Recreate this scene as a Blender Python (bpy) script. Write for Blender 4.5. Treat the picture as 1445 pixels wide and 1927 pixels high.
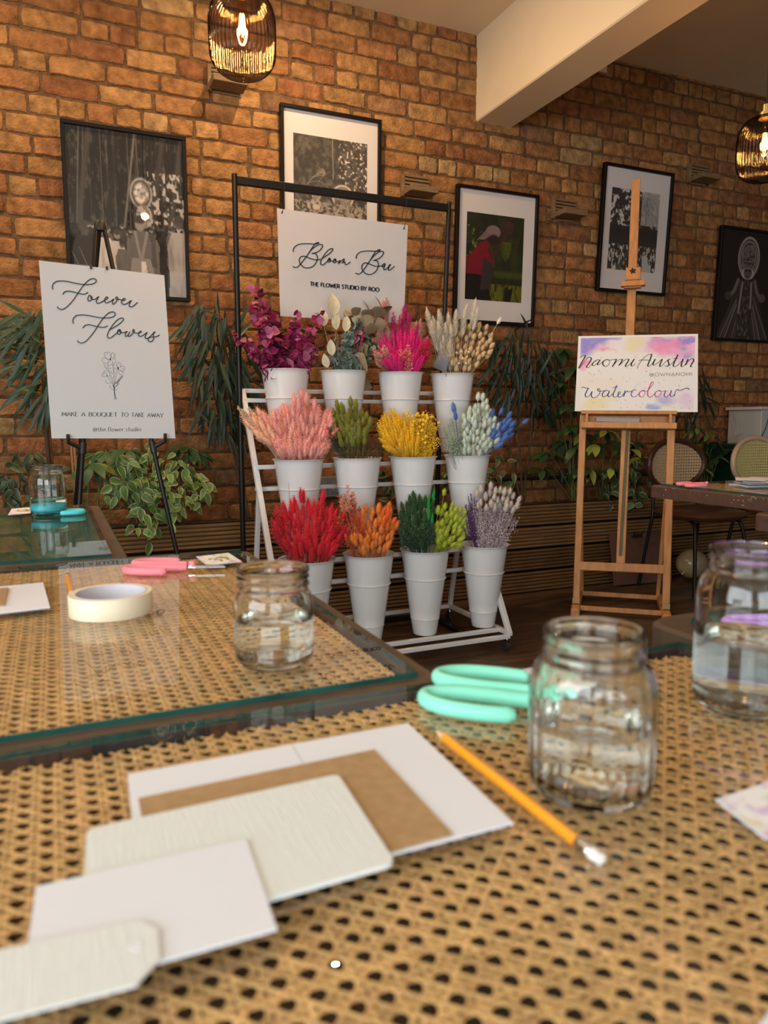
import bpy, math, random
import numpy as np
from mathutils import Vector, Matrix

for o in list(bpy.data.objects):
    bpy.data.objects.remove(o, do_unlink=True)
SC = bpy.context.scene
COL = SC.collection
PI = math.pi
random.seed(7)
RNG = np.random.default_rng(11)

# ------------------------------------------------------------------ camera
CAM_Z = 0.98                      # eye height of the phone above the floor (m)
F_PX = 1392.0                     # focal length in pixels of the 1445 x 1927 frame
PITCH, ROLL, YAW = math.radians(6.95), math.radians(-0.15), math.radians(24.0)
CX, CY = 722.5, 963.5
R_ = Vector((math.cos(YAW), -math.sin(YAW), 0))
FW = Vector((math.sin(YAW) * math.cos(PITCH), math.cos(YAW) * math.cos(PITCH), -math.sin(PITCH)))
U_ = R_.cross(FW)
AX = R_ * math.cos(ROLL) + U_ * math.sin(ROLL)
AY = U_ * math.cos(ROLL) - R_ * math.sin(ROLL)
cam_data = bpy.data.cameras.new('camera')
cam = bpy.data.objects.new('camera', cam_data)
COL.objects.link(cam)
m = Matrix.Identity(4)
for i in range(3):
    m[i][0], m[i][1], m[i][2] = AX[i], AY[i], -FW[i]
m[2][3] = CAM_Z
cam.matrix_world = m
cam_data.sensor_fit = 'HORIZONTAL'
cam_data.sensor_width = 36.0
cam_data.lens = F_PX / 1445.0 * 36.0
cam_data.clip_start = 0.02
cam_data.dof.use_dof = True
cam_data.dof.focus_distance = 3.0
cam_data.dof.aperture_fstop = 8.8
SC.camera = cam

# ------------------------------------------------------------------ exposure, world, daylight
SC.view_settings.view_transform = 'Standard'
SC.view_settings.look = 'None'
SC.view_settings.gamma = 1.0
SC.view_settings.use_curve_mapping = False
SC.view_settings.exposure = 0.12
SC.cycles.use_denoising = True
SC.cycles.max_bounces = 18
SC.cycles.diffuse_bounces = 4
SC.cycles.glossy_bounces = 4
SC.cycles.transmission_bounces = 18
SC.cycles.transparent_max_bounces = 24
SC.cycles.sample_clamp_indirect = 4.0
SC.cycles.blur_glossy = 0.3

wd = bpy.data.worlds.new('overcast_sky')
SC.world = wd
wd.use_nodes = True
wd.node_tree.nodes['Background'].inputs[0].default_value = (0.75, 0.86, 1.0, 1)
wd.node_tree.nodes['Background'].inputs[1].default_value = 0.25

def area(name, loc, target, sx, sy, power, color):
    d = bpy.data.lights.new(name, 'AREA')
    d.shape = 'RECTANGLE'; d.size = sx; d.size_y = sy; d.energy = power; d.color = color
    o = bpy.data.objects.new(name, d); COL.objects.link(o)
    o.location = loc
    o.rotation_euler = (Vector(target) - Vector(loc)).to_track_quat('-Z', 'Y').to_euler()
    return o

# daylight through the window band on the left and the shop-front windows behind the camera
area('daylight_left', (-2.55, -0.9, 1.75), (0.0, -0.9, 1.75), 3.4, 1.9, 128, (0.88, 0.95, 1.0))
area('daylight_front_left', (-0.6, -3.75, 1.7), (-0.6, 0, 1.7), 2.6, 2.0, 88, (0.89, 0.955, 1.0))
area('daylight_front_right', (2.9, -3.75, 1.7), (2.9, 0, 1.7), 2.6, 2.0, 12, (0.89, 0.955, 1.0))

# ------------------------------------------------------------------ picture point -> place in the room
def ray(x, y):
    a = (x - CX) / F_PX; b = -(y - CY) / F_PX
    return AX * a + AY * b + FW
EYE = Vector((0, 0, CAM_Z))
def at_z(x, y, z):
    d = ray(x, y); return EYE + d * ((z - CAM_Z) / d.z)
def at_y(x, y, Y):
    d = ray(x, y); return EYE + d * (Y / d.y)
def at_plane(x, y, p0, n):
    d = ray(x, y); p0 = Vector(p0); n = Vector(n)
    return EYE + d * ((p0 - EYE).dot(n) / d.dot(n))

# ------------------------------------------------------------------ materials
def srgb(r, g, b):
    f = lambda c: (c / 255 / 12.92) if c / 255 <= 0.04045 else ((c / 255 + 0.055) / 1.055) ** 2.4
    return (f(r), f(g), f(b))
MATS = {}
def mat(name, color=(0.5, 0.5, 0.5), rough=0.5, metal=0.0, spec=0.5, noise=0.0, nscale=8.0, bump=0.0, bscale=40.0,
        stretch=(1, 1, 1), color2=None, attr=None, subsurface=0.0, trans=0.0, ior=1.45, coat=0.0, emit=None, estr=0.0, sheen=0.0):
    if name in MATS: return MATS[name]
    M = bpy.data.materials.new(name); M.use_nodes = True
    nt = M.node_tree; N = nt.nodes; L = nt.links
    b = N['Principled BSDF']
    b.inputs['Base Color'].default_value = (*color, 1)
    b.inputs['Roughness'].default_value = rough
    b.inputs['Metallic'].default_value = metal
    b.inputs['Specular IOR Level'].default_value = spec
    b.inputs['IOR'].default_value = ior
    b.inputs['Transmission Weight'].default_value = trans
    b.inputs['Coat Weight'].default_value = coat
    b.inputs['Sheen Weight'].default_value = sheen
    if subsurface:
        b.inputs['Subsurface Weight'].default_value = subsurface
        b.inputs['Subsurface Radius'].default_value = (0.01, 0.008, 0.006)
    if emit:
        b.inputs['Emission Color'].default_value = (*emit, 1); b.inputs['Emission Strength'].default_value = estr
    tc = None
    def coords(sc):
        tcn = N.new('ShaderNodeTexCoord'); mp = N.new('ShaderNodeMapping')
        mp.inputs['Scale'].default_value = sc
        L.new(tcn.outputs['Object'], mp.inputs['Vector']); return mp.outputs[0]
    src = None
    if attr:
        at = N.new('ShaderNodeAttribute'); at.attribute_name = attr; src = at.outputs['Color']
    if noise or color2:
        tx = N.new('ShaderNodeTexNoise'); tx.inputs['Scale'].default_value = nscale; tx.inputs['Detail'].default_value = 5
        L.new(coords(stretch), tx.inputs['Vector'])
        mx = N.new('ShaderNodeMix'); mx.data_type = 'RGBA'
        rp = N.new('ShaderNodeMapRange'); rp.inputs[1].default_value = 0.3; rp.inputs[2].default_value = 0.7
        L.new(tx.outputs['Fac'], rp.inputs[0])
        if color2:
            mx.inputs[6].default_value = (*color, 1); mx.inputs[7].default_value = (*color2, 1)
            if src: L.new(src, mx.inputs[6])
            L.new(rp.outputs[0], mx.inputs[0])
        else:
            mx.blend_type = 'MULTIPLY'; mx.inputs[0].default_value = 1.0
            mx.inputs[6].default_value = (*color, 1)
            if src: L.new(src, mx.inputs[6])
            rp.inputs[3].default_value = 1 - noise; rp.inputs[4].default_value = 1 + noise
            cb = N.new('ShaderNodeCombineColor')
            for i in range(3): L.new(rp.outputs[0], cb.inputs[i])
            L.new(cb.outputs[0], mx.inputs[7])
        src = mx.outputs[2]
    if src is not None: L.new(src, b.inputs['Base Color'])
    if bump:
        tb = N.new('ShaderNodeTexNoise'); tb.inputs['Scale'].default_value = bscale; tb.inputs['Detail'].default_value = 6
        L.new(coords(stretch), tb.inputs['Vector'])
        bp = N.new('ShaderNodeBump'); bp.inputs['Strength'].default_value = bump; bp.inputs['Distance'].default_value = 0.01
        L.new(tb.outputs['Fac'], bp.inputs['Height']); L.new(bp.outputs[0], b.inputs['Normal'])
    MATS[name] = M
    return M

def two_sided_ior(N, L, fr, ior):
    """same Fresnel curve on both faces of a thin pane"""
    ge = N.new('ShaderNodeNewGeometry'); mr = N.new('ShaderNodeMapRange')
    mr.inputs[3].default_value = ior; mr.inputs[4].default_value = 1 / ior
    L.new(ge.outputs['Backfacing'], mr.inputs[0]); L.new(mr.outputs[0], fr.inputs[0])

def sheet_glass(name, tint=(1, 1, 1), ior=1.45, rough=0.0, gain=1.0):
    """flat pane: Fresnel reflection over clear transmission"""
    if name in MATS: return MATS[name]
    M = bpy.data.materials.new(name); M.use_nodes = True
    nt = M.node_tree; N = nt.nodes; L = nt.links
    N.remove(N['Principled BSDF'])
    tr = N.new('ShaderNodeBsdfTransparent'); tr.inputs[0].default_value = (*tint, 1)
    gl = N.new('ShaderNodeBsdfGlossy'); gl.inputs['Roughness'].default_value = rough
    fr = N.new('ShaderNodeFresnel'); two_sided_ior(N, L, fr, ior)
    ml = N.new('ShaderNodeMath'); ml.operation = 'MULTIPLY'; ml.inputs[1].default_value = gain; ml.use_clamp = True
    L.new(fr.outputs[0], ml.inputs[0])
    mx = N.new('ShaderNodeMixShader')
    L.new(ml.outputs[0], mx.inputs[0]); L.new(tr.outputs[0], mx.inputs[1]); L.new(gl.outputs[0], mx.inputs[2])
    L.new(mx.outputs[0], N['Material Output'].inputs[0])
    MATS[name] = M
    return M

# ------------------------------------------------------------------ mesh builder
class MB:
    def __init__(s):
        s.v = []; s.f = []; s.c = []; s.mi = []; s.col = None; s.m = 0
    def add(s, vs, fs, col=None):
        n = len(s.v); s.v.extend([tuple(p) for p in vs])
        c = col if col is not None else s.col
        s.c.extend([c] * len(vs))
        for f in fs:
            s.f.append(tuple(i + n for i in f)); s.mi.append(s.m)
        return s
    def frame_box(s, o, ex, ey, ez, bev=0.0):
        """box with centre o and half-axis vectors ex, ey, ez; chamfered edges when bev > 0"""
        o = Vector(o); ex = Vector(ex); ey = Vector(ey); ez = Vector(ez)
        if bev <= 0:
            vs = [o + ex * a + ey * b + ez * c for c in (-1, 1) for b in (-1, 1) for a in (-1, 1)]
            return s.add(vs, [(0, 2, 3, 1), (4, 5, 7, 6), (0, 1, 5, 4), (2, 6, 7, 3), (0, 4, 6, 2), (1, 3, 7, 5)])
        lx, ly, lz = ex.length, ey.length, ez.length
        bx, by, bz = (min(bev / max(l, 1e-9), 0.49) for l in (lx, ly, lz))
        vs = []; idx = {}
        for sx in (-1, 1):
            for sy in (-1, 1):
                for sz in (-1, 1):
                    for k in range(3):
                        kx = sx * (1 if k == 0 else 1 - bx); ky = sy * (1 if k == 1 else 1 - by); kz = sz * (1 if k == 2 else 1 - bz)
                        idx[(sx, sy, sz, k)] = len(vs); vs.append(o + ex * kx + ey * ky + ez * kz)
        fs = []
        I = lambda a, b, c, k: idx[(a, b, c, k)]
        for q in (-1, 1):
            fs.append([I(q, -1, -1, 0), I(q, 1, -1, 0), I(q, 1, 1, 0), I(q, -1, 1, 0)][::q])
            fs.append([I(-1, q, -1, 1), I(-1, q, 1, 1), I(1, q, 1, 1), I(1, q, -1, 1)][::q])
            fs.append([I(-1, -1, q, 2), I(1, -1, q, 2), I(1, 1, q, 2), I(-1, 1, q, 2)][::q])
        for a in (-1, 1):
            for b in (-1, 1):
                fs.append((I(a, b, -1, 0), I(a, b, 1, 0), I(a, b, 1, 1), I(a, b, -1, 1)))
                fs.append((I(a, -1, b, 0), I(a, 1, b, 0), I(a, 1, b, 2), I(a, -1, b, 2)))
                fs.append((I(-1, a, b, 1), I(1, a, b, 1), I(1, a, b, 2), I(-1, a, b, 2)))
                for c in (-1, 1): fs.append((I(a, b, c, 0), I(a, b, c, 1), I(a, b, c, 2)))
        return s.add(vs, fs)
    def box(s, lo, hi, bev=0.0):
        lo = Vector(lo); hi = Vector(hi); c = (lo + hi) / 2; h = (hi - lo) / 2
        return s.frame_box(c, (h.x, 0, 0), (0, h.y, 0), (0, 0, h.z), bev)
    def beam(s, a, b, w, t, side=(0, 0, 1), bev=0.0):
        """bar from a to b, width w along 'side' direction (made perpendicular), thickness t"""
        a = Vector(a); b = Vector(b); d = (b - a); l = d.length; d.normalize()
        sd = Vector(side); sd = (sd - d * sd.dot(d)).normalized(); n = d.cross(sd)
        return s.frame_box((a + b) / 2, sd * (w / 2), n * (t / 2), d * (l / 2), bev)
    def tube(s, pts, r, seg=8, cap=True, closed=False):
        pts = [Vector(p) for p in pts]; n = len(pts)
        rs = r if isinstance(r, (list, tuple)) else [r] * n
        vs = []; up = None
        for i, p in enumerate(pts):
            if closed: d = pts[(i + 1) % n] - pts[i - 1]
            else: d = pts[min(i + 1, n - 1)] - pts[max(i - 1, 0)]
            if d.length < 1e-9: d = Vector((0, 0, 1))
            d.normalize()
            if up is None: up = d.orthogonal().normalized()
            up = (up - d * up.dot(d))
            up = up.normalized() if up.length > 1e-6 else d.orthogonal().normalized()
            w = d.cross(up)
            for k in range(seg):
                a = 2 * PI * k / seg
                vs.append(p + (up * math.cos(a) + w * math.sin(a)) * rs[i])
        fs = []
        for i in range(n if closed else n - 1):
            j = (i + 1) % n
            for k in range(seg):
                q = (k + 1) % seg
                fs.append((i * seg + k, i * seg + q, j * seg + q, j * seg + k))
        if cap and not closed:
            fs.append(tuple(range(seg))[::-1]); fs.append(tuple((n - 1) * seg + k for k in range(seg)))
        return s.add(vs, fs)
    def lathe(s, prof, seg=32, c=(0, 0, 0), caps=(False, False), sq=None):
        c = Vector(c); vs = []; n = len(prof)
        for r, z in prof:
            for k in range(seg):
                a = 2 * PI * k / seg
                q = 1.0 if sq is None else sq(a, r, z)
                vs.append(c + Vector((r * q * math.cos(a), r * q * math.sin(a), z)))
        fs = []
        for i in range(n - 1):
            for k in range(seg):
                q = (k + 1) % seg
                fs.append((i * seg + k, i * seg + q, (i + 1) * seg + q, (i + 1) * seg + k))
        if caps[0]: fs.append(tuple(range(seg))[::-1])
        if caps[1]: fs.append(tuple((n - 1) * seg + k for k in range(seg)))
        return s.add(vs, fs)
    def prism(s, poly, ax, ay, az, o=(0, 0, 0), h=0.01):
        """extruded polygon: 2-D points in axes ax, ay from origin o, height h along az"""
        o = Vector(o); ax = Vector(ax); ay = Vector(ay); az = Vector(az); n = len(poly)
        vs = [o + ax * x + ay * y for x, y in poly] + [o + ax * x + ay * y + az * h for x, y in poly]
        fs = [tuple(range(n))[::-1], tuple(range(n, 2 * n))] + [(i, (i + 1) % n, n + (i + 1) % n, n + i) for i in range(n)]
        return s.add(vs, fs)
    def ball(s, c, r, seg=12, rings=8, sc=(1, 1, 1)):
        prof = [(max(1e-5, r * math.sin(PI * i / rings)), -r * math.cos(PI * i / rings)) for i in range(rings + 1)]
        c = Vector(c); vs = []; fs = []
        for pr, z in prof:
            for k in range(seg):
                a = 2 * PI * k / seg
                vs.append(c + Vector((pr * math.cos(a) * sc[0], pr * math.sin(a) * sc[1], z * sc[2])))
        for i in range(rings):
            for k in range(seg):
                q = (k + 1) % seg
                fs.append((i * seg + k, i * seg + q, (i + 1) * seg + q, (i + 1) * seg + k))
        return s.add(vs, fs)
    def mesh(s, name, mats, off=(0, 0, 0), smooth=False):
        me = bpy.data.meshes.new(name)
        ox, oy, oz = off
        me.from_pydata([(x - ox, y - oy, z - oz) for x, y, z in s.v], [], s.f)
        if not isinstance(mats, (list, tuple)): mats = [mats]
        for mm in mats: me.materials.append(mm)
        if any(s.mi): me.polygons.foreach_set('material_index', s.mi)
        if smooth is True: me.polygons.foreach_set('use_smooth', [True] * len(me.polygons))
        elif smooth: me.set_sharp_from_angle(angle=math.radians(smooth)) if hasattr(me, 'set_sharp_from_angle') else None
        if smooth and smooth is not True: me.polygons.foreach_set('use_smooth', [True] * len(me.polygons)); me.set_sharp_from_angle(angle=math.radians(smooth))
        if any(c is not None for c in s.c):
            at = me.color_attributes.new('tone', 'FLOAT_COLOR', 'POINT')
            at.data.foreach_set('color', np.array([(*(c or (1, 1, 1)), 1) for c in s.c], dtype=np.float32).ravel())
        me.update()
        return me
    def bounds(s):
        a = np.array(s.v); return a.min(0), a.max(0)

WLOC = {}
def tag(o, label=None, cat=None, group=None, kind=None):
    if label: o['label'] = label
    if cat: o['category'] = cat
    if group: o['group'] = group
    if kind: o['kind'] = kind
    return o
def thing(name, label, cat, loc, group=None):
    o = bpy.data.objects.new(name, None); COL.objects.link(o)
    o.empty_display_size = 0.05; o.location = loc; WLOC[o.name] = Vector(loc)
    return tag(o, label, cat, group)
def part(name, mb, mats, parent, label=None, smooth=False):
    w = WLOC[parent.name]
    o = bpy.data.objects.new(name, mb.mesh(name, mats, w, smooth)); COL.objects.link(o)
    o.parent = parent; WLOC[o.name] = w
    if label: o['label'] = label
    return o
def solo(name, mb, mats, label=None, cat=None, group=None, kind=None, smooth=False):
    lo, hi = mb.bounds(); w = Vector(((lo[0] + hi[0]) / 2, (lo[1] + hi[1]) / 2, lo[2]))
    o = bpy.data.objects.new(name, mb.mesh(name, mats, w, smooth)); COL.objects.link(o)
    o.location = w; WLOC[o.name] = w
    return tag(o, label, cat, group, kind)
def struct(name, mb, mats, smooth=False):
    return solo(name, mb, mats, kind='structure', smooth=smooth)

def crom(pts, n=6, closed=False):
    """Catmull-Rom through pts (tuples of any dimension)"""
    P = [np.array(p, float) for p in pts]; out = []
    m_ = len(P)
    rng = range(m_ if closed else m_ - 1)
    for i in rng:
        p1 = P[i]; p2 = P[(i + 1) % m_]
        p0 = P[i - 1] if (closed or i > 0) else 2 * p1 - p2
        p3 = P[(i + 2) % m_] if (closed or i + 2 < m_) else 2 * p2 - p1
        for k in range(n):
            t = k / n
            out.append(0.5 * ((2 * p1) + (-p0 + p2) * t + (2 * p0 - 5 * p1 + 4 * p2 - p3) * t * t + (-p0 + 3 * p1 - 3 * p2 + p3) * t ** 3))
    if not closed: out.append(P[-1])
    return [tuple(p) for p in out]
# ------------------------------------------------------------------ the setting
WALL_Y = 3.75
PLANTER_Y = 3.48
PLANTER_Z = 0.515
XL, XR, YF = -2.7, 6.2, -3.9

M_PAINT = mat('cream_paint', (0.80, 0.66, 0.45), rough=0.7, noise=0.05, nscale=2.5, bump=0.05, bscale=60)
M_CEIL = mat('ceiling_paint', (0.80, 0.66, 0.46), rough=0.75, noise=0.05, nscale=2.0)
M_BRICK = mat('brick', attr='tone', noise=0.42, nscale=20, rough=0.93, spec=0.08, bump=0.9, bscale=85)
M_MORTAR = mat('mortar', (0.15, 0.085, 0.042), rough=0.95, spec=0.05, noise=0.35, nscale=30, bump=1.0, bscale=95)

def brick_wall():
    mb = MB()
    rr = random.Random(5)
    gauge = 0.0875; joint = 0.0115
    tan = [(.42, .215, .070), (.39, .19, .060), (.45, .245, .088), (.36, .165, .054)]
    org = [(.32, .130, .045), (.29, .108, .037), (.35, .142, .052)]
    red = [(.25, .078, .030), (.27, .092, .040), (.21, .066, .027)]
    odd = [(.47, .31, .13), (.19, .10, .055), (.26, .13, .065), (.42, .27, .11), (.13, .085, .055)]
    z = 0.40; row = 0
    zs = 0.0
    while z < 3.13:
        h = gauge - joint
        x = XL - 0.1 - rr.random() * 0.2
        header_row = (row % 4 == 2)
        while x < XR:
            if header_row: L = 0.108 if rr.random() < 0.9 else 0.225
            else: L = 0.225 if rr.random() < 0.83 else 0.108
            L *= 1 + rr.uniform(-0.03, 0.03)
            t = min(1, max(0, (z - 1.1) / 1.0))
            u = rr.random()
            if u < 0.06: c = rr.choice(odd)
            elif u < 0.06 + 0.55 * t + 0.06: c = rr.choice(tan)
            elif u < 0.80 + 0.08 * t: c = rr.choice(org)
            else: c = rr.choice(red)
            if header_row and rr.random() < 0.3: c = rr.choice(odd[:1] + tan)
            k = rr.uniform(0.78, 1.06); c = tuple((v * .55 + m_ * .45) * k for v, m_ in zip(c, (.29, .145, .062)))
            x1 = x + L
            # outline of the worn brick face
            n = []
            def edge(a, b, num):
                for i in range(num):
                    t_ = i / num
                    n.append((a[0] + (b[0] - a[0]) * t_, a[1] + (b[1] - a[1]) * t_))
            za = z + rr.uniform(-.0025, .0025); zb = z + h + rr.uniform(-.0025, .0025)
            za2 = za + rr.uniform(-.002, .002); zb2 = zb + rr.uniform(-.002, .002)
            q = 6 if L > 0.15 else 3
            edge((x, za), (x1, za2), q); edge((x1, za2), (x1, zb2), 3); edge((x1, zb2), (x, zb), q); edge((x, zb), (x, za), 3)
            jit = 0.0022 if rr.random() < 0.8 else 0.005
            n = [(a + rr.uniform(-jit, jit), b + rr.uniform(-jit, jit)) for a, b in n]
            N = len(n)
            # soften corners
            cxm, czm = (x + x1) / 2, z + h / 2
            for ci in (0, q, q + 3, 2 * q + 3):
                s_ = rr.uniform(0.03, 0.10)
                a, b = n[ci]; n[ci] = (a + (cxm - a) * s_ * 0.6, b + (czm - b) * s_)
            pr = rr.uniform(0.0045, 0.0095)
            tilt = rr.uniform(-0.002, 0.002)
            vs = [(a, WALL_Y + 0.010, b) for a, b in n]
            vs += [(a, WALL_Y - pr * 0.45, b) for a, b in n]
            def inset(a, b, e):
                da, db = cxm - a, czm - b
                return (a + max(-e, min(e, da)), b + max(-e, min(e, db)))
            for a, b in n:
                a2, b2 = inset(a, b, 0.0042)
                vs.append((a2, WALL_Y - pr + tilt * (a2 - cxm) * 8, b2))
            for a, b in n:
                a2, b2 = inset(a, b, 0.022)
                vs.append((a2, WALL_Y - pr - 0.0008 + rr.uniform(-.0007, .0007) + tilt * (a2 - cxm) * 8, b2))
            fs = []
            for r_ in range(3):
                for i in range(N):
                    j = (i + 1) % N
                    fs.append((r_ * N + i, r_ * N + j, (r_ + 1) * N + j, (r_ + 1) * N + i))
            fs.append(tuple(3 * N + i for i in range(N)))
            mb.add(vs, fs, c)
            x = x1 + joint * rr.uniform(0.8, 1.25)
        z += gauge; row += 1
    mb.m = 1
    mb.box((XL - 0.15, WALL_Y, 0.0), (XR + 0.15, WALL_Y + 0.2, 3.25))
    return mb
struct('wall_back', brick_wall(), [M_BRICK, M_MORTAR], smooth=38)

# ceiling in two bays with a boxed beam between them
mb = MB()
mb.box((XL - .15, YF - .15, 3.075), (2.30, WALL_Y + .2, 3.30)).box((2.40, YF - .15, 3.125), (XR + .15, WALL_Y + .2, 3.30))
struct('ceiling', mb, M_CEIL)
mb = MB(); mb.box((2.232, YF, 2.630), (2.462, WALL_Y + 0.02, 3.29), 0.006)
struct('trim_1', mb, M_PAINT)
mb = MB(); mb.box((2.47, WALL_Y - .02, 3.035), (3.12, WALL_Y + .01, 3.14), 0.004)
struct('trim_2', mb, M_PAINT)

def floor_material():
    M = bpy.data.materials.new('floorboards'); M.use_nodes = True
    nt = M.node_tree; N = nt.nodes; L = nt.links; b = N['Principled BSDF']
    tc = N.new('ShaderNodeTexCoord'); mp = N.new('ShaderNodeMapping'); L.new(tc.outputs['Object'], mp.inputs[0])
    br = N.new('ShaderNodeTexBrick')
    br.inputs['Scale'].default_value = 1.0; br.inputs['Brick Width'].default_value = 1.25; br.inputs['Row Height'].default_value = 0.16
    br.inputs['Mortar Size'].default_value = 0.0018; br.offset = 0.37
    br.inputs['Color1'].default_value = (.075, .045, .028, 1); br.inputs['Color2'].default_value = (.105, .065, .040, 1)
    br.inputs['Mortar'].default_value = (.012, .008, .006, 1)
    L.new(mp.outputs[0], br.inputs['Vector'])
    m2 = N.new('ShaderNodeMapping'); m2.inputs['Scale'].default_value = (2.2, 34, 1); L.new(tc.outputs['Object'], m2.inputs[0])
    no = N.new('ShaderNodeTexNoise'); no.inputs['Scale'].default_value = 2; no.inputs['Detail'].default_value = 7; L.new(m2.outputs[0], no.inputs[0])
    rp = N.new('ShaderNodeMapRange'); rp.inputs[1].default_value = .3; rp.inputs[2].default_value = .72; rp.inputs[3].default_value = .55; rp.inputs[4].default_value = 1.45
    L.new(no.outputs[0], rp.inputs[0])
    vm = N.new('ShaderNodeVectorMath'); vm.operation = 'SCALE'; L.new(br.outputs['Color'], vm.inputs[0]); L.new(rp.outputs[0], vm.inputs['Scale'])
    L.new(vm.outputs[0], b.inputs['Base Color'])
    b.inputs['Roughness'].default_value = 0.42
    bp = N.new('ShaderNodeBump'); bp.inputs['Strength'].default_value = .25; bp.inputs['Distance'].default_value = .004
    L.new(no.outputs[0], bp.inputs['Height']); L.new(bp.outputs[0], b.inputs['Normal'])
    return M
mb = MB(); mb.box((XL - .15, YF - .15, -0.1), (XR + .15, WALL_Y + .2, 0.0))
struct('floor', mb, floor_material())

# the other three walls, with the window openings that let the daylight in
M_PLAS = mat('plaster', (0.24, 0.16, 0.10), rough=0.8)
def holed_wall(name, fixed, span, holes, axis):
    mb = MB()
    xs = sorted([span[0], span[1]] + [v for h in holes for v in h[:2]])
    for a, b in zip(xs[:-1], xs[1:]):
        hit = [h for h in holes if h[0] <= a and b <= h[1]]
        zz = [(0, 3.2)] if not hit else [(0, hit[0][2]), (hit[0][3], 3.2)]
        for z0, z1 in zz:
            if axis == 'x': mb.box((fixed[0], a, z0), (fixed[1], b, z1))
            else: mb.box((a, fixed[0], z0), (b, fixed[1], z1))
    return struct(name, mb, M_PLAS)
holed_wall('wall_left', (XL - .15, XL), (YF, WALL_Y), [(-2.6, 0.8, 0.8, 2.7)], 'x')
holed_wall('wall_front', (YF - .15, YF), (XL, XR), [(-1.9, 0.7, .7, 2.7), (1.6, 4.2, .7, 2.7)], 'y')
mb = MB(); mb.box((XR, YF, 0), (XR + .15, WALL_Y, 3.2)); struct('wall_right', mb, M_PLAS)
M_WFR = mat('window_paint', (0.75, 0.73, 0.70), rough=0.4)
def win(name, fixed, a0, a1, z0, z1, axis, n):
    mb = MB()
    P = lambda a, z: (fixed, a, z) if axis == 'x' else (a, fixed, z)
    for i in range(n + 1):
        a = a0 + (a1 - a0) * i / n
        mb.beam(P(a, z0), P(a, z1), .06, .05, side=(0, 1, 0) if axis == 'x' else (1, 0, 0))
    for z in (z0, z0 + (z1 - z0) * .62, z1):
        mb.beam(P(a0, z), P(a1, z), .06, .05)
    struct(name, mb, M_WFR)
win('window_1', XL + .02, -2.6, 0.8, .8, 2.7, 'x', 4)
win('window_2', YF + .02, -1.9, 0.7, .7, 2.7, 'y', 3)
win('window_3', YF + .02, 1.6, 4.2, .7, 2.7, 'y', 3)

# ------------------------------------------------------------------ slatted planter along the wall
M_DECK = mat('decking', attr='tone', noise=0.32, nscale=3.0, stretch=(1.5, 30, 30), rough=0.7, spec=0.2, bump=0.3, bscale=8)
M_SOIL = mat('soil', (0.03, 0.02, 0.014), rough=1, noise=0.5, nscale=60, bump=1, bscale=60)
pl = thing('timber_planter', 'long low planter clad in grooved timber decking boards below the brick wall', 'planter', (2.0, PLANTER_Y, 0))
mb = MB(); rr = random.Random(3)
nb = 4; bh = PLANTER_Z / nb
for b in range(nb):
    z0 = b * bh + 0.004; z1 = (b + 1) * bh - 0.004
    prof = [(0.026, z0)]
    ng = 6; g = (z1 - z0) / ng
    for k in range(ng):
        a = z0 + k * g
        prof += [(0.0, a + .0035), (0.0, a + g - .0050), (0.019, a + g - .0045), (0.019, a + g)]
    prof += [(0.0, z1), (0.026, z1)]
    x = XL + 0.01 - 0.6 * (b % 2)
    while x < XR:
        x1 = x + 2.4
        xa, xb = max(x, XL + .01), min(x1, XR - .01)
        k = rr.uniform(0.75, 1.2); c = (.22 * k, .118 * k, .046 * k)
        if xb > xa:
            mb.add([(xa, PLANTER_Y + p, z) for p, z in prof] + [(xb, PLANTER_Y + p, z) for p, z in prof],
                   [tuple(range(len(prof)))] + [tuple(range(len(prof), 2 * len(prof)))[::-1]] +
                   [(i, i + len(prof), (i + 1) % len(prof) + len(prof), (i + 1) % len(prof)) for i in range(len(prof))], c)
        x = x1 + 0.004
part('decking_front', mb, M_DECK, pl)
mb = MB(); mb.box((XL + .01, PLANTER_Y + .028, 0), (XR - .01, PLANTER_Y + .05, PLANTER_Z - .02))
part('backing_board', mb, mat('dark_board', (.02, .014, .01), rough=.9), pl)
mb = MB(); mb.box((XL + .01, PLANTER_Y + .052, .05), (XR - .01, WALL_Y - .012, PLANTER_Z - .05))
part('soil', mb, M_SOIL, pl)

# ------------------------------------------------------------------ louvred timber wall lights
M_OLDWOOD = mat('weathered_wood', (0.20, 0.12, 0.055), rough=0.75, noise=0.3, nscale=3, stretch=(3, 40, 40), bump=.3, bscale=10)
def louvre(px, py, label):
    o = at_y(px, py, WALL_Y - .01)
    x0, z0 = o.x, o.z                      # upper left corner of the back panel on the wall
    w, h, d = 0.165, 0.115, 0.105
    t = thing('louvred_wall_light', label, 'wall light', (x0 + w / 2, WALL_Y - .012, z0 - h), 'louvred timber wall lights')
    yb = WALL_Y - .012
    mb = MB()
    mb.box((x0, yb - .028, z0 - h), (x0 + .018, yb, z0), .002)
    for k in range(5):
        zt = z0 - k * 0.0185
        mb.box((x0 + .018, yb - .026, zt - .0125), (x0 + w, yb - .006, zt), .0015)
    mb.box((x0 + .018, yb - .005, z0 - h), (x0 + w, yb, z0))
    part('louvred_back', mb, M_OLDWOOD, t)
    mb = MB(); mb.box((x0 + .004, yb - .028 - d, z0 - h + .004), (x0 + w, yb - .0285, z0 - h + .034), .002)
    part('shelf_box', mb, M_OLDWOOD, t)
louvre(388, 124, 'louvred timber wall light half hidden by the left glass pendant')
louvre(752, 329, 'louvred timber wall light behind the top right corner of the black rail')
louvre(1036, 374, 'louvred timber wall light between the field worker picture and the palm picture')
louvre(1292, 309, 'louvred timber wall light right of the palm picture')

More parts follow.
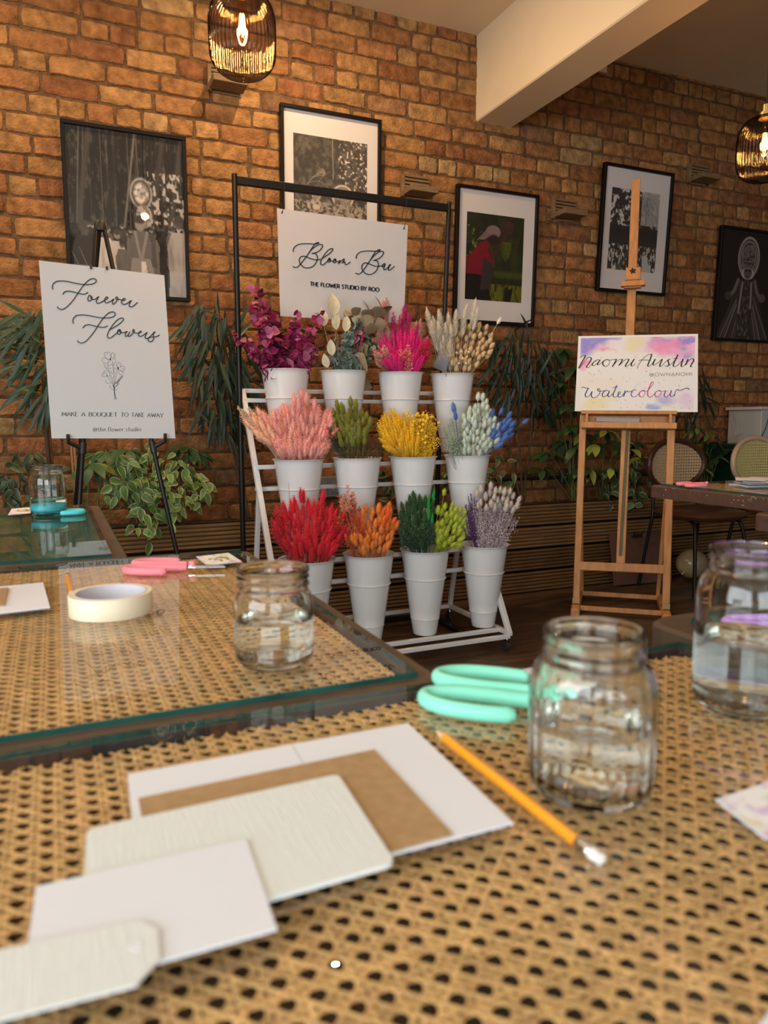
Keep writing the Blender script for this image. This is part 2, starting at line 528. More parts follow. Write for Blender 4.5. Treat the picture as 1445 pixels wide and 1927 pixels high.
# ------------------------------------------------------------------ sockets and conduit
M_BLACKPL = mat('black_plastic', (.015, .015, .016), rough=.45)
M_GREYPL = mat('grey_plastic', (.20, .20, .20), rough=.45)
z = at_y(1000, 900, WALL_Y - .03).z
mb = MB(); mb.tube([(1.2, WALL_Y - .03, z), (4.5, WALL_Y - .03, z)], .012, 10)
solo('cable_conduit', mb, M_BLACKPL, 'thin black conduit running low along the brick wall behind the plants', 'conduit', smooth=40)
def socket(px, py, w, h, m_, label):
    c = at_y(px, py, WALL_Y - .03)
    t = thing('socket_box', label, 'socket', (c.x, WALL_Y - .012, c.z - h / 2))
    mb = MB(); mb.box((c.x - w / 2, WALL_Y - .05, c.z - h / 2), (c.x + w / 2, WALL_Y - .012, c.z + h / 2), .004); part('box', mb, m_, t)
    for s in (-1, 1):
        mb = MB(); mb.box((c.x + s * w * .25 - .022, WALL_Y - .054, c.z - .03), (c.x + s * w * .25 + .022, WALL_Y - .0505, c.z + .03), .002)
        mb2 = MB()
        for ax, az in ((0, .012), (-.011, -.008), (.011, -.008)):
            mb2.box((c.x + s * w * .25 + ax - .003, WALL_Y - .0555, c.z + az - .005), (c.x + s * w * .25 + ax + .003, WALL_Y - .0545, c.z + az + .005))
        f = part('outlet', mb, m_, t)
        part('pin_holes', mb2, mat('pin_light', (.45, .43, .40), rough=.5), f)
socket(1072, 895, .15, .09, mat('dark_steel_plate', (.05, .045, .04), rough=.4), 'dark double socket on the wall left of the wooden easel')
socket(617, 916, .13, .11, M_GREYPL, 'grey socket box on the wall between the first two middle row buckets')

# ------------------------------------------------------------------ pendants
def smoky():
    M = bpy.data.materials.new('smoky_glass'); M.use_nodes = True
    nt = M.node_tree; N = nt.nodes; L = nt.links
    N.remove(N['Principled BSDF'])
    lw = N.new('ShaderNodeLayerWeight'); lw.inputs[0].default_value = .45
    mc = N.new('ShaderNodeMix'); mc.data_type = 'RGBA'
    mc.inputs[6].default_value = (.66, .60, .59, 1); mc.inputs[7].default_value = (.13, .105, .105, 1)
    L.new(lw.outputs['Facing'], mc.inputs[0])
    tr = N.new('ShaderNodeBsdfTransparent'); L.new(mc.outputs[2], tr.inputs[0])
    gl = N.new('ShaderNodeBsdfGlossy'); gl.inputs['Roughness'].default_value = .06; gl.inputs[0].default_value = (.95, .9, .9, 1)
    fr = N.new('ShaderNodeFresnel'); two_sided_ior(N, L, fr, 1.6)
    ml = N.new('ShaderNodeMath'); ml.operation = 'MULTIPLY'; ml.inputs[1].default_value = .28; L.new(fr.outputs[0], ml.inputs[0])
    mx = N.new('ShaderNodeMixShader'); L.new(ml.outputs[0], mx.inputs[0]); L.new(tr.outputs[0], mx.inputs[1]); L.new(gl.outputs[0], mx.inputs[2])
    L.new(mx.outputs[0], N['Material Output'].inputs[0])
    return M
M_SMOKE = smoky()
M_BRASS = mat('aged_brass', (.55, .40, .17), rough=.35, metal=1.0)
M_BULB = sheet_glass('amber_bulb_glass', (1.0, .80, .45))
M_FIL = mat('filament', (1, .6, .2), emit=(1.0, .55, .16), estr=13)
def pendant(cx_, cy_, cz_, label, watts=34, ceil=3.075):
    r, h = 0.098, 0.245
    zt, zb = cz_ + h / 2, cz_ - h / 2
    t = thing('pendant_lamp', label, 'pendant lamp', (cx_, cy_, zb), 'ribbed glass pendants')
    prof = []
    for a in range(0, 9):                       # bottom bowl
        th = PI / 2 * a / 8; prof.append((max(.004, r * math.sin(th) ** 0.8), zb + 0.075 * (1 - math.cos(th))))
    prof += [(r * 1.01, zb + .12), (r * 1.01, zb + .165)]
    for a in range(1, 8):
        th = PI / 2 * a / 7; prof.append((.024 + (r - .024) * math.cos(th) ** .8, zb + .165 + (zt - zb - .165) * math.sin(th)))
    ribs = lambda a, rr_, z_: 1 + 0.045 * abs(math.cos(22 * a))
    mb = MB(); mb.lathe(prof, 264, (cx_, cy_, 0), sq=ribs); part('glass_shade', mb, M_SMOKE, t, smooth=True)
    mb = MB(); mb.lathe([(.001, zt + .045), (.016, zt + .045), (.016, zt + .018), (.027, zt + .016), (.027, zt - .006), (.001, zt - .006)], 24, (cx_, cy_, 0))
    part('brass_cap', mb, M_BRASS, t, smooth=35)
    mb = MB(); mb.tube([(cx_, cy_, zt + .045), (cx_, cy_, ceil - .03)], .0035, 8); part('cord', mb, M_BLACKPL, t)
    mb = MB(); mb.lathe([(.001, ceil - .03), (.05, ceil - .03), (.05, ceil - .001), (.001, ceil - .001)], 24, (cx_, cy_, 0)); part('ceiling_rose', mb, M_BRASS, t, smooth=35)
    bz = zt - .01
    mb = MB(); mb.lathe([(.013, bz), (.013, bz - .035), (.022, bz - .06), (.024, bz - .115), (.019, bz - .135), (.001, bz - .142)], 20, (cx_, cy_, 0))
    b = part('bulb', mb, M_BULB, t, smooth=True)
    mb = MB()
    for k in range(5):
        a = 2 * PI * k / 5
        mb.tube([(cx_ + .006 * math.cos(a), cy_ + .006 * math.sin(a), bz - .05), (cx_ + .011 * math.cos(a), cy_ + .011 * math.sin(a), bz - .11)], .0022, 6)
    part('filament', mb, M_FIL, b)
    d = bpy.data.lights.new('pendant_light', 'POINT'); d.energy = watts; d.color = (1.0, .60, .26); d.shadow_soft_size = .022
    o = bpy.data.objects.new('pendant_light', d); COL.objects.link(o); o.location = (cx_, cy_, bz - .085)
    return t
p = at_y(456, 68, 2.40); pendant(p.x, p.y, p.z, 'ribbed smoky glass pendant lamp hanging at the top left before the brick wall')
p = at_y(1438, 282, 2.20); pendant(p.x, p.y, p.z, 'ribbed smoky glass pendant lamp with brass cap at the right edge', watts=11, ceil=3.125)

# recessed warm downlights in the ceiling of the left bay, above the picture
def downlight(x, y, label, watts, zc=3.075, r=.02):
    t = thing('ceiling_downlight', label, 'ceiling light', (x, y, zc - .012), 'ceiling downlights')
    mb = MB(); mb.lathe([(r + .001, zc - .001), (r + .02, zc - .001), (r + .02, zc - .010), (r + .001, zc - .012), (r + .001, zc - .001)], 28, (x, y, 0)); part('ring', mb, M_WFR, t, smooth=40)
    mb = MB(); mb.lathe([(.0005, zc - .006), (r, zc - .006), (r, zc - .002), (.0005, zc - .002)], 28, (x, y, 0)); part('lens', mb, mat('downlight_lens', (1, .9, .7), emit=(1.0, .70, .35), estr=6), t)
    d = bpy.data.lights.new('downlight', 'AREA'); d.shape = 'DISK'; d.size = r * 2; d.energy = watts; d.color = (1.0, .70, .38)
    o = bpy.data.objects.new('downlight', d); COL.objects.link(o); o.location = (x, y, zc - .014)
for x, w in ((-1.6, 10), (-.5, 13), (1.1, 17)):
    downlight(x, 3.05, 'warm recessed ceiling downlight close to the brick wall in the left bay', w)
# ------------------------------------------------------------------ tables
TZ = 0.7375
M_GLASS = sheet_glass('table_glass', (.97, .985, .975), ior=1.5)
M_GEDGE = mat('glass_edge', (.012, .075, .065), rough=.12, spec=.8, noise=.5, nscale=14)
M_RIM = mat('worn_brown_wood', (.075, .048, .030), rough=.6, noise=.45, nscale=9, color2=(.12, .080, .050), bump=.25, bscale=40, spec=.25)
M_RIMDARK = mat('dark_edge', (.045, .040, .037), rough=.4, noise=.4, nscale=20)
M_UNDER = mat('under_board', (.020, .014, .010), rough=.7)
M_CANE = mat('cane', attr='tone', rough=.42, spec=.45, noise=.22, nscale=90, stretch=(1, 1, 1))
M_IRON = mat('black_iron', (.018, .018, .018), rough=.5)

def cane_mesh(x0, x1, y0, y1, pitch, px, py, zc, seg=4, fray=0.0, seed=1):
    """woven six-way cane: paired warps and wefts plus both diagonals, as one numpy mesh"""
    rg = np.random.default_rng(seed)
    V = []; F = []; C = []; base = 0
    def strand(X, Y, Z, nx, ny, w, th, tone):
        nonlocal base
        n = len(X)
        a = np.stack([X - nx * w, Y - ny * w, Z - th], 1); b = np.stack([X, Y, Z + th], 1); c = np.stack([X + nx * w, Y + ny * w, Z - th], 1)
        V.append(np.stack([a, b, c], 1).reshape(-1, 3))
        i = base + 3 * np.arange(n - 1)
        F.append(np.stack([i, i + 1, i + 4, i + 3], 1)); F.append(np.stack([i + 1, i + 2, i + 5, i + 4], 1))
        C.append(np.repeat(np.array([tone]), 3 * n, 0)); base += 3 * n
    def tone():
        k = rg.uniform(.78, 1.18); g = rg.uniform(-.02, .02)
        return (.69 * k, (.43 + g) * k, .19 * k)
    w = pitch * .092; off = pitch * .130; A = pitch * .035
    ph = PI / pitch
    fr = lambda: rg.uniform(-fray, fray * .3)
    for k in range(int((x0 - px) / pitch) - 1, int((x1 - px) / pitch) + 2):
        for s in (-1, 1):
            x = px + (k + .5) * pitch + s * off
            if x0 < x < x1:
                ya, yb = y0, y1 + fr(); n = max(8, int((yb - ya) / pitch * seg))
                Y = np.linspace(ya, yb, n); X = x + np.cumsum(rg.normal(0, pitch * .004, n)) * .3 + rg.normal(0, pitch * .012)
                strand(X, Y, zc + A * np.sin(ph * (Y - py) + (0 if s > 0 else PI)), 1, 0, w, pitch * .03, tone())
    for k in range(int((y0 - py) / pitch) - 1, int((y1 - py) / pitch) + 2):
        for s in (-1, 1):
            y = py + (k + .5) * pitch + s * off
            if y0 < y < y1 - fray * 1.2:
                n = max(8, int((x1 - x0) / pitch * seg)); X = np.linspace(x0, x1, n); Y = y + np.cumsum(rg.normal(0, pitch * .004, n)) * .3 + rg.normal(0, pitch * .012)
                strand(X, Y, zc + A * np.sin(ph * (X - px) + (0 if s > 0 else PI)), 0, 1, w, pitch * .03, tone())
    r2 = 2 ** -.5
    for sg in (1, -1):
        k0 = int(min((x0 - px) + sg * (y0 - py), (x0 - px) + sg * (y1 - py)) / pitch) - 1
        k1 = int(max((x1 - px) + sg * (y0 - py), (x1 - px) + sg * (y1 - py)) / pitch) + 1
        for k in range(k0, k1 + 1):
            c = k * pitch + pitch * .5 * 0 + pitch * (0.5)       # passes the middles of the cell sides
            # x' + sg*y' = c  ->  x' = c - sg*y'
            ya, yb = y0, y1 + fr()
            ys = [ya, yb]
            lim = sorted([(c - (x0 - px)) * sg + py, (c - (x1 - px)) * sg + py])
            a, b = max(ya, lim[0]), min(yb, lim[1])
            if b - a < pitch: continue
            n = max(6, int((b - a) / pitch * seg)); Y = np.linspace(a, b, n); X = px + c - sg * (Y - py) + rg.normal(0, pitch * .01)
            strand(X, Y, zc + pitch * .055 + A * .5 * np.sin(2 * ph * (Y - py) + (PI if sg > 0 else 0)), r2, sg * r2, w * .88, pitch * .028, tone())
    V = np.concatenate(V); F = np.concatenate(F); C = np.concatenate(C)
    return V, F, C
def np_mesh(name, V, F, C, m_, off):
    me = bpy.data.meshes.new(name)
    me.vertices.add(len(V)); me.vertices.foreach_set('co', (V - np.array(off)).astype(np.float32).ravel())
    nf, k = F.shape
    me.loops.add(nf * k); me.loops.foreach_set('vertex_index', F.astype(np.int32).ravel())
    me.polygons.add(nf); me.polygons.foreach_set('loop_start', (np.arange(nf) * k).astype(np.int32))
    me.update(calc_edges=True)
    if C is not None:
        at = me.color_attributes.new('tone', 'FLOAT_COLOR', 'POINT')
        at.data.foreach_set('color', np.concatenate([C, np.ones((len(C), 1))], 1).astype(np.float32).ravel())
    me.polygons.foreach_set('use_smooth', np.ones(nf, bool))
    me.materials.append(m_)
    me.validate()
    return me
def np_part(name, V, F, C, m_, parent):
    w = WLOC[parent.name]
    o = bpy.data.objects.new(name, np_mesh(name, V, F, C, m_, tuple(w))); COL.objects.link(o); o.parent = parent; WLOC[o.name] = w
    return o

def rrect(x0, x1, y0, y1, r, n=5):
    pts = []
    for cx_, cy_, a0 in ((x1 - r, y1 - r, 0), (x0 + r, y1 - r, PI / 2), (x0 + r, y0 + r, PI), (x1 - r, y0 + r, 1.5 * PI)):
        for i in range(n + 1):
            a = a0 + PI / 2 * i / n; pts.append((cx_ + r * math.cos(a), cy_ + r * math.sin(a)))
    return pts
def ring_top(outer, inner, z_top, thick, bev=.004, x=None):
    """wooden frame: outer loop, inner loop (same point count)"""
    mb = MB(); n = len(outer)
    cx_ = sum(p[0] for p in outer) / n; cy_ = sum(p[1] for p in outer) / n
    def ins(p, e):
        d = Vector((cx_ - p[0], cy_ - p[1])); q = (p[0] + (e if d.x > 0 else -e), p[1] + (e if d.y > 0 else -e)); return q
    loops = [[(*p, z_top - thick) for p in outer], [(*p, z_top - bev) for p in outer], [(*ins(p, bev), z_top) for p in outer],
             [(*p, z_top) for p in inner], [(*p, z_top - thick + .004) for p in inner]]
    vs = [v for l in loops for v in l]; fs = []
    for a in range(4):
        for i in range(n):
            j = (i + 1) % n; fs.append((a * n + i, a * n + j, (a + 1) * n + j, (a + 1) * n + i))
    mb.add(vs, fs); return mb
def slab(poly, z0, z1):
    mb = MB(); mb.prism(poly, (1, 0, 0), (0, 1, 0), (0, 0, 1), (0, 0, z0), z1 - z0); return mb
def glass_slab(x0, x1, y0, y1, z0, z1):
    mb = MB(); mb.add([(x0, y0, z1), (x1, y0, z1), (x1, y1, z1), (x0, y1, z1)], [(0, 1, 2, 3)])
    e = MB(); r = [(x0, y0), (x1, y0), (x1, y1), (x0, y1)]
    e.add([(*p, z0) for p in r] + [(*p, z1 - .0003) for p in r], [(i, (i + 1) % 4, 4 + (i + 1) % 4, 4 + i) for i in range(4)])
    return mb, e
def pedestal(t, x0, x1, y0, y1):
    cx_, cy_ = (x0 + x1) / 2, (y0 + y1) / 2
    mb = MB(); mb.lathe([(.03, .04), (.03, TZ - .06), (.16, TZ - .055), (.16, TZ - .046)], 20, (cx_, cy_, 0), caps=(True, True)); part('pedestal', mb, M_IRON, t, smooth=40)
    mb = MB(); mb.box((cx_ - .23, cy_ - .23, 0), (cx_ + .23, cy_ + .23, .04), .01); part('base_plate', mb, M_IRON, t)

def table(label, X, Y, glass, r, rimm, z=TZ, thick=.042, cane=None, green=False, name='cane_top_table', group='cafe tables under glass'):
    x0, x1 = X; y0, y1 = Y
    t = thing(name, label, 'table', ((x0 + x1) / 2, (y0 + y1) / 2, 0), group)
    gx0, gx1, gy0, gy1 = glass
    inn = .004
    outer = rrect(x0, x1, y0, y1, r); inner = rrect(gx0 + inn, gx1 - inn, gy0 + inn, gy1 - inn, .002)
    top = ring_top(outer, inner, z - .004, thick); part('table_frame', top, rimm, t, smooth=30)
    part('inner_board', slab([(gx0 - .002, gy0 - .002), (gx1 + .002, gy0 - .002), (gx1 + .002, gy1 + .002), (gx0 - .002, gy1 + .002)], z - thick + .004, z - .0105), M_UNDER if not green else green, t)
    g, e = glass_slab(gx0, gx1, gy0, gy1, z - .0035, z + .0025)
    part('glass_top', g, M_GLASS, t); part('glass_edge', e, M_GEDGE, t)
    if cane: np_part('cane_panel', *cane_mesh(zc=z - .0072, **cane), M_CANE, t)
    pedestal(t, x0, x1, y0, y1)
    return t
GLASS_Z = TZ + .0026            # things lie on this
# nearest table, right under the camera
table('nearest cane topped table under glass holding the paper cards and two jars', (-.70, .627), (-.30, .5955), (-.69, .617, -.29, .588), .012, M_RIMDARK,
      cane=dict(x0=-.50, x1=.604, y0=-.12, y1=.575, pitch=.01367, px=.18936, py=.24180, seg=4, fray=.006, seed=3))
table('second cane topped table under glass holding masking tape and pink scissors', (-.75, .334), (.600, 1.396), (-.73, .311, .6195, 1.372), .012, M_RIM,
      cane=dict(x0=-.55, x1=.298, y0=.630, y1=1.362, pitch=.01430, px=-.0415, py=.6345, seg=3, fray=0, seed=5))
def green_wood():
    M = mat('green_stained_board', (.016, .11, .065), rough=.35, noise=.35, nscale=4, stretch=(60, 1.2, 1))
    return M
table('green topped table under glass at the left with the jar of blue water', (-.95, .117), (1.400, 2.362), (-.93, .088, 1.432, 2.345), .012, M_RIM, green=green_wood(), name='green_top_table')
# the table beyond the right edge of the nearest one: thick rounded edge
table('thick edged brown table corner just behind the tall right jar', (.634, 1.45), (-.30, .668), (.675, 1.41, -.26, .628), .035, M_RIM, z=TZ + .010, thick=.05, name='brown_table')
M_RIMRED = mat('chipped_brown_edge', (.105, .052, .036), rough=.5, noise=.4, nscale=30, color2=(.075, .045, .035), bump=.3, bscale=60)
c4 = at_z(1219, 911, TZ); c6 = at_z(1413, 962, TZ)
def panel4(x0, x1, y0, y1): return dict(x0=x0 + .06, x1=min(x1 - .06, x0 + .6), y0=max(y0 + .06, y1 - .62), y1=y1 - .06, pitch=.0143, px=x0, py=y0, seg=2, fray=0, seed=8)
t4 = table('chipped brown table with pink scissors and paper fan right of the easel', (c4.x, c4.x + .8), (c6.y + .012, c4.y), (c4.x + .035, c4.x + .765, c6.y + .047, c4.y - .035), .03, M_RIMRED,
      thick=.045, cane=panel4(c4.x, c4.x + .8, c6.y + .01, c4.y), name='cane_top_table')
table('chipped brown table corner at the right edge before the chairs', (c6.x, c6.x + .8), (c6.y - .78, c6.y), (c6.x + .035, c6.x + .765, c6.y - .745, c6.y - .035), .03, M_RIMRED,
      thick=.045, name='brown_table')
# chips of pale bare wood on the brown edge of the far right table
rr = random.Random(12); mb = MB()
for k in range(34):
    y = c4.y - .03 - (c4.y - c6.y - .05) * (rr.random() ** .7 if k % 3 else rr.uniform(.55, .62)); zz = TZ - .004 - abs(rr.gauss(0, .016)); w, h = rr.uniform(.001, .007), rr.uniform(.0008, .0022)
    if zz < TZ - .045: continue
    mb.add([(c4.x - .0006, y + w * math.cos(a), zz + h * math.sin(a)) for a in (0, 1.2, 2.1, 3.3, 4.4, 5.3)], [(0, 1, 2, 3, 4, 5)])
part('paint_chips', mb, mat('bare_wood_chip', (.40, .29, .18), rough=.8), t4)['kind'] = 'stuff'
# ------------------------------------------------------------------ painted sheets: a tiny raster painter feeding vertex colours
class Canvas:
    def __init__(s, w, h, bg=(1, 1, 1), seed=1):
        s.w, s.h = w, h; s.a = np.ones((h, w, 3)) * np.array(bg, float)
        s.yy, s.xx = np.mgrid[0:h, 0:w]; s.x = (s.xx + .5) / w; s.y = (s.yy + .5) / h
        s.r = np.random.default_rng(seed)
    def noise(s, f, oct_=4, ax=1.0, ay=1.0):
        out = np.zeros((s.h, s.w)); amp = 1; tot = 0
        for o in range(oct_):
            fx, fy = max(2, int(f * ax)), max(2, int(f * ay))
            g = s.r.random((fy + 2, fx + 2)); u = s.x * fx; v = s.y * fy
            i = u.astype(int); j = v.astype(int); a = u - i; b = v - j; a = a * a * (3 - 2 * a); b = b * b * (3 - 2 * b)
            out += amp * ((g[j, i] * (1 - a) + g[j, i + 1] * a) * (1 - b) + (g[j + 1, i] * (1 - a) + g[j + 1, i + 1] * a) * b)
            tot += amp; amp *= .55; f *= 2
        return out / tot
    def mix(s, m_, c):
        m_ = np.clip(m_, 0, 1)[..., None]; c = np.array(c, float)
        s.a = s.a * (1 - m_) + c * m_
    def ell(s, cx_, cy_, rx, ry, c, soft=.15, rot=0, k=1.0):
        dx, dy = s.x - cx_, (s.y - cy_); ca, sa = math.cos(rot), math.sin(rot)
        d = np.sqrt(((dx * ca + dy * sa) / rx) ** 2 + ((-dx * sa + dy * ca) / ry) ** 2)
        s.mix((1 + soft / 2 - d) / soft * 1.0 * (k if k >= 1 else 1) if k >= 1 else np.clip((1 + soft / 2 - d) / soft, 0, 1) * k, c)
    def ring(s, cx_, cy_, rx, ry, t, c, k=1.0):
        d = np.sqrt(((s.x - cx_) / rx) ** 2 + ((s.y - cy_) / ry) ** 2)
        s.mix(np.clip(1.5 - np.abs(d - 1) / t, 0, 1) * k, c)
    def poly(s, pts, c, k=1.0):
        ins = np.zeros((s.h, s.w), bool); n = len(pts)
        for i in range(n):
            x1, y1 = pts[i]; x2, y2 = pts[(i + 1) % n]
            if y1 == y2: continue
            cond = ((y1 > s.y) != (y2 > s.y)) & (s.x < (x2 - x1) * (s.y - y1) / (y2 - y1) + x1)
            ins ^= cond
        s.mix(ins * k, c)
    def line(s, pts, w, c, k=1.0):
        best = np.full((s.h, s.w), 9.0); asp = s.h / s.w
        for (x1, y1), (x2, y2) in zip(pts[:-1], pts[1:]):
            y1 *= asp; y2 *= asp; Y = s.y * asp; dx, dy = x2 - x1, y2 - y1; L = dx * dx + dy * dy + 1e-12
            t = np.clip(((s.x - x1) * dx + (Y - y1) * dy) / L, 0, 1)
            best = np.minimum(best, np.hypot(s.x - x1 - t * dx, Y - y1 - t * dy))
        s.mix(np.clip((w - best) / (w * .5 + 1.0 / s.w), 0, 1) * k, c)
    def grid(s, o, ex, ey):
        """vertex-coloured sheet: o top-left corner, ex along the top edge, ey down the left edge"""
        o, ex, ey = (np.array(v, float) for v in (o, ex, ey))
        u = np.linspace(0, 1, s.w); v = np.linspace(0, 1, s.h)
        V = (o + u[None, :, None] * ex + v[:, None, None] * ey).reshape(-1, 3)
        i = (np.arange(s.h - 1)[:, None] * s.w + np.arange(s.w - 1)).ravel()
        F = np.stack([i, i + s.w, i + s.w + 1, i + 1], 1)
        return V, F, s.a.reshape(-1, 3)
M_PRINT = mat('print', attr='tone', rough=.6, spec=.2)

# ------------------------------------------------------------------ jars
def clear_glass(name, col, rough=0.0, ior=1.47):
    if name in MATS: return MATS[name]
    M = mat(name, col, rough=rough, trans=1.0, ior=ior, spec=.5)
    return M
M_JAR = clear_glass('jar_glass', (.962, .992, .970))
M_WATER = clear_glass('water', (.97, .99, .98), ior=1.33)
def jar(label, x, y, R, H, Rr, water, flutes=0, kind='jam_jar', seg=72, wm=None):
    z0 = GLASS_Z + .0003
    t = thing('glass_jar', label, 'jar', (x, y, z0), 'rinse water jars')
    w = .0026; nk = H - .021
    out = [(.0005, z0 + .002), (R * .70, z0 + .0015), (R * .84, z0), (R * .95, z0 + .004), (R, z0 + .013), (R, z0 + nk * .74), (R * .992, z0 + nk * .80)]
    sh = [(R * .992, nk * .80), (R * .955, nk * .90), (R * .88, nk * .97), (Rr * 1.0, nk)]
    for (r, z) in crom(sh, 4)[1:]: out.append((r, z0 + z))
    for k in range(13):                                   # screw thread rings
        q = k / 12; out.append((Rr + .0016 * max(0, math.sin(q * PI * 4)), z0 + nk + .002 + q * .015))
    out += [(Rr + .0018, z0 + H - .004), (Rr + .0012, z0 + H - .0008), (Rr - .0008, z0 + H)]
    inn = [(Rr - .003, z0 + H - .001), (Rr - .0032, z0 + nk + .002)]
    for (r, z) in crom([(r_ - w * .9, z_ - .001) for r_, z_ in sh][::-1], 4)[1:]: inn.append((r, z0 + z))
    inn += [(R - w, z0 + nk * .74), (R - w, z0 + .016), (R * .9 - w, z0 + .0075), (R * .6, z0 + .0055), (.0005, z0 + .0052)]
    def sq(a, r, z):
        if not flutes: return 1
        zz = (z - z0) / H
        k = max(0, 1 - abs(zz - .16) / .12) + max(0, 1 - abs(zz - .66) / .11)
        return 1 + .013 * k * math.cos(flutes * a) * (1 if r > R * .7 else 0)
    mb = MB(); mb.lathe(out + inn, seg if not flutes else 168, (x, y, 0), sq=sq); part('glass', mb, M_JAR, t, smooth=True)
    g = -.0003; zw = z0 + water
    mb = MB(); mb.lathe([(.0005, z0 + .0056), (R * .6 - g, z0 + .0059), (R * .9 - w - g, z0 + .0079), (R - w - g, z0 + .0165), (R - w - g, zw - .001), (R - w - .003, zw - .0022), (.0005, zw - .0022)],
                        64, (x, y, 0))
    part('water', mb, wm or M_WATER, t, smooth=40)
    return t, z0, R - w
jar('fluted clear jam jar half full of water on the nearest table', .311, .367, .0405, .108, .0305, .048, flutes=22)
jar('plain round jam jar of water on the table by the bottom left bucket', .193, .705, .0395, .0975, .0345, .047)
jar('tall clear jar of water cut by the right edge of the picture', .524, .428, .0415, .136, .0315, .062)
j4, z0, r4 = jar('tall glass jar with blue paint water on the green table', -.019, 2.105, .0445, .130, .0375, .043)
mb = MB(); rr = random.Random(2)
prof = [(.0005, z0 + .0062), (r4 * .8, z0 + .009), (r4 - .0035, z0 + .018), (r4 - .0035, z0 + .026), (r4 * .80, z0 + .030), (r4 * .5, z0 + .0315), (.0005, z0 + .032)]
mb.lathe(prof, 40, (-.019, 2.105, 0), sq=lambda a, r, z: 1 - .05 * (z > z0 + .02) * (1 + math.sin(5 * a + 40 * r)))
part('paint_cloud', mb, mat('blue_paint_cloud', (.10, .62, .78), rough=.6, noise=.2, nscale=60), j4, label='turquoise paint settled at the bottom of the water', smooth=True)

# ------------------------------------------------------------------ scissors
M_STEEL = mat('steel', (.62, .62, .62), rough=.22, metal=1.0)
def scissors(label, a, b, col, name='craft_scissors', open_=0.10, lift=.0, tube=.0050, tall=1.25, z=None, flip=1):
    """a: rear end of the handles, b: blade tip, on the table"""
    z = GLASS_Z + .0003 if z is None else z
    a = Vector((a[0], a[1])); b = Vector((b[0], b[1])); L = (b - a).length; d = (b - a) / L; n = Vector((-d.y, d.x)) * flip
    t = thing(name, label, 'scissors', ((a.x + b.x) / 2, (a.y + b.y) / 2, z), 'soft handled craft scissors')
    m_ = mat('handle_' + name + str(round(col[0], 3)), col, rough=.42, spec=.4)
    P = lambda u, v, h: Vector((a.x + d.x * u * L + n.x * v * L, a.y + d.y * u * L + n.y * v * L, z + h))
    for s in (1, -1):
        # elongated soft loop
        # an open-ended outer rail (finger guard), a back turn and an inner rail that runs on into the grip
        loop = [(.47, .235), (.40, .250), (.28, .255), (.15, .240), (.06, .195), (.025, .135), (.06, .082), (.16, .050), (.30, .040), (.42, .046), (.50, .043), (.57, .030), (.61, .016)]
        pts = crom([(u, v * s) for u, v in loop], 5)
        mb = MB(); r = tube
        path = [P(u, v, r * tall + (0.0014 if s > 0 else 0)) for u, v in pts]
        n0 = len(mb.v)
        rs = [r * (.75 if i < 2 else 1) for i in range(len(path))]
        mb.tube(path, rs, 14)
        mb.v[n0:] = [(x, y, z + (zz - z) * tall if False else zz) for x, y, zz in mb.v[n0:]]
        # stretch the section upwards
        mid = z + r * tall
        mb.v = [(x, y, mid + (zz - mid) * tall) for x, y, zz in mb.v]
        mb.v = [(x, y, max(zz, z)) for x, y, zz in mb.v]
        part('handle', mb, m_, t, smooth=True)
        # blade half
        h0 = .0072 if s > 0 else .0052
        bl = [(.56, -.014 * s), (.62, .030 * s), (.70, .040 * s), (1.0, .004 * s + .012 * s * open_), (.99, -.004 * s), (.66, -.022 * s)]
        mb = MB(); pts = [P(u, v, h0) for u, v in bl]; k = len(pts)
        mb.add([tuple(p) for p in pts] + [tuple(p + Vector((0, 0, .0017))) for p in pts],
               [tuple(range(k))[::-1], tuple(range(k, 2 * k))] + [(i, (i + 1) % k, k + (i + 1) % k, k + i) for i in range(k)])
        part('blade', mb, M_STEEL, t)
    mb = MB(); c = P(.665, .0, .0088); mb.lathe([(.0005, .0075), (.0058, .007), (.0062, .001), (.0062, 0)], 18, c, caps=(True, False)); mb.v = mb.v
    part('pivot_cap', mb, m_, t, smooth=40)
    return t
PX = lambda x, y, dz=0.0: at_z(x, y, GLASS_Z + dz)
MINT = (.26, .80, .60); PINK = (.88, .25, .30); TURQ = (.10, .62, .68); LILAC = (.50, .22, .72)
scissors('mint green handled scissors behind the fluted jar on the nearest table', PX(802, 1306), PX(1205, 1352), MINT, tube=.0058, tall=1.2)
scissors('pink handled scissors lying open beside the leaf postcard on the second table', PX(240, 1074), PX(424, 1074), PINK)
scissors('turquoise handled scissors behind the blue water jar on the green table', PX(160, 967), PX(60, 972), TURQ)
a = at_z(1281, 916, GLASS_Z); scissors('pink handled scissors on the far right chipped table', a, a + Vector((.17, -.02, 0)), PINK)
a = at_z(1362, 1207, GLASS_Z + .01); b = at_z(1640, 1212, GLASS_Z + .01); scissors('lilac handled scissors behind the tall right jar', a, b, LILAC, z=GLASS_Z + .0105)

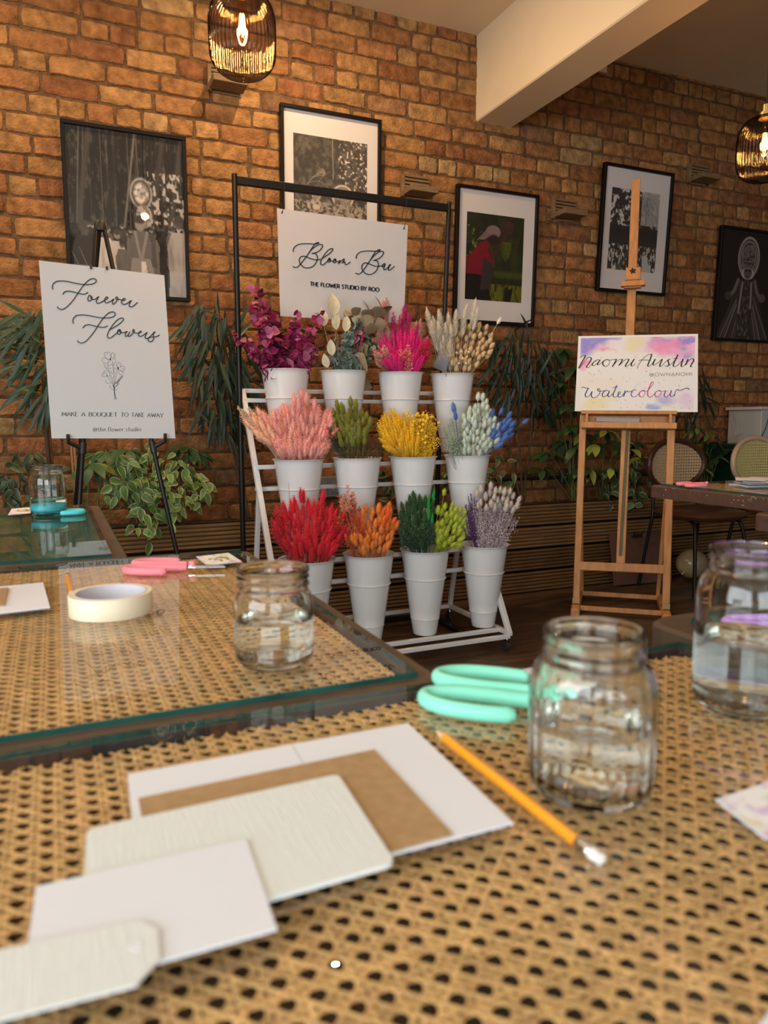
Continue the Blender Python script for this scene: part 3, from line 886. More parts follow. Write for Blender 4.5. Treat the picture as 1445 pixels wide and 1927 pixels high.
# ------------------------------------------------------------------ pencils
M_YEL = mat('orange_paint', (.90, .33, .012), rough=.32, coat=.3)
M_RAW = mat('raw_pencil_wood', (.72, .50, .30), rough=.7)
M_LEAD = mat('graphite', (.05, .05, .05), rough=.4)
M_ERASER = mat('white_eraser', (.80, .78, .75), rough=.8)
def pencil(label, tip, end, r=.0036):
    z = GLASS_Z + .0002
    a = Vector((end[0], end[1], z + r)); b = Vector((tip[0], tip[1], z + r)); d = (b - a).normalized(); L = (b - a).length
    t = thing('pencil', label, 'pencil', ((a.x + b.x) / 2, (a.y + b.y) / 2, z), 'orange pencils')
    def hexa(u0, u1, r0, r1, seg=6):
        mb = MB(); mb.tube([a + d * u0, a + d * u1], [r0, r1], seg); return mb
    part('eraser', hexa(0, .008, r * .92, r * .98, 14), M_ERASER, t, smooth=40)
    mb = MB(); mb.tube([a + d * .0075, a + d * .010, a + d * .0115, a + d * .013, a + d * .0145, a + d * .016, a + d * .019], [r * 1.02, r * 1.02, r * .95, r * 1.04, r * .95, r * 1.04, r * 1.0], 16)
    part('ferrule', mb, M_STEEL, t, smooth=True)
    part('body', hexa(.0188, L - .017, r, r), M_YEL, t)
    part('wood_tip', hexa(L - .017, L - .005, r * .98, r * .30, 12), M_RAW, t, smooth=40)
    part('lead', hexa(L - .005, L, r * .30, r * .06, 10), M_LEAD, t)
pencil('orange pencil with silver ferrule lying beside the white folded card', PX(816, 1381), PX(1130, 1630))
pencil('orange pencil poking out behind the roll of masking tape', PX(126, 1084) + (PX(136, 1128) - PX(126, 1084)).normalized() * .165, PX(126, 1084))

# ------------------------------------------------------------------ paper cards
M_WHITE = mat('white_card', (.74, .775, .85), rough=.75)
M_TEXT = mat('laid_white_card', (.72, .765, .765), rough=.8, bump=.18, bscale=14, stretch=(60, 2, 1))
M_KRAFT = mat('kraft_card', (.40, .255, .125), rough=.85, noise=.12, nscale=120)
def card(name, label, corners, z, th, m_, r=0.0, group=None, fold=None):
    """corners: three or four plan points (x, y) going round; z height of the underside above the glass"""
    c = [Vector((p[0], p[1])) for p in corners]
    if len(c) == 3: c.append(c[0] + c[2] - c[1])
    pts = []
    n = len(c)
    for i in range(n):
        p, a, b = c[i], c[i - 1], c[(i + 1) % n]
        if r and n == 4:
            u = (a - p).normalized() * r; v = (b - p).normalized() * r
            for k in range(5):
                q = k / 4; pts.append(p + u * (1 - q) ** 2 + v * q ** 2)
        else: pts.append(p)
    mb = MB(); mb.prism([(p.x, p.y) for p in pts], (1, 0, 0), (0, 1, 0), (0, 0, 1), (0, 0, GLASS_Z + z), th)
    o = solo(name, mb, m_, label, 'card', group)
    return o
def pz(x, y, z): return at_z(x, y, GLASS_Z + z)
cs = [pz(240, 1457, .0012), pz(768, 1361, .0012), pz(966, 1549, .0012)]
big = [Vector((p.x, p.y)) for p in cs]; big.append(big[0] + big[2] - big[1])
t = thing('folded_card', 'largest white folded card at the bottom of the card pile', 'card', ((big[0].x + big[2].x) / 2, (big[0].y + big[2].y) / 2, GLASS_Z + .0002), 'paper cards on the nearest table')
f = .545
A_, B_, C_, D_ = big; E1 = A_ + (B_ - A_) * f; E2 = D_ + (C_ - D_) * f
for nm, q, dz in (('left_leaf', [A_, E1, E2, D_], 0), ('right_leaf', [E1 + (B_ - A_) * .003, B_, C_, E2 + (B_ - A_) * .003], 0)):
    mb = MB(); mb.prism([(p.x, p.y) for p in q], (1, 0, 0), (0, 1, 0), (0, 0, 1), (0, 0, GLASS_Z + .0003 + dz), .0011); part(nm, mb, M_WHITE, t)
card('kraft_card', 'brown kraft card lying on the white folded card', [pz(260, 1502, .0026), pz(704, 1410, .0026), pz(852, 1569, .0026)], .0016, .0010, M_KRAFT, group='paper cards on the nearest table')
card('rounded_card', 'white textured card with rounded corners on top of the kraft card', [pz(163, 1560, .0052), pz(636, 1456, .0052), pz(744, 1622, .0052)], .0027, .0025, M_TEXT, r=.006, group='paper cards on the nearest table')
card('small_card', 'small plain white card overlapping the rounded card', [pz(68, 1667, .0068), pz(463, 1577, .0068), pz(521, 1746, .0068)], .0053, .0013, M_WHITE, group='paper cards on the nearest table')
tg = [(-70, 1800), (262, 1732), (297, 1746), (301, 1802), (256, 1852), (-70, 1936)]
t = thing('gift_tag', 'white textured gift tag with cut corners at the lower left', 'tag', pz(140, 1820, .0067), 'paper cards on the nearest table')
q = [pz(x, y, .0082) for x, y in tg]
mb = MB(); mb.prism([(p.x, p.y) for p in q], (1, 0, 0), (0, 1, 0), (0, 0, 1), (0, 0, GLASS_Z + .0068), .0013); part('tag_sheet', mb, M_TEXT, t)
c = pz(257, 1780, .0083); mb = MB(); mb.lathe([(.0013, .0), (.0016, .0003), (.0024, .0003), (.0027, 0)], 18, (c.x, c.y, GLASS_Z + .0081)); part('eyelet', mb, M_WHITE, t, smooth=True)
# cards on the second table
card('white_card', 'white card at the left edge of the second table', [pz(-90, 1113, .001), pz(81, 1096, .001), pz(94, 1143, .001)], .0002, .0011, M_WHITE, group='cards on the second table')
card('kraft_card', 'brown kraft card lying on the white card at the left edge', [pz(-100, 1113, .004), pz(16, 1105, .004), pz(8, 1137, .004)], .0014, .0022, M_KRAFT, group='cards on the second table')
card('white_card', 'white card corner at the bottom right of the picture', [pz(1424, 1935, .001), pz(1462, 1885, .001), pz(1560, 1930, .001)], .0002, .0009, M_WHITE)

def postcard(label, corners, z=0.0002, seed=1, style=0, z0=None):
    c = [Vector(p) for p in corners]
    if len(c) == 3: c.append(c[0] + c[2] - c[1])
    cv = Canvas(56, 40, (.84, .84, .86), seed)
    n = cv.noise(4)
    cv.mix((n - .55) * 4, (.60, .42, .72)); n = cv.noise(4); cv.mix((n - .58) * 4, (.72, .66, .30))
    n = cv.noise(5); cv.mix((n - .52) * 5 * (cv.noise(3) > .4), (.84, .85, .87))
    if style == 0:
        for i in range(26):
            th = cv.r.uniform(0, 6.28); q = cv.r.uniform(0, 1) ** .5
            cv.ell(.5 + .30 * q * math.cos(th), .5 + .24 * q * math.sin(th), .07, .035, [(.20, .26, .03), (.34, .36, .05), (.10, .30, .28), (.50, .46, .08)][i % 4], rot=cv.r.uniform(0, 3))
    else:
        for i in range(7): cv.line([(.50 + .05 * i, .25), (.62 + .05 * i, .62)], .012, (.22, .25, .06))
        for i in range(10): cv.ell(cv.r.uniform(.5, .95), cv.r.uniform(.2, .7), .05, .04, (.28, .30, .06), rot=cv.r.uniform(0, 3), k=.8)
    t = thing('postcard', label, 'postcard', (c[0] + c[2]) / 2, 'painted leaf postcards')
    mb = MB(); mb.prism([(p.x, p.y) for p in c], (1, 0, 0), (0, 1, 0), (0, 0, 1), (0, 0, GLASS_Z + z), .0006); part('card_stock', mb, M_WHITE, t)
    zt = GLASS_Z + z + .0007
    o = np.array((c[0].x, c[0].y, zt)); ex = np.array((c[1].x, c[1].y, zt)) - o; ey = np.array((c[3].x, c[3].y, zt)) - o
    np_part('leaf_painting', *cv.grid(o + ex * .03 + ey * .03, ex * .94, ey * .94), M_PRINT, t)
postcard('leaf postcard behind the pink scissors at the back of the second table', [pz(369, 1047, .001), pz(430, 1040, .001), pz(455, 1056, .001)], seed=4)
postcard('leaf postcard left of the blue water jar on the green table', [pz(22, 957, .001), pz(75, 953, .001), pz(72, 964, .001)], seed=6)
postcard('lilac leaf postcard behind the fluted jar beside mint scissors', [pz(973, 1261, .001), pz(1075, 1242, .001), pz(1150, 1290, .001)], seed=8)
postcard('yellow and lilac leaf postcard at the right edge of the nearest table', [pz(1346, 1504, .001), pz(1460, 1464, .001), pz(1560, 1530, .001)], seed=9, style=1)

# fan of papers on the far right table
rr = random.Random(4); b0 = at_z(1432, 913, GLASS_Z)
for k in range(9):
    a = rr.uniform(-.6, .9); c = b0 + Vector((rr.uniform(-.05, .07), rr.uniform(-.05, .06), 0)); u = Vector((math.cos(a), math.sin(a))); v = Vector((-u.y, u.x))
    q = [Vector((c.x, c.y)) + u * x + v * y for x, y in ((-.075, -.05), (.075, -.05), (.075, .05), (-.075, .05))]
    card('loose_card', 'white card in the loose fan of cards on the far right table', q, .0002 + k * .0028, .0008, M_WHITE, group='fan of white cards on the far right table')

# ------------------------------------------------------------------ masking tape
c = PX(210, 1152); r = .0505; h = .0265; z0 = GLASS_Z + .0002
t = thing('tape_roll', 'roll of cream masking tape on the second table', 'tape', (c.x, c.y, z0))
mb = MB(); mb.lathe([(r - .0065, z0 + .0004), (r - .0004, z0), (r, z0 + .0005), (r, z0 + h - .0005), (r - .0004, z0 + h), (r - .0065, z0 + h - .0004)], 72, (c.x, c.y, 0))
part('tape', mb, mat('masking_tape', (.78, .70, .52), rough=.5, noise=.04, nscale=30), t, smooth=40)
mb = MB(); ri = r - .0066; mb.lathe([(ri, z0), (ri, z0 + h), (ri - .0022, z0 + h), (ri - .0022, z0), (ri, z0)], 72, (c.x, c.y, 0))
part('cardboard_core', mb, mat('grey_cardboard', (.62, .62, .68), rough=.7), t, smooth=40)
# small curl of wire next to it
c = PX(296, 1157)
pts = crom([(-.016, -.006, .0012), (-.006, .001, .0012), (.002, .008, .003), (.009, .004, .004), (.006, -.003, .002), (-.001, -.001, .0012), (.002, .008, .0015)], 6)
mb = MB(); mb.tube([(c.x + x, c.y + y, GLASS_Z + z) for x, y, z in pts], .0006, 6)
solo('wire_curl', mb, M_BLACKPL, 'tiny dark wire curl right of the masking tape', 'wire', smooth=True)
# ------------------------------------------------------------------ lettering
def ribbon(mb, pts, w, to3, n, h, r_end=True):
    """flat raised stroke: pts in picture points, to3 maps them on the board, w half-width (m) per point or one value"""
    P = [to3(*p[:2]) for p in pts]; k = len(P)
    ws = w if isinstance(w, list) else [w] * k
    vs = []
    for i, p in enumerate(P):
        d = P[min(i + 1, k - 1)] - P[max(i - 1, 0)]
        if d.length < 1e-9: d = Vector((1, 0, 0))
        d.normalize(); s = n.cross(d).normalized() * ws[i]
        vs += [p - s, p + s, p + s * .8 + n * h, p - s * .8 + n * h]
    fs = [(0, 1, 2, 3)] + [tuple((k - 1) * 4 + q for q in (3, 2, 1, 0))]
    for i in range(k - 1):
        for q in range(4):
            fs.append((i * 4 + q, i * 4 + (q + 1) % 4, (i + 1) * 4 + (q + 1) % 4, (i + 1) * 4 + q))
    mb.add(vs, fs)
# single-stroke capitals and small letters: unit cap height, y down from the cap line; (width, strokes)
def arc(cx_, cy_, rx, ry, a0, a1, n=10):
    return [(cx_ + rx * math.cos(math.radians(a0 + (a1 - a0) * i / n)), cy_ + ry * math.sin(math.radians(a0 + (a1 - a0) * i / n))) for i in range(n + 1)]
GL = {
 'A': (.78, [[(0, 1), (.39, 0), (.78, 1)], [(.15, .65), (.63, .65)]]),
 'B': (.60, [[(.04, 0), (.04, 1)], [(.04, 0), (.30, 0)] + arc(.30, .235, .24, .235, -90, 90) + [(.04, .47)], [(.30, .47)] + arc(.32, .735, .28, .265, -90, 90) + [(.04, 1)]]),
 'D': (.78, [[(.04, 0), (.04, 1)], [(.04, 0), (.28, 0)] + arc(.28, .5, .48, .5, -90, 90, 14) + [(.04, 1)]]),
 'E': (.56, [[(.54, 0), (.04, 0), (.04, 1), (.56, 1)], [(.04, .47), (.46, .47)]]),
 'F': (.54, [[(.54, 0), (.04, 0), (.04, 1)], [(.04, .48), (.45, .48)]]),
 'H': (.74, [[(.04, 0), (.04, 1)], [(.70, 0), (.70, 1)], [(.04, .48), (.70, .48)]]),
 'I': (.16, [[(.08, 0), (.08, 1)]]),
 'K': (.68, [[(.04, 0), (.04, 1)], [(.62, 0), (.04, .55)], [(.22, .40), (.68, 1)]]),
 'L': (.52, [[(.04, 0), (.04, 1), (.52, 1)]]),
 'M': (.92, [[(.04, 1), (.08, 0), (.46, .85), (.84, 0), (.88, 1)]]),
 'N': (.80, [[(.06, 1), (.06, 0), (.74, 1), (.74, 0)]]),
 'O': (.90, [arc(.45, .5, .43, .5, -90, 270, 24)]),
 'Q': (.90, [arc(.45, .5, .43, .5, -90, 270, 24), [(.50, .78), (.92, 1.16)]]),
 'R': (.64, [[(.04, 0), (.04, 1)], [(.04, 0), (.30, 0)] + arc(.30, .26, .26, .26, -90, 90) + [(.04, .52)], [(.28, .52), (.64, 1)]]),
 'S': (.54, [[(.48, .12)] + arc(.27, .25, .22, .25, -60, -200, 8) + arc(.27, .75, .24, .25, -60, 150, 10)[0:]]),
 'T': (.68, [[(0, 0), (.68, 0)], [(.34, 0), (.34, 1)]]),
 'U': (.74, [[(.05, 0), (.05, .62)] + arc(.37, .64, .32, .36, 180, 0, 12) + [(.69, 0)]]),
 'W': (1.12, [[(0, 0), (.30, 1), (.56, .1), (.82, 1), (1.12, 0)]]),
 'Y': (.72, [[(0, 0), (.36, .52), (.72, 0)], [(.36, .52), (.36, 1)]]),
 '@': (.92, [arc(.46, .62, .18, .20, 0, 360, 14), [(.66, .40), (.64, .72), (.72, .84)] + arc(.46, .6, .42, .46, 20, -300, 20)]),
 't': (.40, [[(.16, .10), (.16, .85), (.24, .98), (.38, .96)], [(0, .38), (.38, .38)]]),
 'h': (.54, [[(.06, 0), (.06, 1)], [(.06, .56)] + arc(.27, .58, .21, .22, 190, 360, 8) + [(.48, 1)]]),
 'e': (.54, [[(.08, .68), (.48, .68)] + arc(.28, .68, .22, .31, 0, -300, 14)]),
 'f': (.40, [[(.40, .06), (.26, .0), (.16, .14), (.16, 1)], [(0, .40), (.36, .40)]]),
 'l': (.16, [[(.08, 0), (.08, 1)]]),
 'o': (.56, [arc(.28, .68, .25, .31, -90, 270, 16)]),
 'w': (.78, [[(0, .38), (.20, 1), (.39, .42), (.58, 1), (.78, .38)]]),
 'r': (.38, [[(.06, .38), (.06, 1)], [(.06, .60), (.18, .42), (.36, .40)]]),
 's': (.42, [[(.38, .46), (.22, .37), (.07, .50), (.20, .66), (.36, .80), (.22, .99), (.03, .90)]]),
 'u': (.54, [[(.06, .38), (.06, .80), (.20, .99), (.38, .94), (.48, .78)], [(.48, .38), (.48, 1)]]),
 'd': (.56, [[(.50, 0), (.50, 1)], [(.50, .60)] + arc(.27, .69, .23, .30, -30, -330, 14)]),
 'i': (.16, [[(.08, .38), (.08, 1)], [(.08, .14), (.08, .20)]]),
 '.': (.14, [[(.07, .94), (.07, 1)]]),
}
def write(mb, text, p0, p1, cap, to3, n, h, thick, thin, track=.16, space=.42):
    """text fitted between baseline points p0 and p1 (picture points), cap height in picture pixels"""
    tot = 0
    for ch in text: tot += (space if ch == ' ' else GL[ch][0]) + track
    tot -= track
    ux, uy = (p1[0] - p0[0]) / tot, (p1[1] - p0[1]) / tot
    x = 0
    for ch in text:
        if ch == ' ': x += space + track; continue
        wd, st = GL[ch]
        for s in st:
            q = []
            for (a, b), (c, d) in zip(s[:-1], s[1:]):
                k = 3 if len(s) < 6 else 1
                for i in range(k): q.append((a + (c - a) * i / k, b + (d - b) * i / k))
            q.append(s[-1])
            pts = [(p0[0] + (x + a) * ux, p0[1] + (x + a) * uy - (1 - b) * cap) for a, b in q]
            ws = []
            for i in range(len(q)):
                a, b = q[max(i - 1, 0)], q[min(i + 1, len(q) - 1)]
                dx, dy = abs(b[0] - a[0]), abs(b[1] - a[1]); v = dy / (math.hypot(dx, dy) + 1e-9)
                ws.append(thin + (thick - thin) * v ** 2)
            ribbon(mb, pts, ws, to3, n, h)
        x += wd + track
def script_line(mb, strokes, org, sc, to3, n, h, w, dens=5):
    for s in strokes:
        pts = [(org[0] + x / sc, org[1] + y / sc) for x, y in crom(s, dens)]
        ribbon(mb, pts, w, to3, n, h)

M_BOARD = mat('white_sign_board', (.56, .56, .56), rough=.5, spec=.35)
M_INK = mat('black_acrylic', (.006, .006, .006), rough=.25)
M_PRINTINK = mat('black_print', (.012, .012, .013), rough=.6)
M_BLACKMETAL = mat('black_metal', (.008, .008, .008), rough=.35, spec=.35)

def board_mesh(c4, th, n):
    """four corner points (TL, TR, BR, BL), thickness behind"""
    mb = MB(); b = [p - n * th for p in c4]
    mb.add(list(c4) + b, [(3, 2, 1, 0), (4, 5, 6, 7)] + [(i, (i + 1) % 4, 4 + (i + 1) % 4, 4 + i) for i in range(4)])
    return mb

# ---- 'Forever Flowers' board on its black tripod easel
lean = math.radians(4)
FN = Vector((0, -math.cos(lean), math.sin(lean))); FP = Vector((.2, 2.84, .925))
ff = lambda x, y: at_plane(x, y, FP, FN)
c4 = [ff(73, 490), ff(309, 518), ff(330, 825), ff(97, 825)]
t = thing('sign_board', 'white flower sign board standing on the black tripod easel', 'sign', (c4[2] + c4[3]) / 2)
part('board', board_mesh(c4, .005, FN), M_BOARD, t)
fon = lambda x, y: ff(x, y) + FN * .0004
mb = MB()
Fs = [(62, 230), (55, 195), (70, 155), (110, 130), (165, 124), (240, 130), (330, 150), (420, 166), (480, 170), (540, 163), (585, 145), (597, 122), (585, 102), (555, 95), (515, 108), (470, 145), (430, 190), (395, 240), (360, 290), (320, 350), (270, 410), (220, 455), (175, 476), (140, 468), (112, 442)]
Fc = [(182, 290), (205, 262), (245, 250), (300, 256), (360, 272), (420, 285), (460, 285), (495, 265)]
orever = [(535, 312), (512, 300), (497, 325), (495, 355), (510, 372), (532, 362), (545, 335), (535, 312), (530, 330), (548, 350), (580, 350), (612, 328), (626, 316), (612, 345), (598, 375), (603, 395), (625, 400), (660, 385), (700, 362), (732, 345), (740, 328), (722, 322), (704, 345), (700, 375), (718, 393), (755, 385), (795, 360), (815, 345), (800, 375), (797, 402), (812, 410), (838, 385), (860, 350), (862, 328), (845, 322), (838, 338), (855, 352), (885, 352), (920, 362), (950, 360), (955, 345), (935, 340), (915, 362), (910, 390), (928, 412), (965, 408), (1000, 385), (1030, 365), (1012, 395), (1002, 425), (1018, 443), (1050, 436), (1082, 410), (1107, 388)]
script_line(mb, [Fs, Fc, orever], (90, 510), 6.568, fon, FN, .0035, .00155)
F2 = [(138, 258), (128, 225), (140, 180), (180, 145), (250, 134), (330, 140), (430, 158), (520, 174), (600, 178), (670, 172), (715, 155), (735, 128), (722, 100), (685, 92), (640, 108), (590, 150), (545, 205), (500, 270), (455, 340), (410, 405), (360, 465), (310, 515), (258, 536), (215, 525), (192, 502)]
F2c = [(270, 322), (300, 288), (350, 275), (410, 285), (475, 300), (540, 312), (585, 310), (625, 290)]
lowers = [(655, 345), (720, 310), (790, 265), (840, 220), (852, 190), (830, 178), (790, 190), (740, 230), (690, 290), (650, 350), (625, 410), (622, 445), (645, 467), (680, 455), (725, 420), (765, 385), (800, 345), (780, 350), (765, 380), (775, 410), (800, 408), (815, 380), (806, 348), (803, 375), (830, 390), (870, 383), (905, 370), (882, 400), (877, 430), (897, 440), (925, 412), (945, 375), (925, 412), (920, 436), (942, 440), (975, 410), (1002, 372), (1005, 348), (988, 345), (987, 368), (1010, 388), (1050, 396), (1085, 390), (1108, 378), (1098, 366), (1074, 388), (1066, 418), (1082, 440), (1120, 434), (1160, 405), (1190, 385), (1172, 418), (1160, 455), (1180, 472), (1220, 455), (1265, 410), (1305, 380), (1285, 385), (1276, 412), (1287, 452), (1275, 495), (1240, 518), (1210, 505), (1206, 475), (1232, 455), (1290, 450), (1335, 440), (1368, 420)]
script_line(mb, [F2, F2c, lowers], (120, 575), 7.605, fon, FN, .0035, .00155)
part('raised_script', mb, M_INK, t, smooth=40)
mb = MB()
write(mb, 'MAKE A BOUQUET', (116.5, 783), (220.5, 784), 7.8, fon, FN, .0003, .00120, .00042, track=.13, space=.5)
write(mb, 'TO TAKE AWAY', (228, 784), (307, 785.5), 7.8, fon, FN, .0003, .00120, .00042, track=.13, space=.5)
part('tagline', mb, M_PRINTINK, t); mb = MB()
write(mb, '@the.flower.studio', (175, 812), (265, 811.5), 8.2, fon, FN, .0003, .0009, .00042, track=.16)
part('handle_text', mb, M_PRINTINK, t)
# line drawing of a small bunch of flowers
mb = MB()
def dr(pts, w=.00042, dens=4, close=False): ribbon(mb, [(180 + x / 17.51, 650 + y / 17.51) for x, y in crom(pts, dens, close)] + ([(180 + pts[0][0] / 17.51, 650 + pts[0][1] / 17.51)] if close else []), w, fon, FN, .0002)
for p in ([(470, 460), (400, 470), (330, 420), (290, 330), (290, 250), (330, 230), (380, 240), (420, 215), (470, 250), (500, 330), (510, 400)], [(520, 420), (500, 330), (540, 240), (575, 225), (610, 270), (600, 350), (560, 420)],
          [(610, 280), (645, 300), (640, 370), (600, 430)], [(540, 450), (610, 440), (660, 480), (650, 560), (590, 580), (540, 530)], [(440, 470), (330, 410), (250, 420), (200, 480), (240, 540), (320, 590), (390, 580), (430, 520)],
          [(470, 500), (410, 560), (420, 640), (480, 655), (545, 610), (540, 540)], [(710, 740), (660, 640), (590, 625), (575, 690), (640, 740)], [(740, 710), (690, 620), (740, 555), (800, 570), (845, 640), (790, 720)],
          [(790, 730), (860, 690), (940, 700), (960, 780), (900, 855), (800, 810)], [(770, 800), (860, 860), (910, 910), (850, 970), (790, 950), (750, 860)], [(700, 770), (620, 760), (590, 830), (640, 915), (710, 900), (745, 830)],
          [(390, 1000), (250, 1035), (205, 980), (240, 900), (330, 830), (420, 840), (440, 900)], [(380, 990), (330, 890), (270, 920), (255, 1000)], [(370, 250), (410, 300)], [(500, 330), (525, 380)], [(760, 640), (780, 580)], [(860, 775), (940, 780)], [(650, 860), (690, 800)]):
    dr(p)
for p in ([(560, 620), (590, 850), (610, 1150), (600, 1400)], [(680, 930), (640, 1150), (610, 1400)], [(400, 1030), (520, 1200), (590, 1380)], [(410, 640), (420, 780), (480, 950), (560, 1180), (595, 1380)], [(320, 1150), (390, 1250), (520, 1230)], [(460, 1320), (510, 1420), (600, 1480)],
          [(690, 1420), (680, 1470), (630, 1480)], [(640, 1400), (700, 1300), (800, 1130), (890, 1020)], [(660, 1370), (790, 1250)]):
    dr(p, .0005)
dr([(610, 1360), (615, 1500), (640, 1640), (680, 1780)], .001); dr([(605, 1480), (618, 1640), (625, 1780)], .0006)
for x, y, r in ((485, 455, 36), (740, 760, 40), (378, 1000, 26), (612, 1420, 34), (480, 755, 16), (515, 880, 16), (460, 1010, 16), (570, 1060, 14), (545, 930, 14), (275, 635, 12), (290, 740, 12), (380, 640, 12)):
    dr([(x - r * .5, y), (x + r * .5, y)], r / 17.51 * .0022, 2)
for k in range(8): dr([(660 + 30 * k, 1270 - 34 * k), (640 + 30 * k, 1220 - 34 * k)], .0008, 2); dr([(670 + 30 * k, 1260 - 34 * k), (720 + 27 * k, 1240 - 34 * k)], .0008, 2)
for k in range(6): dr([(400 - 22 * k, 790 - 30 * k), (350 - 18 * k, 760 - 30 * k)], .0005, 2)
part('flower_drawing', mb, M_PRINTINK, t)
# black tripod easel
apex = at_y(188, 424, 3.03)
t = thing('tripod_easel', 'black metal tripod easel carrying the white flower sign board', 'easel', (.22, 2.95, 0))
hooks = [ff(128, 826), ff(310, 824)]
legs = []
for nm, px, py in (('l', 160, 835), ('r', 283, 835)):
    p = at_plane(px, py, FP + Vector((0, .012, 0)), FN); d = p - apex
    k = -apex.z / d.z; legs.append((apex + Vector((.012 if nm == 'r' else -.012, 0, 0)), apex + d * k + Vector((0, 0, .005))))
for a, b in legs:
    mb = MB(); mb.tube([a, b], .0085, 10); part('leg', mb, M_BLACKMETAL, t, smooth=50)
mb = MB(); d = at_y(143, 935, 3.28) - apex; mb.tube([apex, apex + d * (-apex.z / d.z) + Vector((0, 0, .005))], .0075, 10); part('leg', mb, M_BLACKMETAL, t, smooth=50)
mb = MB(); mb.tube([apex - Vector((0, 0, .02)), apex + Vector((0, 0, .008)), apex + Vector((0, 0, .018))], [.020, .020, .012], 14); part('top_cap', mb, M_BLACKPL, t, smooth=50)
for h_, (a, b) in zip(hooks, legs):
    q = a + (b - a) * ((a.z - h_.z + .035) / (a.z - b.z))
    mb = MB(); mb.tube([q, h_ + FN * .006 - Vector((0, 0, .012)), h_ + FN * .012 - Vector((0, 0, .006)), h_ + FN * .012 + Vector((0, 0, .016))], [.009, .007, .006, .006], 8)
    part('support_arm', mb, M_BLACKPL, t, smooth=50)
    mb = MB(); mb.tube([q - (b - a).normalized() * .02, q + (b - a).normalized() * .02], .0125, 10); part('clamp', mb, M_BLACKPL, t, smooth=50)
for px, py in ((171, 501), (201, 503)):
    h_ = at_plane(px, py, FP, FN); mb = MB(); mb.tube([h_ - FN * .008, h_ + FN * .004, h_ + FN * .006 - Vector((0, 0, .01))], .004, 8); part('top_clip', mb, M_BLACKPL, t, smooth=50)

# ---- clothes rail with the hanging 'Bloom Bar' board
RY = 3.16
tl = at_y(441, 330, RY); tr = at_y(845, 389, RY); zt = (tl.z + tr.z) / 2
bl = at_y(450, 1030, RY); br = at_y(813, 1166, RY)
t = thing('garment_rail', 'black garment rail frame standing behind the white flower stand', 'rail', ((tl.x + tr.x) / 2, RY, 0))
mb = MB(); mb.tube([(tl.x, RY, zt + .012), (tl.x - .004, RY, .02)], .0115, 12); part('post', mb, M_BLACKMETAL, t, smooth=50)
mb = MB(); mb.tube([(tr.x, RY, zt + .012), (br.x, RY, .02)], .0115, 12); part('post', mb, M_BLACKMETAL, t, smooth=50)
mb = MB(); mb.box((tl.x + .008, RY - .010, zt - .030), (tr.x - .008, RY + .010, zt + .004), .003); part('top_bar', mb, M_BLACKMETAL, t)
mb = MB(); mb.box((tl.x, RY - .011, .022), (br.x, RY + .011, .046), .002); part('bottom_bar', mb, M_BLACKMETAL, t)
for x in (tl.x, br.x + .02):
    mb = MB(); mb.box((x - .018, RY - .26, .006), (x + .018, RY + .20, .022), .004); part('foot', mb, M_BLACKMETAL, t)
BN = Vector((0, -1, 0)); BY = RY - .03
bb = lambda x, y: at_y(x, y, BY)
c4 = [bb(521.5, 392), bb(767.5, 424), bb(759.5, 609), bb(527.5, 595)]
bon = lambda x, y: at_y(x, y, BY) + BN * .0004
t = thing('hanging_sign', 'white shop sign board hanging by black cords from the rail', 'sign', (c4[2] + c4[3]) / 2)
part('board', board_mesh(c4, .004, BN), M_BOARD, t)
B1 = [(138, 348), (138, 300), (165, 245), (225, 195), (320, 170), (440, 165), (560, 170), (640, 172), (700, 160), (718, 145), (690, 138), (650, 152), (610, 190), (560, 265), (500, 360), (430, 460), (360, 550), (290, 635), (235, 690), (185, 705), (125, 682)]
B2 = [(480, 380), (540, 310), (610, 245), (680, 200), (750, 182), (795, 195), (800, 225), (770, 280), (710, 335), (640, 368), (555, 388), (620, 385), (665, 420), (685, 490), (670, 560), (620, 640), (550, 695), (460, 715), (380, 700), (310, 640), (275, 570), (280, 500), (320, 455), (380, 448), (440, 465), (520, 500), (600, 522), (680, 530), (760, 515)]
loom = [(780, 500), (830, 475), (910, 420), (980, 365), (1030, 305), (1025, 278), (985, 278), (920, 320), (850, 400), (795, 490), (758, 570), (760, 625), (795, 648), (840, 625), (890, 580), (930, 540), (962, 490), (935, 512), (915, 555), (935, 582), (965, 570), (980, 525), (962, 495), (962, 540), (1000, 560), (1045, 552), (1082, 505), (1055, 530), (1045, 570), (1062, 598), (1090, 585), (1105, 540), (1088, 508), (1095, 560), (1130, 575), (1170, 560), (1198, 545), (1180, 580), (1160, 620), (1195, 580), (1240, 540), (1278, 515), (1295, 522), (1270, 565), (1240, 605), (1275, 585), (1305, 575), (1310, 615), (1325, 642), (1360, 630), (1395, 605), (1430, 578)]
mb = MB(); script_line(mb, [B1, B2, loom], (540, 445), 12.042, bon, BN, .004, .0018, 4)
C1 = [(145, 605), (140, 555), (170, 490), (240, 430), (350, 402), (480, 396), (600, 400), (700, 402), (770, 392), (795, 372), (765, 358), (720, 375), (660, 420), (590, 530), (530, 630), (460, 740), (390, 840), (320, 940), (250, 1005), (190, 1022), (120, 995)]
C2 = [(530, 635), (600, 550), (680, 475), (760, 420), (830, 405), (875, 420), (880, 460), (840, 530), (770, 590), (690, 630), (605, 655), (680, 655), (725, 690), (745, 770), (725, 860), (670, 950), (590, 1010), (490, 1035), (400, 1010), (330, 950), (295, 870), (300, 790), (345, 730), (400, 718), (460, 735), (560, 775), (650, 805), (740, 812), (820, 800)]
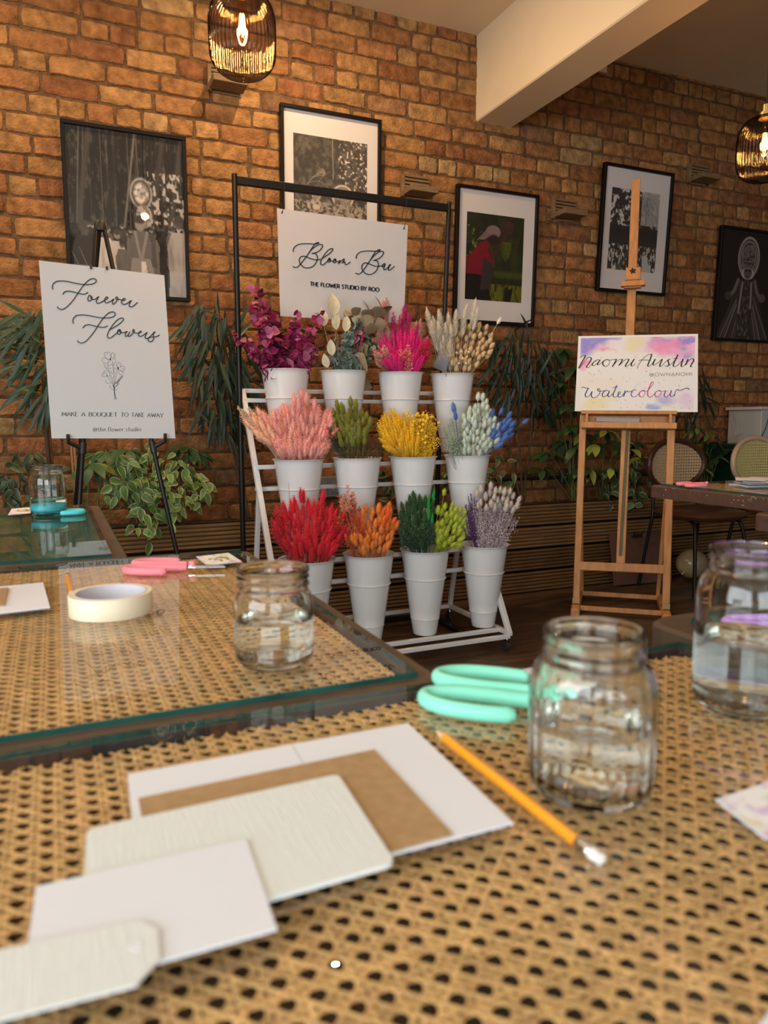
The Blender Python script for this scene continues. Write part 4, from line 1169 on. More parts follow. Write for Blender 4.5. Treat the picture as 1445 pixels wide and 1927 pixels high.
ar = [(820, 802), (850, 790), (880, 752), (912, 742), (928, 758), (900, 742), (865, 760), (842, 800), (850, 828), (882, 815), (915, 780), (932, 752), (908, 815), (890, 870), (902, 908), (940, 896), (985, 862), (1022, 815), (1046, 774), (1060, 765), (1076, 772), (1070, 784), (1052, 792), (1032, 830), (1012, 880), (1018, 912), (1038, 920), (1070, 905), (1120, 865), (1180, 812)]
script_line(mb, [C1, C2, ar], (660, 445), 14.45, bon, BN, .004, .0018, 4)
part('raised_script', mb, M_INK, t, smooth=40)
mb = MB(); write(mb, 'THE FLOWER STUDIO BY ROO', (583.3, 537.7), (713, 549), 7.2, bon, BN, .003, .0021, .0014, track=.12, space=.34)
part('raised_capitals', mb, M_INK, t)
for px, py, qx in ((531, 399, 533), (760, 429, 763)):
    h_ = bb(px, py) + BN * .003; top = at_y(qx, 349 if px < 600 else 381, RY)
    mb = MB(); a = h_ + Vector((0, .006, 0))
    mb.tube(crom([h_ + Vector((-.004, 0, -.006)), h_, (h_ + top) / 2 + Vector((.004, -.006, 0)), (top.x, RY - .013, zt - .012), (top.x + .001, RY - .008, zt + .007), (top.x + .003, RY + .008, zt + .007), (top.x + .004, RY + .013, zt - .015), (h_ + top) / 2 + Vector((-.004, .02, 0)), h_ + Vector((0, .010, 0))], 4), .0013, 6)
    part('cord', mb, M_BLACKPL, t, smooth=True)
    mb = MB(); mb.ball(h_ + Vector((-.002, -.001, -.002)), .0034, 8, 6); part('knot', mb, M_BLACKPL, t, smooth=True)

# ------------------------------------------------------------------ framed pictures on the wall
M_FRAME = mat('black_frame', (.007, .006, .006), rough=.45, spec=.22)
M_MOUNT = mat('white_mount', (.66, .61, .58), rough=.85)
M_PANE = sheet_glass('picture_glass', (1, 1, 1), ior=1.5)
def framed(label, x0, x1, z0, z1, cv, mount=None, lean=.020, border=.017, depth=.030, pic='photograph'):
    w, h = x1 - x0, z1 - z0
    # foot of the frame on the wall, top leaning forward by 'lean'
    yw = WALL_Y - .013
    ez = Vector((0, -lean, h)).normalized(); ex = Vector((1, 0, 0)); n = ex.cross(ez); n = -n if n.y > 0 else n
    o = Vector((x0, yw, z0))                       # lower left rear corner
    t = thing('framed_picture', label, 'picture', (x0 + w / 2, yw, z0), 'black framed pictures')
    P = lambda u, v, d: o + ex * u + ez * v + n * d
    mb = MB()
    for (a, b, c, d_) in ((0, w, 0, border), (0, w, h - border, h), (0, border, border, h - border), (w - border, w, border, h - border)):
        mb.frame_box(P((a + b) / 2, (c + d_) / 2, depth / 2), ex * ((b - a) / 2), ez * ((d_ - c) / 2), n * (depth / 2), .0015)
    part('frame', mb, M_FRAME, t)
    mb = MB(); mb.frame_box(P(w / 2, h / 2, .009), ex * (w / 2 - .002), ez * (h / 2 - .002), n * .004); part('mount' if mount else 'backing', mb, M_MOUNT if mount else M_FRAME, t)
    if mount: l, r, b, tp = mount
    else: l = r = b = tp = border * .85
    V, F, C = cv.grid(P(l, h - tp, .0136), ex * (w - l - r), -ez * (h - tp - b))
    np_part(pic, V, F, C, M_PRINT, t)
    mb = MB(); mb.add([P(border * .9, border * .9, .0225), P(w - border * .9, border * .9, .0225), P(w - border * .9, h - border * .9, .0225), P(border * .9, h - border * .9, .0225)], [(0, 1, 2, 3)])
    part('glazing', mb, M_PANE, t)

def figure(cv, x, y, s, skin, cloth, head=None):
    """plain standing figure: head at (x, y), body s long"""
    cv.poly([(x - .10 * s, y + .16 * s), (x + .10 * s, y + .16 * s), (x + .17 * s, y + .30 * s), (x + .15 * s, y + .65 * s), (x + .18 * s, y + 1.05 * s), (x - .18 * s, y + 1.05 * s), (x - .15 * s, y + .65 * s), (x - .17 * s, y + .30 * s)], cloth)
    cv.ell(x, y + .07 * s, .065 * s, .085 * s * cv.w / cv.h * 1.0, skin, .4)
    cv.ell(x, y + .03 * s, .07 * s, .06 * s * cv.w / cv.h, head or (.05, .045, .04), .4)
SEP = lambda v: (v * 1.0, v * .90, v * .80)
# 1: people under tall trees
cv = Canvas(150, 210, SEP(.016), 21)
n = cv.noise(26, 3, 1.6, 1); cv.mix(np.clip((n - .56) * 5, 0, 1) * (cv.y < .62) * .35, SEP(.16))
for i in range(26):
    x = cv.r.uniform(0, 1); dx = cv.r.uniform(-.16, .10) * (x - .4); v = cv.r.uniform(.02, .30)
    cv.line([(x + dx, 0), (x, .62)], cv.r.uniform(.002, .008), SEP(v), .75)
for x, w_, v in ((.10, .03, .06), (.34, .035, .02), (.48, .012, .22), (.72, .03, .05), (.88, .03, .06)): cv.line([(x + .10, 0), (x - .02, .62)], w_, SEP(v), .9)
n = cv.noise(34, 2); cv.mix(np.clip((n - .55) * 8, 0, 1) * (cv.x > .68) * (cv.y > .22) * (cv.y < .60) * .8, SEP(.55))
cv.ell(.62, .36, .095, .095, SEP(.42)); cv.ring(.62, .36, .075, .075, .12, SEP(.10)); cv.ring(.62, .36, .045, .045, .2, SEP(.65)); cv.ell(.64, .50, .07, .07, SEP(.38)); n = cv.noise(50, 1); cv.mix((n > .6) * (np.hypot((cv.x - .63) / .1, (cv.y - .42) / .17) < 1) * .6, SEP(.08))
cv.mix((cv.y > .58) * .85, SEP(.012))
for i in range(15): figure(cv, cv.r.uniform(.05, .95), cv.r.uniform(.55, .60), cv.r.uniform(.22, .3), SEP(.25), SEP(cv.r.uniform(.015, .16)))
figure(cv, .12, .56, .55, SEP(.06), SEP(.05)); cv.line([(.02, .75), (.14, .95)], .004, SEP(.5)); cv.line([(.08, .72), (.18, .9)], .004, SEP(.5)); cv.line([(.02, .88), (.20, .82)], .004, SEP(.45))
figure(cv, .30, .58, .45, SEP(.3), SEP(.55)); figure(cv, .40, .60, .42, SEP(.25), SEP(.5)); figure(cv, .44, .66, .35, SEP(.1), SEP(.14))
figure(cv, .60, .50, .56, SEP(.12), SEP(.13)); cv.line([(.555, .60), (.60, .78), (.66, .60)], .018, SEP(.26)); cv.poly([(.52, .76), (.68, .76), (.76, 1), (.48, 1)], SEP(.24)); cv.poly([(.60, .78), (.64, .78), (.68, 1), (.60, 1)], SEP(.6)); cv.ell(.60, .555, .042, .038, SEP(.26), .3); cv.ell(.60, .525, .05, .022, SEP(.06), .4)
figure(cv, .94, .48, .62, SEP(.07), SEP(.36)); n = cv.noise(22, 2, 1, .4); cv.mix((n - .5) * 2 * (cv.y > .62) * .6, SEP(.05))
FRM = []
framed('largest black and white picture, a crowd under tall trees, behind the flower sign', .099, .638, 1.556, 2.300, cv)
# 2: festival crowd with a round headdress
S2 = lambda v: (v, v * .84, v * .68)
cv = Canvas(130, 170, S2(.055), 22)
n = cv.noise(22); cv.mix((n - .42) * 3, S2(.13)); n = cv.noise(40, 2); cv.mix((n - .6) * 6 * (cv.x > .6) * (cv.y < .6), S2(.70))
def twig(x, y, a, L, d):
    x2, y2 = x + L * math.cos(a), y - L * math.sin(a) * .76
    cv.line([(x, y), (x2, y2)], .0025 + .0012 * d, S2(.42), .9)
    if d:
        for k in range(3): twig(x2, y2, a + cv.r.uniform(-.8, .8), L * .66, d - 1)
twig(.18, .52, 1.0, .13, 4); twig(.18, .50, .3, .16, 3)
cv.line([(.52, 0), (.53, .42)], .008, S2(.5))
for x, y, s in ((.66, .60, .155), (.30, .62, .06)):
    cv.ell(x, y, s, s * .85, S2(.10)); cv.ring(x, y, s * .88, s * .75, .09, S2(.55)); cv.ring(x, y, s * .66, s * .56, .10, S2(.28)); cv.ring(x, y, s * .50, s * .42, .08, S2(.45)); cv.ell(x, y + s * .1, s * .36, s * .40, S2(.26))
cv.mix((cv.y > .70) * .8, S2(.07))
for i in range(60): cv.ell(cv.r.uniform(0, 1), cv.r.uniform(.66, 1), .025, .03, S2(cv.r.uniform(.10, .38)), .4)
cv.ell(.66, .74, .08, .03, S2(.10)); cv.ell(.66, .84, .12, .13, S2(.32)); cv.ell(.66, .83, .07, .12, S2(.12)); n = cv.noise(50, 1); cv.mix((n > .6) * (cv.y > .68) * .5, S2(.5)); cv.ell(.30, .74, .05, .03, S2(.5)); cv.ell(.06, .56, .09, .02, S2(.6))
framed('mounted festival picture hanging behind the black rail above the shop sign', 1.096, 1.636, 1.792, 2.528, cv, mount=(.068, .075, .155, .125))
# 3: stooping field worker in red
cv = Canvas(130, 200, (.018, .020, .010), 23)
n = cv.noise(7); cv.mix((n - .45) * 2.2 * (cv.y < .7), (.032, .042, .012)); n = cv.noise(26); cv.mix((n - .62) * 6 * (cv.x < .35) * (cv.y > .12) * (cv.y < .5), (.20, .22, .06))
cv.mix(np.clip((cv.y - .62) * 8, 0, 1) * np.clip((.74 - cv.y) * 14, 0, 1), (.10, .12, .012)); cv.mix((cv.y > .80) * .9, (.12, .125, .008)); n = cv.noise(60, 2, 1, .25); cv.mix((n - .5) * 5 * (cv.y > .79), (.03, .03, .004))
RED = (.17, .010, .022)
cv.poly([(0, .52), (.10, .46), (.22, .34), (.36, .30), (.44, .40), (.50, .50), (.48, .60), (.30, .72), (.20, .80), (0, .72)], RED)
cv.poly([(0, .70), (.22, .70), (.40, .74), (.44, .95), (.46, 1), (0, 1)], (.012, .008, .008)); cv.poly([(.30, .50), (.46, .56), (.44, .86), (.26, .88)], (.035, .028, .026))
cv.line([(.40, .40), (.46, .50), (.58, .36), (.70, .18)], .045, (.055, .022, .016)); cv.line([(.44, .60), (.52, .78), (.54, .86)], .022, (.03, .016, .012)); cv.ell(.70, .14, .12, .085, (.05, .022, .016), .4)
cv.ell(.46, .20, .125, .075, (.20, .14, .13)); cv.poly([(.34, .18), (.20, .30), (.30, .30), (.40, .26)], (.17, .115, .11)); cv.ell(.47, .285, .10, .055, (.028, .014, .012), .4)
for k in range(7): cv.line([(.60 + .03 * k, .13), (.52 + .05 * k, .02 + .01 * k)], .004, (.25, .12, .07))
for k in range(12): cv.line([(.64 + .012 * k, .30), (.58 + .018 * k, .52 - .005 * (k - 6) ** 2)], .006, (.20, .22, .01))
cv.poly([(.70, .84), (.74, .80), (.76, .86), (.84, .82), (.80, 1), (.68, 1)], (.014, .010, .010))
framed('mounted colour picture of a stooping field worker in red', 2.084, 2.622, 1.536, 2.270, cv, mount=(.072, .088, .130, .135), lean=.026)
# 4: palm grove, black and white
G4 = lambda v: (v, v * .93, v * .86)
cv = Canvas(130, 200, G4(.04), 24)
n = cv.noise(9); m_ = cv.noise(34, 2); cv.mix((m_ + n - 1.08) * 6 * (cv.y < .45), G4(.62)); cv.mix((cv.x > .62) * (cv.y < .42) * .75, G4(.45))
for k in range(26):
    a = -1.2 + 2.4 * k / 25; x0 = .74 + (.04 if k % 2 else -.04); cv.line([(x0, .06 + .16 * (k % 3) / 2), (x0 + .16 * a, .09 + .05 * abs(a) + .16 * (k % 3) / 2), (x0 + .30 * a, .20 + .12 * abs(a) + .18 * (k % 3) / 2)], .007, G4(.05), .85)
cv.line([(.74, 0), (.72, .5)], .010, G4(.05)); cv.mix(np.clip((cv.y - .40) * 9, 0, 1) * np.clip((.66 - cv.y) * 9, 0, 1) * .85, G4(.03))
n = cv.noise(50, 2, 1, .5); cv.mix((n - .55) * 9 * (cv.y > .68) * ((cv.x < .40) | (cv.x > .60)), G4(.55)); cv.line([(.20, 1), (.52, .66)], .05, G4(.07)); cv.line([(.2, .70), (.50, .62)], .02, G4(.02))
cv.poly([(.70, .80), (.78, .78), (.92, 1), (.72, 1)], G4(.45))
framed('mounted black and white palm grove picture behind the wooden easel mast', 3.078, 3.622, 1.775, 2.512, cv, mount=(.075, .090, .135, .130), lean=.040)
# 5: dancer with tall headdress, dark
D5 = lambda v: (v, v * .82, v * .76)
cv = Canvas(150, 210, D5(.012), 25)
cx5 = .52
cv.poly([(.30, .55), (.40, .45), (.64, .45), (.74, .55), (.80, .70), (.98, .97), (.98, 1), (.04, 1), (.04, .97), (.22, .70)], D5(.035))
for k in range(22):
    u = k / 21; v = (.05, .22, .10, .30, .03)[k % 5]
    if abs(u - .48) > .12: cv.line([(.38 + .26 * u, .58), (.05 + .93 * u, 1)], .012, D5(v), .85)
cv.poly([(.42, .45), (.60, .45), (.66, .62), (.62, 1), (.40, 1), (.36, .62)], D5(.03)); n = cv.noise(40, 2); cv.mix((n - .56) * 7 * (abs(cv.x - .5) < .1) * (cv.y > .45), D5(.12))
cv.line([(.36, .45), (.30, .55), (.20, .62)], .035, D5(.16)); cv.line([(.66, .45), (.72, .55), (.80, .62)], .035, D5(.14)); cv.ell(.20, .60, .06, .04, D5(.05)); cv.ell(.82, .60, .06, .04, D5(.10))
cv.line([(.44, .47), (.40, .75)], .02, D5(.3)); cv.line([(.60, .47), (.62, .70)], .02, D5(.3))
cv.ell(cx5, .24, .19, .185, D5(.05)); cv.ring(cx5, .24, .185, .180, .055, D5(.34)); cv.ring(cx5, .245, .155, .150, .05, D5(.25)); cv.ring(cx5, .25, .115, .115, .05, D5(.22)); n = cv.noise(44, 1); cv.mix((n > .55) * (np.hypot((cv.x - cx5) / .15, (cv.y - .25) / .145) < 1) * .6, D5(.20))
for k in range(6): cv.line([(cx5 - .075, .17 + .035 * k), (cx5 + .075, .17 + .035 * k)], .008, D5(.32 if k % 2 else .12))
cv.ell(cx5, .385, .115, .055, D5(.42)); cv.ell(cx5, .375, .075, .062, D5(.10)); cv.ell(cx5 - .03, .36, .022, .012, D5(.02)); cv.ell(cx5 + .03, .36, .022, .012, D5(.02)); cv.line([(cx5 - .05, .34), (cx5, .33), (cx5 + .05, .34)], .008, D5(.35)); cv.ell(cx5, .41, .022, .008, D5(.03))
framed('dark picture of a dancer with tall round headdress at the far right', 4.064, 4.604, 1.518, 2.254, cv, lean=.026)
# ------------------------------------------------------------------ white flower stand
M_WMETAL = mat('white_metal', (.72, .72, .72), rough=.35)
M_BUCKET = mat('white_enamel', (.74, .74, .735), rough=.22, spec=.5, coat=.25)
M_RUBBER = mat('rubber', (.03, .03, .03), rough=.6)
XS0, XS1 = .762, 1.742
leg = lambda z: 2.60 + .60 * (z - .09)
t = thing('flower_stand', 'white metal three tier stand on castors holding twelve white buckets', 'stand', ((XS0 + XS1) / 2, 2.85, 0))
for x in (XS0, XS1):
    mb = MB(); mb.beam((x, 2.60, .085), (x, leg(1.115), 1.115), .022, .022, side=(1, 0, 0), bev=.002); part('front_leg', mb, M_WMETAL, t)
    mb = MB(); mb.beam((x, leg(.69) + .012, .69), (x, 3.12, .08), .020, .020, side=(1, 0, 0), bev=.002); part('rear_leg', mb, M_WMETAL, t)
    mb = MB(); mb.beam((x, 2.585, .080), (x, 3.13, .080), .020, .020, bev=.002); part('side_rail', mb, M_WMETAL, t)
bars = [(2.595, .068), (2.665, .080), (3.12, .080), (leg(1.115), 1.115)]
ROWS = ((2.72, .453), (2.90, .831), (3.08, 1.200)); RING = .247
for Y, z in ROWS:
    bars.append((Y + .105, z - .368 + RING - .006))
    if z < 1.1: bars.append((Y + .105, z - .368 + RING + .085))
for Y, z in bars:
    mb = MB(); mb.beam((XS0, Y, z), (XS1, Y, z), .018, .018, bev=.002); part('cross_bar', mb, M_WMETAL, t)
for Y, z in ROWS:                                     # stub brackets carrying the tier bars
    for x in (XS0, XS1):
        zz = z - .368 + RING - .006
        mb = MB(); mb.beam((x, leg(zz), zz), (x, Y + .11, zz), .016, .016, bev=.002); part('bracket', mb, M_WMETAL, t)
for x, Y in ((XS0, 2.60), (XS1 - .01, 2.60), (XS0, 3.12), (XS1, 3.12)):
    mb = MB(); mb.tube([(x, Y, .071), (x, Y, .052)], .006, 10); mb.box((x - .010, Y - .014, .024), (x - .006, Y + .014, .054)); mb.box((x + .006, Y - .014, .024), (x + .010, Y + .014, .054)); mb.box((x - .010, Y - .014, .050), (x + .010, Y + .014, .054))
    c = part('castor', mb, M_STEEL, t)
    mb = MB(); mb.tube([(x - .0055, Y + .012, .0235), (x + .0055, Y + .012, .0235)], .0232, 24); part('wheel', mb, M_RUBBER, c, smooth=50)

def bucket(x, y, zr, label, rx=1.0):
    H = .366; zb = zr - H
    t = thing('flower_bucket', label, 'bucket', (x, y, zb), 'white flower buckets on the stand')
    R = lambda q: (.049 + (.1015 - .049) * q ** .95) * rx
    out = [(.0005, zb + .003), (R(0) - .004, zb + .002), (R(0), zb + .005)]
    for q in (.05, .10, .15): out.append((R(q), zb + q * H))
    out += [(R(.19), zb + .19 * H), (R(.195) + .0022, zb + .196 * H), (R(.20) + .0005, zb + .203 * H)]
    for q in (.30, .40, .50, .60): out.append((R(q), zb + q * H))
    out += [(R(.66), zb + .658 * H), (R(.665) + .0050, zb + .664 * H), (R(.67) + .0054, zb + .670 * H), (R(.68), zb + .678 * H)]
    for q in (.75, .85, .94): out.append((R(q), zb + q * H))
    out += [(R(.97), zb + .97 * H), (R(.985) + .0035, zb + .990 * H), (R(1) + .0065, zb + .997 * H), (R(1) + .0060, zb + H), (R(1) + .001, zb + .994 * H)]
    inn = [(R(q) - .002, zb + q * H) for q in (.95, .7, .4, .1)] + [(.0005, zb + .012)]
    mb = MB(); mb.lathe(out + inn, 56, (x, y, 0)); part('bucket_body', mb, M_BUCKET, t, smooth=38)
    return (x, y, zr)
RIMS = [[(578, 1047), (694, 1040), (800, 1033), (911, 1026)], [(562, 863), (672, 859), (777, 859), (879, 855)], [(537, 690), (646, 697), (753, 703), (851, 708)]]
WHAT = [['red grasses', 'orange grasses', 'dark green and lime grasses', 'lilac and grey grasses'],
        ['pink grasses', 'olive and brown stems', 'yellow stems', 'mint and blue stems'],
        ['purple eucalyptus', 'grey green eucalyptus', 'hot pink plumes', 'cream plumes']]
TIER = ['bottom', 'middle', 'top']
BK = []
for k, (Y, z) in enumerate(ROWS):
    row = []
    for i, (px, py) in enumerate(RIMS[k]):
        p = at_y(px, py, Y)
        row.append(bucket(p.x, Y, z, 'white bucket of %s on the %s tier of the stand' % (WHAT[k][i], TIER[k]), 1.06 if (k == 0 and i == 0) else 1.0))
    BK.append(row)

# ------------------------------------------------------------------ wooden studio easel
M_BEECH = mat('beech', (.50, .235, .085), rough=.5, noise=.16, nscale=2.5, stretch=(22, 22, 2.5), spec=.35)
uL, uR = at_z(1084, 1133, .055), at_z(1252.6, 1144, .055)
eu = (uR - uL).normalized(); eh = Vector((eu.y, -eu.x, 0)); eh = eh if eh.y < 0 else -eh
la = math.radians(10.5)
en = (eh * math.cos(la) + Vector((0, 0, 1)) * math.sin(la)).normalized(); ev = en.cross(eu).normalized()
ev = ev if ev.z > 0 else -ev
Epl = lambda x, y, off=0.0: at_plane(x, y, uL + en * off, en)
t = thing('studio_easel', 'beech wood studio easel carrying the watercolour sheet', 'easel', ((uL.x + uR.x) / 2, (uL.y + uR.y) / 2, 0))
def bar(nm, a, b, w, th, parent=None, m_=M_BEECH, bev=.003, side=None, label=None):
    mb = MB(); mb.beam(a, b, w, th, side=side if side is not None else eu, bev=bev); return part(nm, mb, m_, parent or t, label)
bar('leg', uL, Epl(1097.5, 780), .034, .026); bar('leg', uR, Epl(1263.5, 780), .036, .026)
bar('lower_rail', Epl(1086, 1064.5, .004), Epl(1252, 1071.5, .004), .044, .020, side=ev)
mt = bar('mast', Epl(1167.5, 1062, -.024), Epl(1197, 338, -.024), .044, .018)
# ratchet strip with teeth
mb = MB(); a, b = Epl(1167, 1046, -.0135), Epl(1181.2, 810, -.0135); mb.beam(a, b, .016, .003, side=eu)
k = 16
for i in range(k):
    p = a + (b - a) * ((i + .5) / k); mb.frame_box(p + en * .003, eu * .0075, ev * .004, en * .002)
part('ratchet_strip', mb, mat('antique_brass', (.07, .055, .03), rough=.4, metal=1.0), mt)
# runners, cross pieces, rear struts
for u_ in (uL, uR):
    a = Vector((u_.x, u_.y, .026)) + eh * .115; b = Vector((u_.x, u_.y, .026)) - eh * .36
    bar('runner', a, b, .044, .042, side=eu, bev=.006)
    top = (Epl(1256, 905, -.02) if u_ is uR else Epl(1093, 898, -.02))
    bar('rear_strut', b + eh * .04 + Vector((0, 0, .018)) - eu * (.018 if u_ is uR else -.018), top, .020, .016, side=eu)
    mb = MB(); mb.frame_box(u_ + eh * .018 + Vector((0, 0, .012)), eu * .018, eh * .002, Vector((0, 0, .014))); part('hinge', mb, M_BRASS, t)
for s in (.03, -.31):
    a = Vector((uL.x, uL.y, .034)) + eh * s; b = Vector((uR.x, uR.y, .034)) + eh * s
    bar('cross_piece', a + eu * .02, b - eu * .02, .024, .02, side=Vector((0, 0, 1)))
# tray
TL_, TR_ = Epl(1093, 775.5, .05), Epl(1274, 776.5, .05); wv = (TR_ - TL_); tw = wv.length; td = wv.normalized(); tc_ = (TL_ + TR_) / 2
mb = MB(); mb.frame_box(tc_ - en * .035 , td * (tw / 2), ev * .009, en * .040, .002); tray = part('tray', mb, M_BEECH, t)
B0, B1 = Epl(1092, 799.5, .05), Epl(1274, 801.5, .05); bc = (B0 + B1) / 2
mb = MB(); mb.frame_box(bc, td * (tw / 2), ev * .015, en * .007, .002); part('tray_lip', mb, M_BEECH, tray)
mb = MB(); mb.frame_box(bc - en * .037 - ev * .012, td * (tw / 2 - .004), ev * .004, en * .034); part('tray_floor', mb, M_BEECH, tray)
mb = MB(); mb.frame_box((tc_ + bc) / 2 - en * .062, td * (tw / 2 - .02), ev * ((tc_ - bc).length / 2), en * .005); part('tray_back', mb, M_BEECH, tray)
for s in (-1, 1):
    mb = MB(); mb.frame_box((tc_ + bc) / 2 - en * .03 + td * s * (tw / 2 - .030), td * .006, ev * ((tc_ - bc).length / 2 - .004), en * .033); part('tray_end', mb, M_BEECH, tray)
# top clamp
K = Epl(1191.5, 514, .012)
mb = MB(); mb.frame_box(K - en * .012, eu * .038, ev * .034, en * .011, .004); cl = part('clamp_block', mb, M_BEECH, t)
K2 = Epl(1191.5, 534, .02); mb = MB(); mb.frame_box(K2, eu * .060, ev * .014, en * .014, .002); part('clamp_lip', mb, M_BEECH, cl)
K3 = Epl(1190, 541, .008); mb = MB(); mb.frame_box(K3, eu * .042, ev * .005, en * .012, .001); part('clamp_lip', mb, M_BEECH, cl)
mb = MB(); c = Epl(1190.5, 510.5, .006)
for i in range(5):
    a = 2 * PI * i / 5 + .5; mb.tube([c, c + (eu * math.cos(a) + ev * math.sin(a)) * .016 + en * .004], [.008, .0045], 8)
mb.tube([c - en * .004, c + en * .012], .008, 12); part('star_knob', mb, M_BLACKPL, cl, smooth=50)
a, b = Epl(1122, 789, .02), Epl(1203, 791.5, .02)
mb = MB(); mb.beam(a, b, .022, .002, side=ev); mb.v = [tuple(Vector(p)) for p in mb.v]
solo('metal_ruler', mb, mat('grey_ruler', (.34, .33, .33), rough=.4), 'grey strip lying in the tray of the wooden easel', 'ruler')

# ---- watercolour sheet
W0 = .052
wc = [Epl(1088.4, 632.6, W0), Epl(1313.4, 628.2, W0), Epl(1312.7, 775.5, W0), Epl(1081.3, 773.7, W0)]
t = thing('watercolour_sheet', 'white sheet with watercolour washes and brush lettering on the wooden easel', 'painting', (wc[2] + wc[3]) / 2)
part('paper', board_mesh(wc, .0012, en), mat('art_paper', (.80, .80, .79), rough=.8), t)
cv = Canvas(200, 130, (.80, .80, .79), 31)
n1 = cv.noise(3, 4); n2 = cv.noise(5, 4); n3 = cv.noise(9, 3); n4 = cv.noise(4, 4); n5 = cv.noise(14, 3)
def wash(cx_, cy_, rx, ry, c, k, nz, th=.0):
    d = 1 - np.hypot((cv.x - cx_) / rx, (cv.y - cy_) / ry); cv.mix(np.clip((d + (nz - .5) * 2.4) * 1.3, 0, 1) * np.clip(k * (.8 + .6 * cv.noise(16, 3)), 0, 1), c)
LAV = (.30, .28, .70); PK = (.84, .32, .56); PALE = (.72, .56, .74); BLUE = (.26, .42, .76); YE = (.78, .72, .42); VI = (.72, .52, .76)
wash(.30, .08, .7, .25, PALE, .5, n1); wash(.08, .10, .16, .22, LAV, .9, n2); wash(.20, .02, .2, .09, LAV, .8, n3); wash(.22, .16, .12, .05, PK, .8, n5); wash(.04, .36, .09, .12, PK, .9, n3)
wash(.46, .12, .12, .16, YE, .7, n4); wash(.72, .08, .22, .10, LAV, .7, n3); wash(.82, .14, .22, .17, PK, .85, n2); wash(.95, .05, .08, .10, LAV, .8, n5); wash(.88, .24, .2, .14, VI, .6, n4); wash(.90, .17, .03, .03, BLUE, .8, n5); wash(.93, .27, .04, .03, BLUE, .7, n5)
wash(.98, .22, .06, .04, PK, .9, n3); wash(.10, .55, .22, .16, (.80, .72, .64), .4, n1); wash(.12, .88, .2, .14, YE, .75, n2); wash(.27, .80, .10, .10, YE, .35, n3); wash(.66, .97, .12, .05, BLUE, .8, n3); wash(.76, .88, .10, .12, LAV, .5, n4); wash(.95, .82, .13, .26, VI, .65, n4); wash(.20, .50, .05, .05, BLUE, .35, n5); wash(.85, .97, .1, .06, YE, .4, n5)
for i in range(75):
    x, y = cv.r.uniform(.08, .97), cv.r.uniform(.42, .98); cv.ell(x, y, cv.r.uniform(.0025, .006), cv.r.uniform(.004, .009), [(.15, .16, .25), (.5, .15, .3), (.2, .3, .5)][i % 3], .8, k=.7)
e = .022; o = np.array(wc[0] + en * .0004); ex = np.array(wc[1] - wc[0]); ey = np.array(((wc[3] - wc[0]) + (wc[2] - wc[1])) / 2)
np_part('painted_wash', *cv.grid(o + ex * e + ey * e * 1.3, ex * (1 - 2 * e), ey * (1 - 2.6 * e)), M_PRINT, t)
won = lambda x, y: Epl(x, y, W0 + .0008)
mb = MB()
NA = [[(135, 285), (180, 245), (235, 228), (255, 245), (215, 320), (150, 430), (115, 500), (130, 515), (180, 440), (250, 340), (310, 280), (360, 268), (390, 290), (380, 340), (330, 420), (285, 480), (300, 505), (340, 495), (395, 430)],
      [(590, 330), (540, 325), (480, 355), (420, 410), (420, 450), (460, 455), (520, 410), (570, 350), (592, 328), (550, 390), (530, 430), (555, 440), (600, 410), (650, 362)],
      [(735, 318), (670, 360), (650, 410), (670, 455), (715, 475), (765, 460), (800, 410), (805, 350), (780, 325), (738, 318), (800, 332), (870, 325), (960, 308)],
      [(962, 308), (930, 380), (868, 488), (920, 420), (990, 345), (1060, 315), (1095, 320), (1070, 380), (1018, 456), (1070, 410), (1150, 335), (1215, 310), (1240, 330), (1200, 400), (1165, 455), (1175, 478), (1220, 460), (1290, 400), (1330, 350)],
      [(1370, 305), (1320, 380), (1295, 435), (1310, 468), (1350, 455), (1395, 410)], [(1384, 268), (1396, 256)], [(605, 280), (614, 286)]]
def wvar(s, org, sc, base, lo=.5):
    pts = crom(s, 5); P = [(org[0] + x / sc, org[1] + y / sc) for x, y in pts]; ws = []
    for i in range(len(P)):
        a, b = P[max(i - 1, 0)], P[min(i + 1, len(P) - 1)]; dy = b[1] - a[1]; L = math.hypot(b[0] - a[0], dy) + 1e-9
        ws.append(base * (lo + (1.25 - lo) * max(0, dy / L) ** 1.2))
    return P, ws
for s in NA: P, ws = wvar(s, (1080, 650), 12.042, .0027); ribbon(mb, P, ws, won, en, .0003)
AU = [[(100, 488), (120, 420), (180, 330), (250, 250), (320, 200), (380, 182), (398, 195), (375, 280), (340, 360), (320, 420), (340, 440), (380, 415), (440, 340), (475, 285)], [(140, 330), (145, 312), (200, 305), (290, 305), (375, 312)],
      [(475, 285), (445, 350), (430, 400), (450, 415), (500, 385), (560, 340), (620, 285), (600, 340), (575, 400), (575, 440), (605, 435), (650, 390), (720, 320), (770, 285)],
      [(800, 285), (765, 290), (745, 315), (750, 350), (762, 390), (745, 425), (710, 440), (675, 420)], [(745, 430), (800, 400), (860, 340), (900, 285)],
      [(950, 190), (920, 260), (880, 340), (855, 410), (865, 440), (910, 435), (960, 400), (1020, 340), (1060, 285)], [(850, 275), (900, 270), (950, 270)],
      [(1060, 280), (1030, 370), (1020, 430), (1040, 445), (1075, 425), (1112, 385)], [(1080, 244), (1092, 236)], [(1165, 285), (1140, 340), (1115, 410), (1150, 350), (1200, 300), (1250, 280), (1280, 295), (1270, 340), (1225, 410), (1220, 445), (1255, 445)]]
for s in AU: P, ws = wvar(s, (1190, 650), 11.115, .0027); ribbon(mb, P, ws, won, en, .0003)
part('black_lettering', mb, M_PRINTINK, t)
mb = MB(); write(mb, '@OWNANOMI', (1222, 708.2), (1302, 707), 6.4, won, en, .0003, .0011, .0009, track=.22)
part('small_capitals', mb, mat('grey_ink', (.12, .12, .13), rough=.7), t)
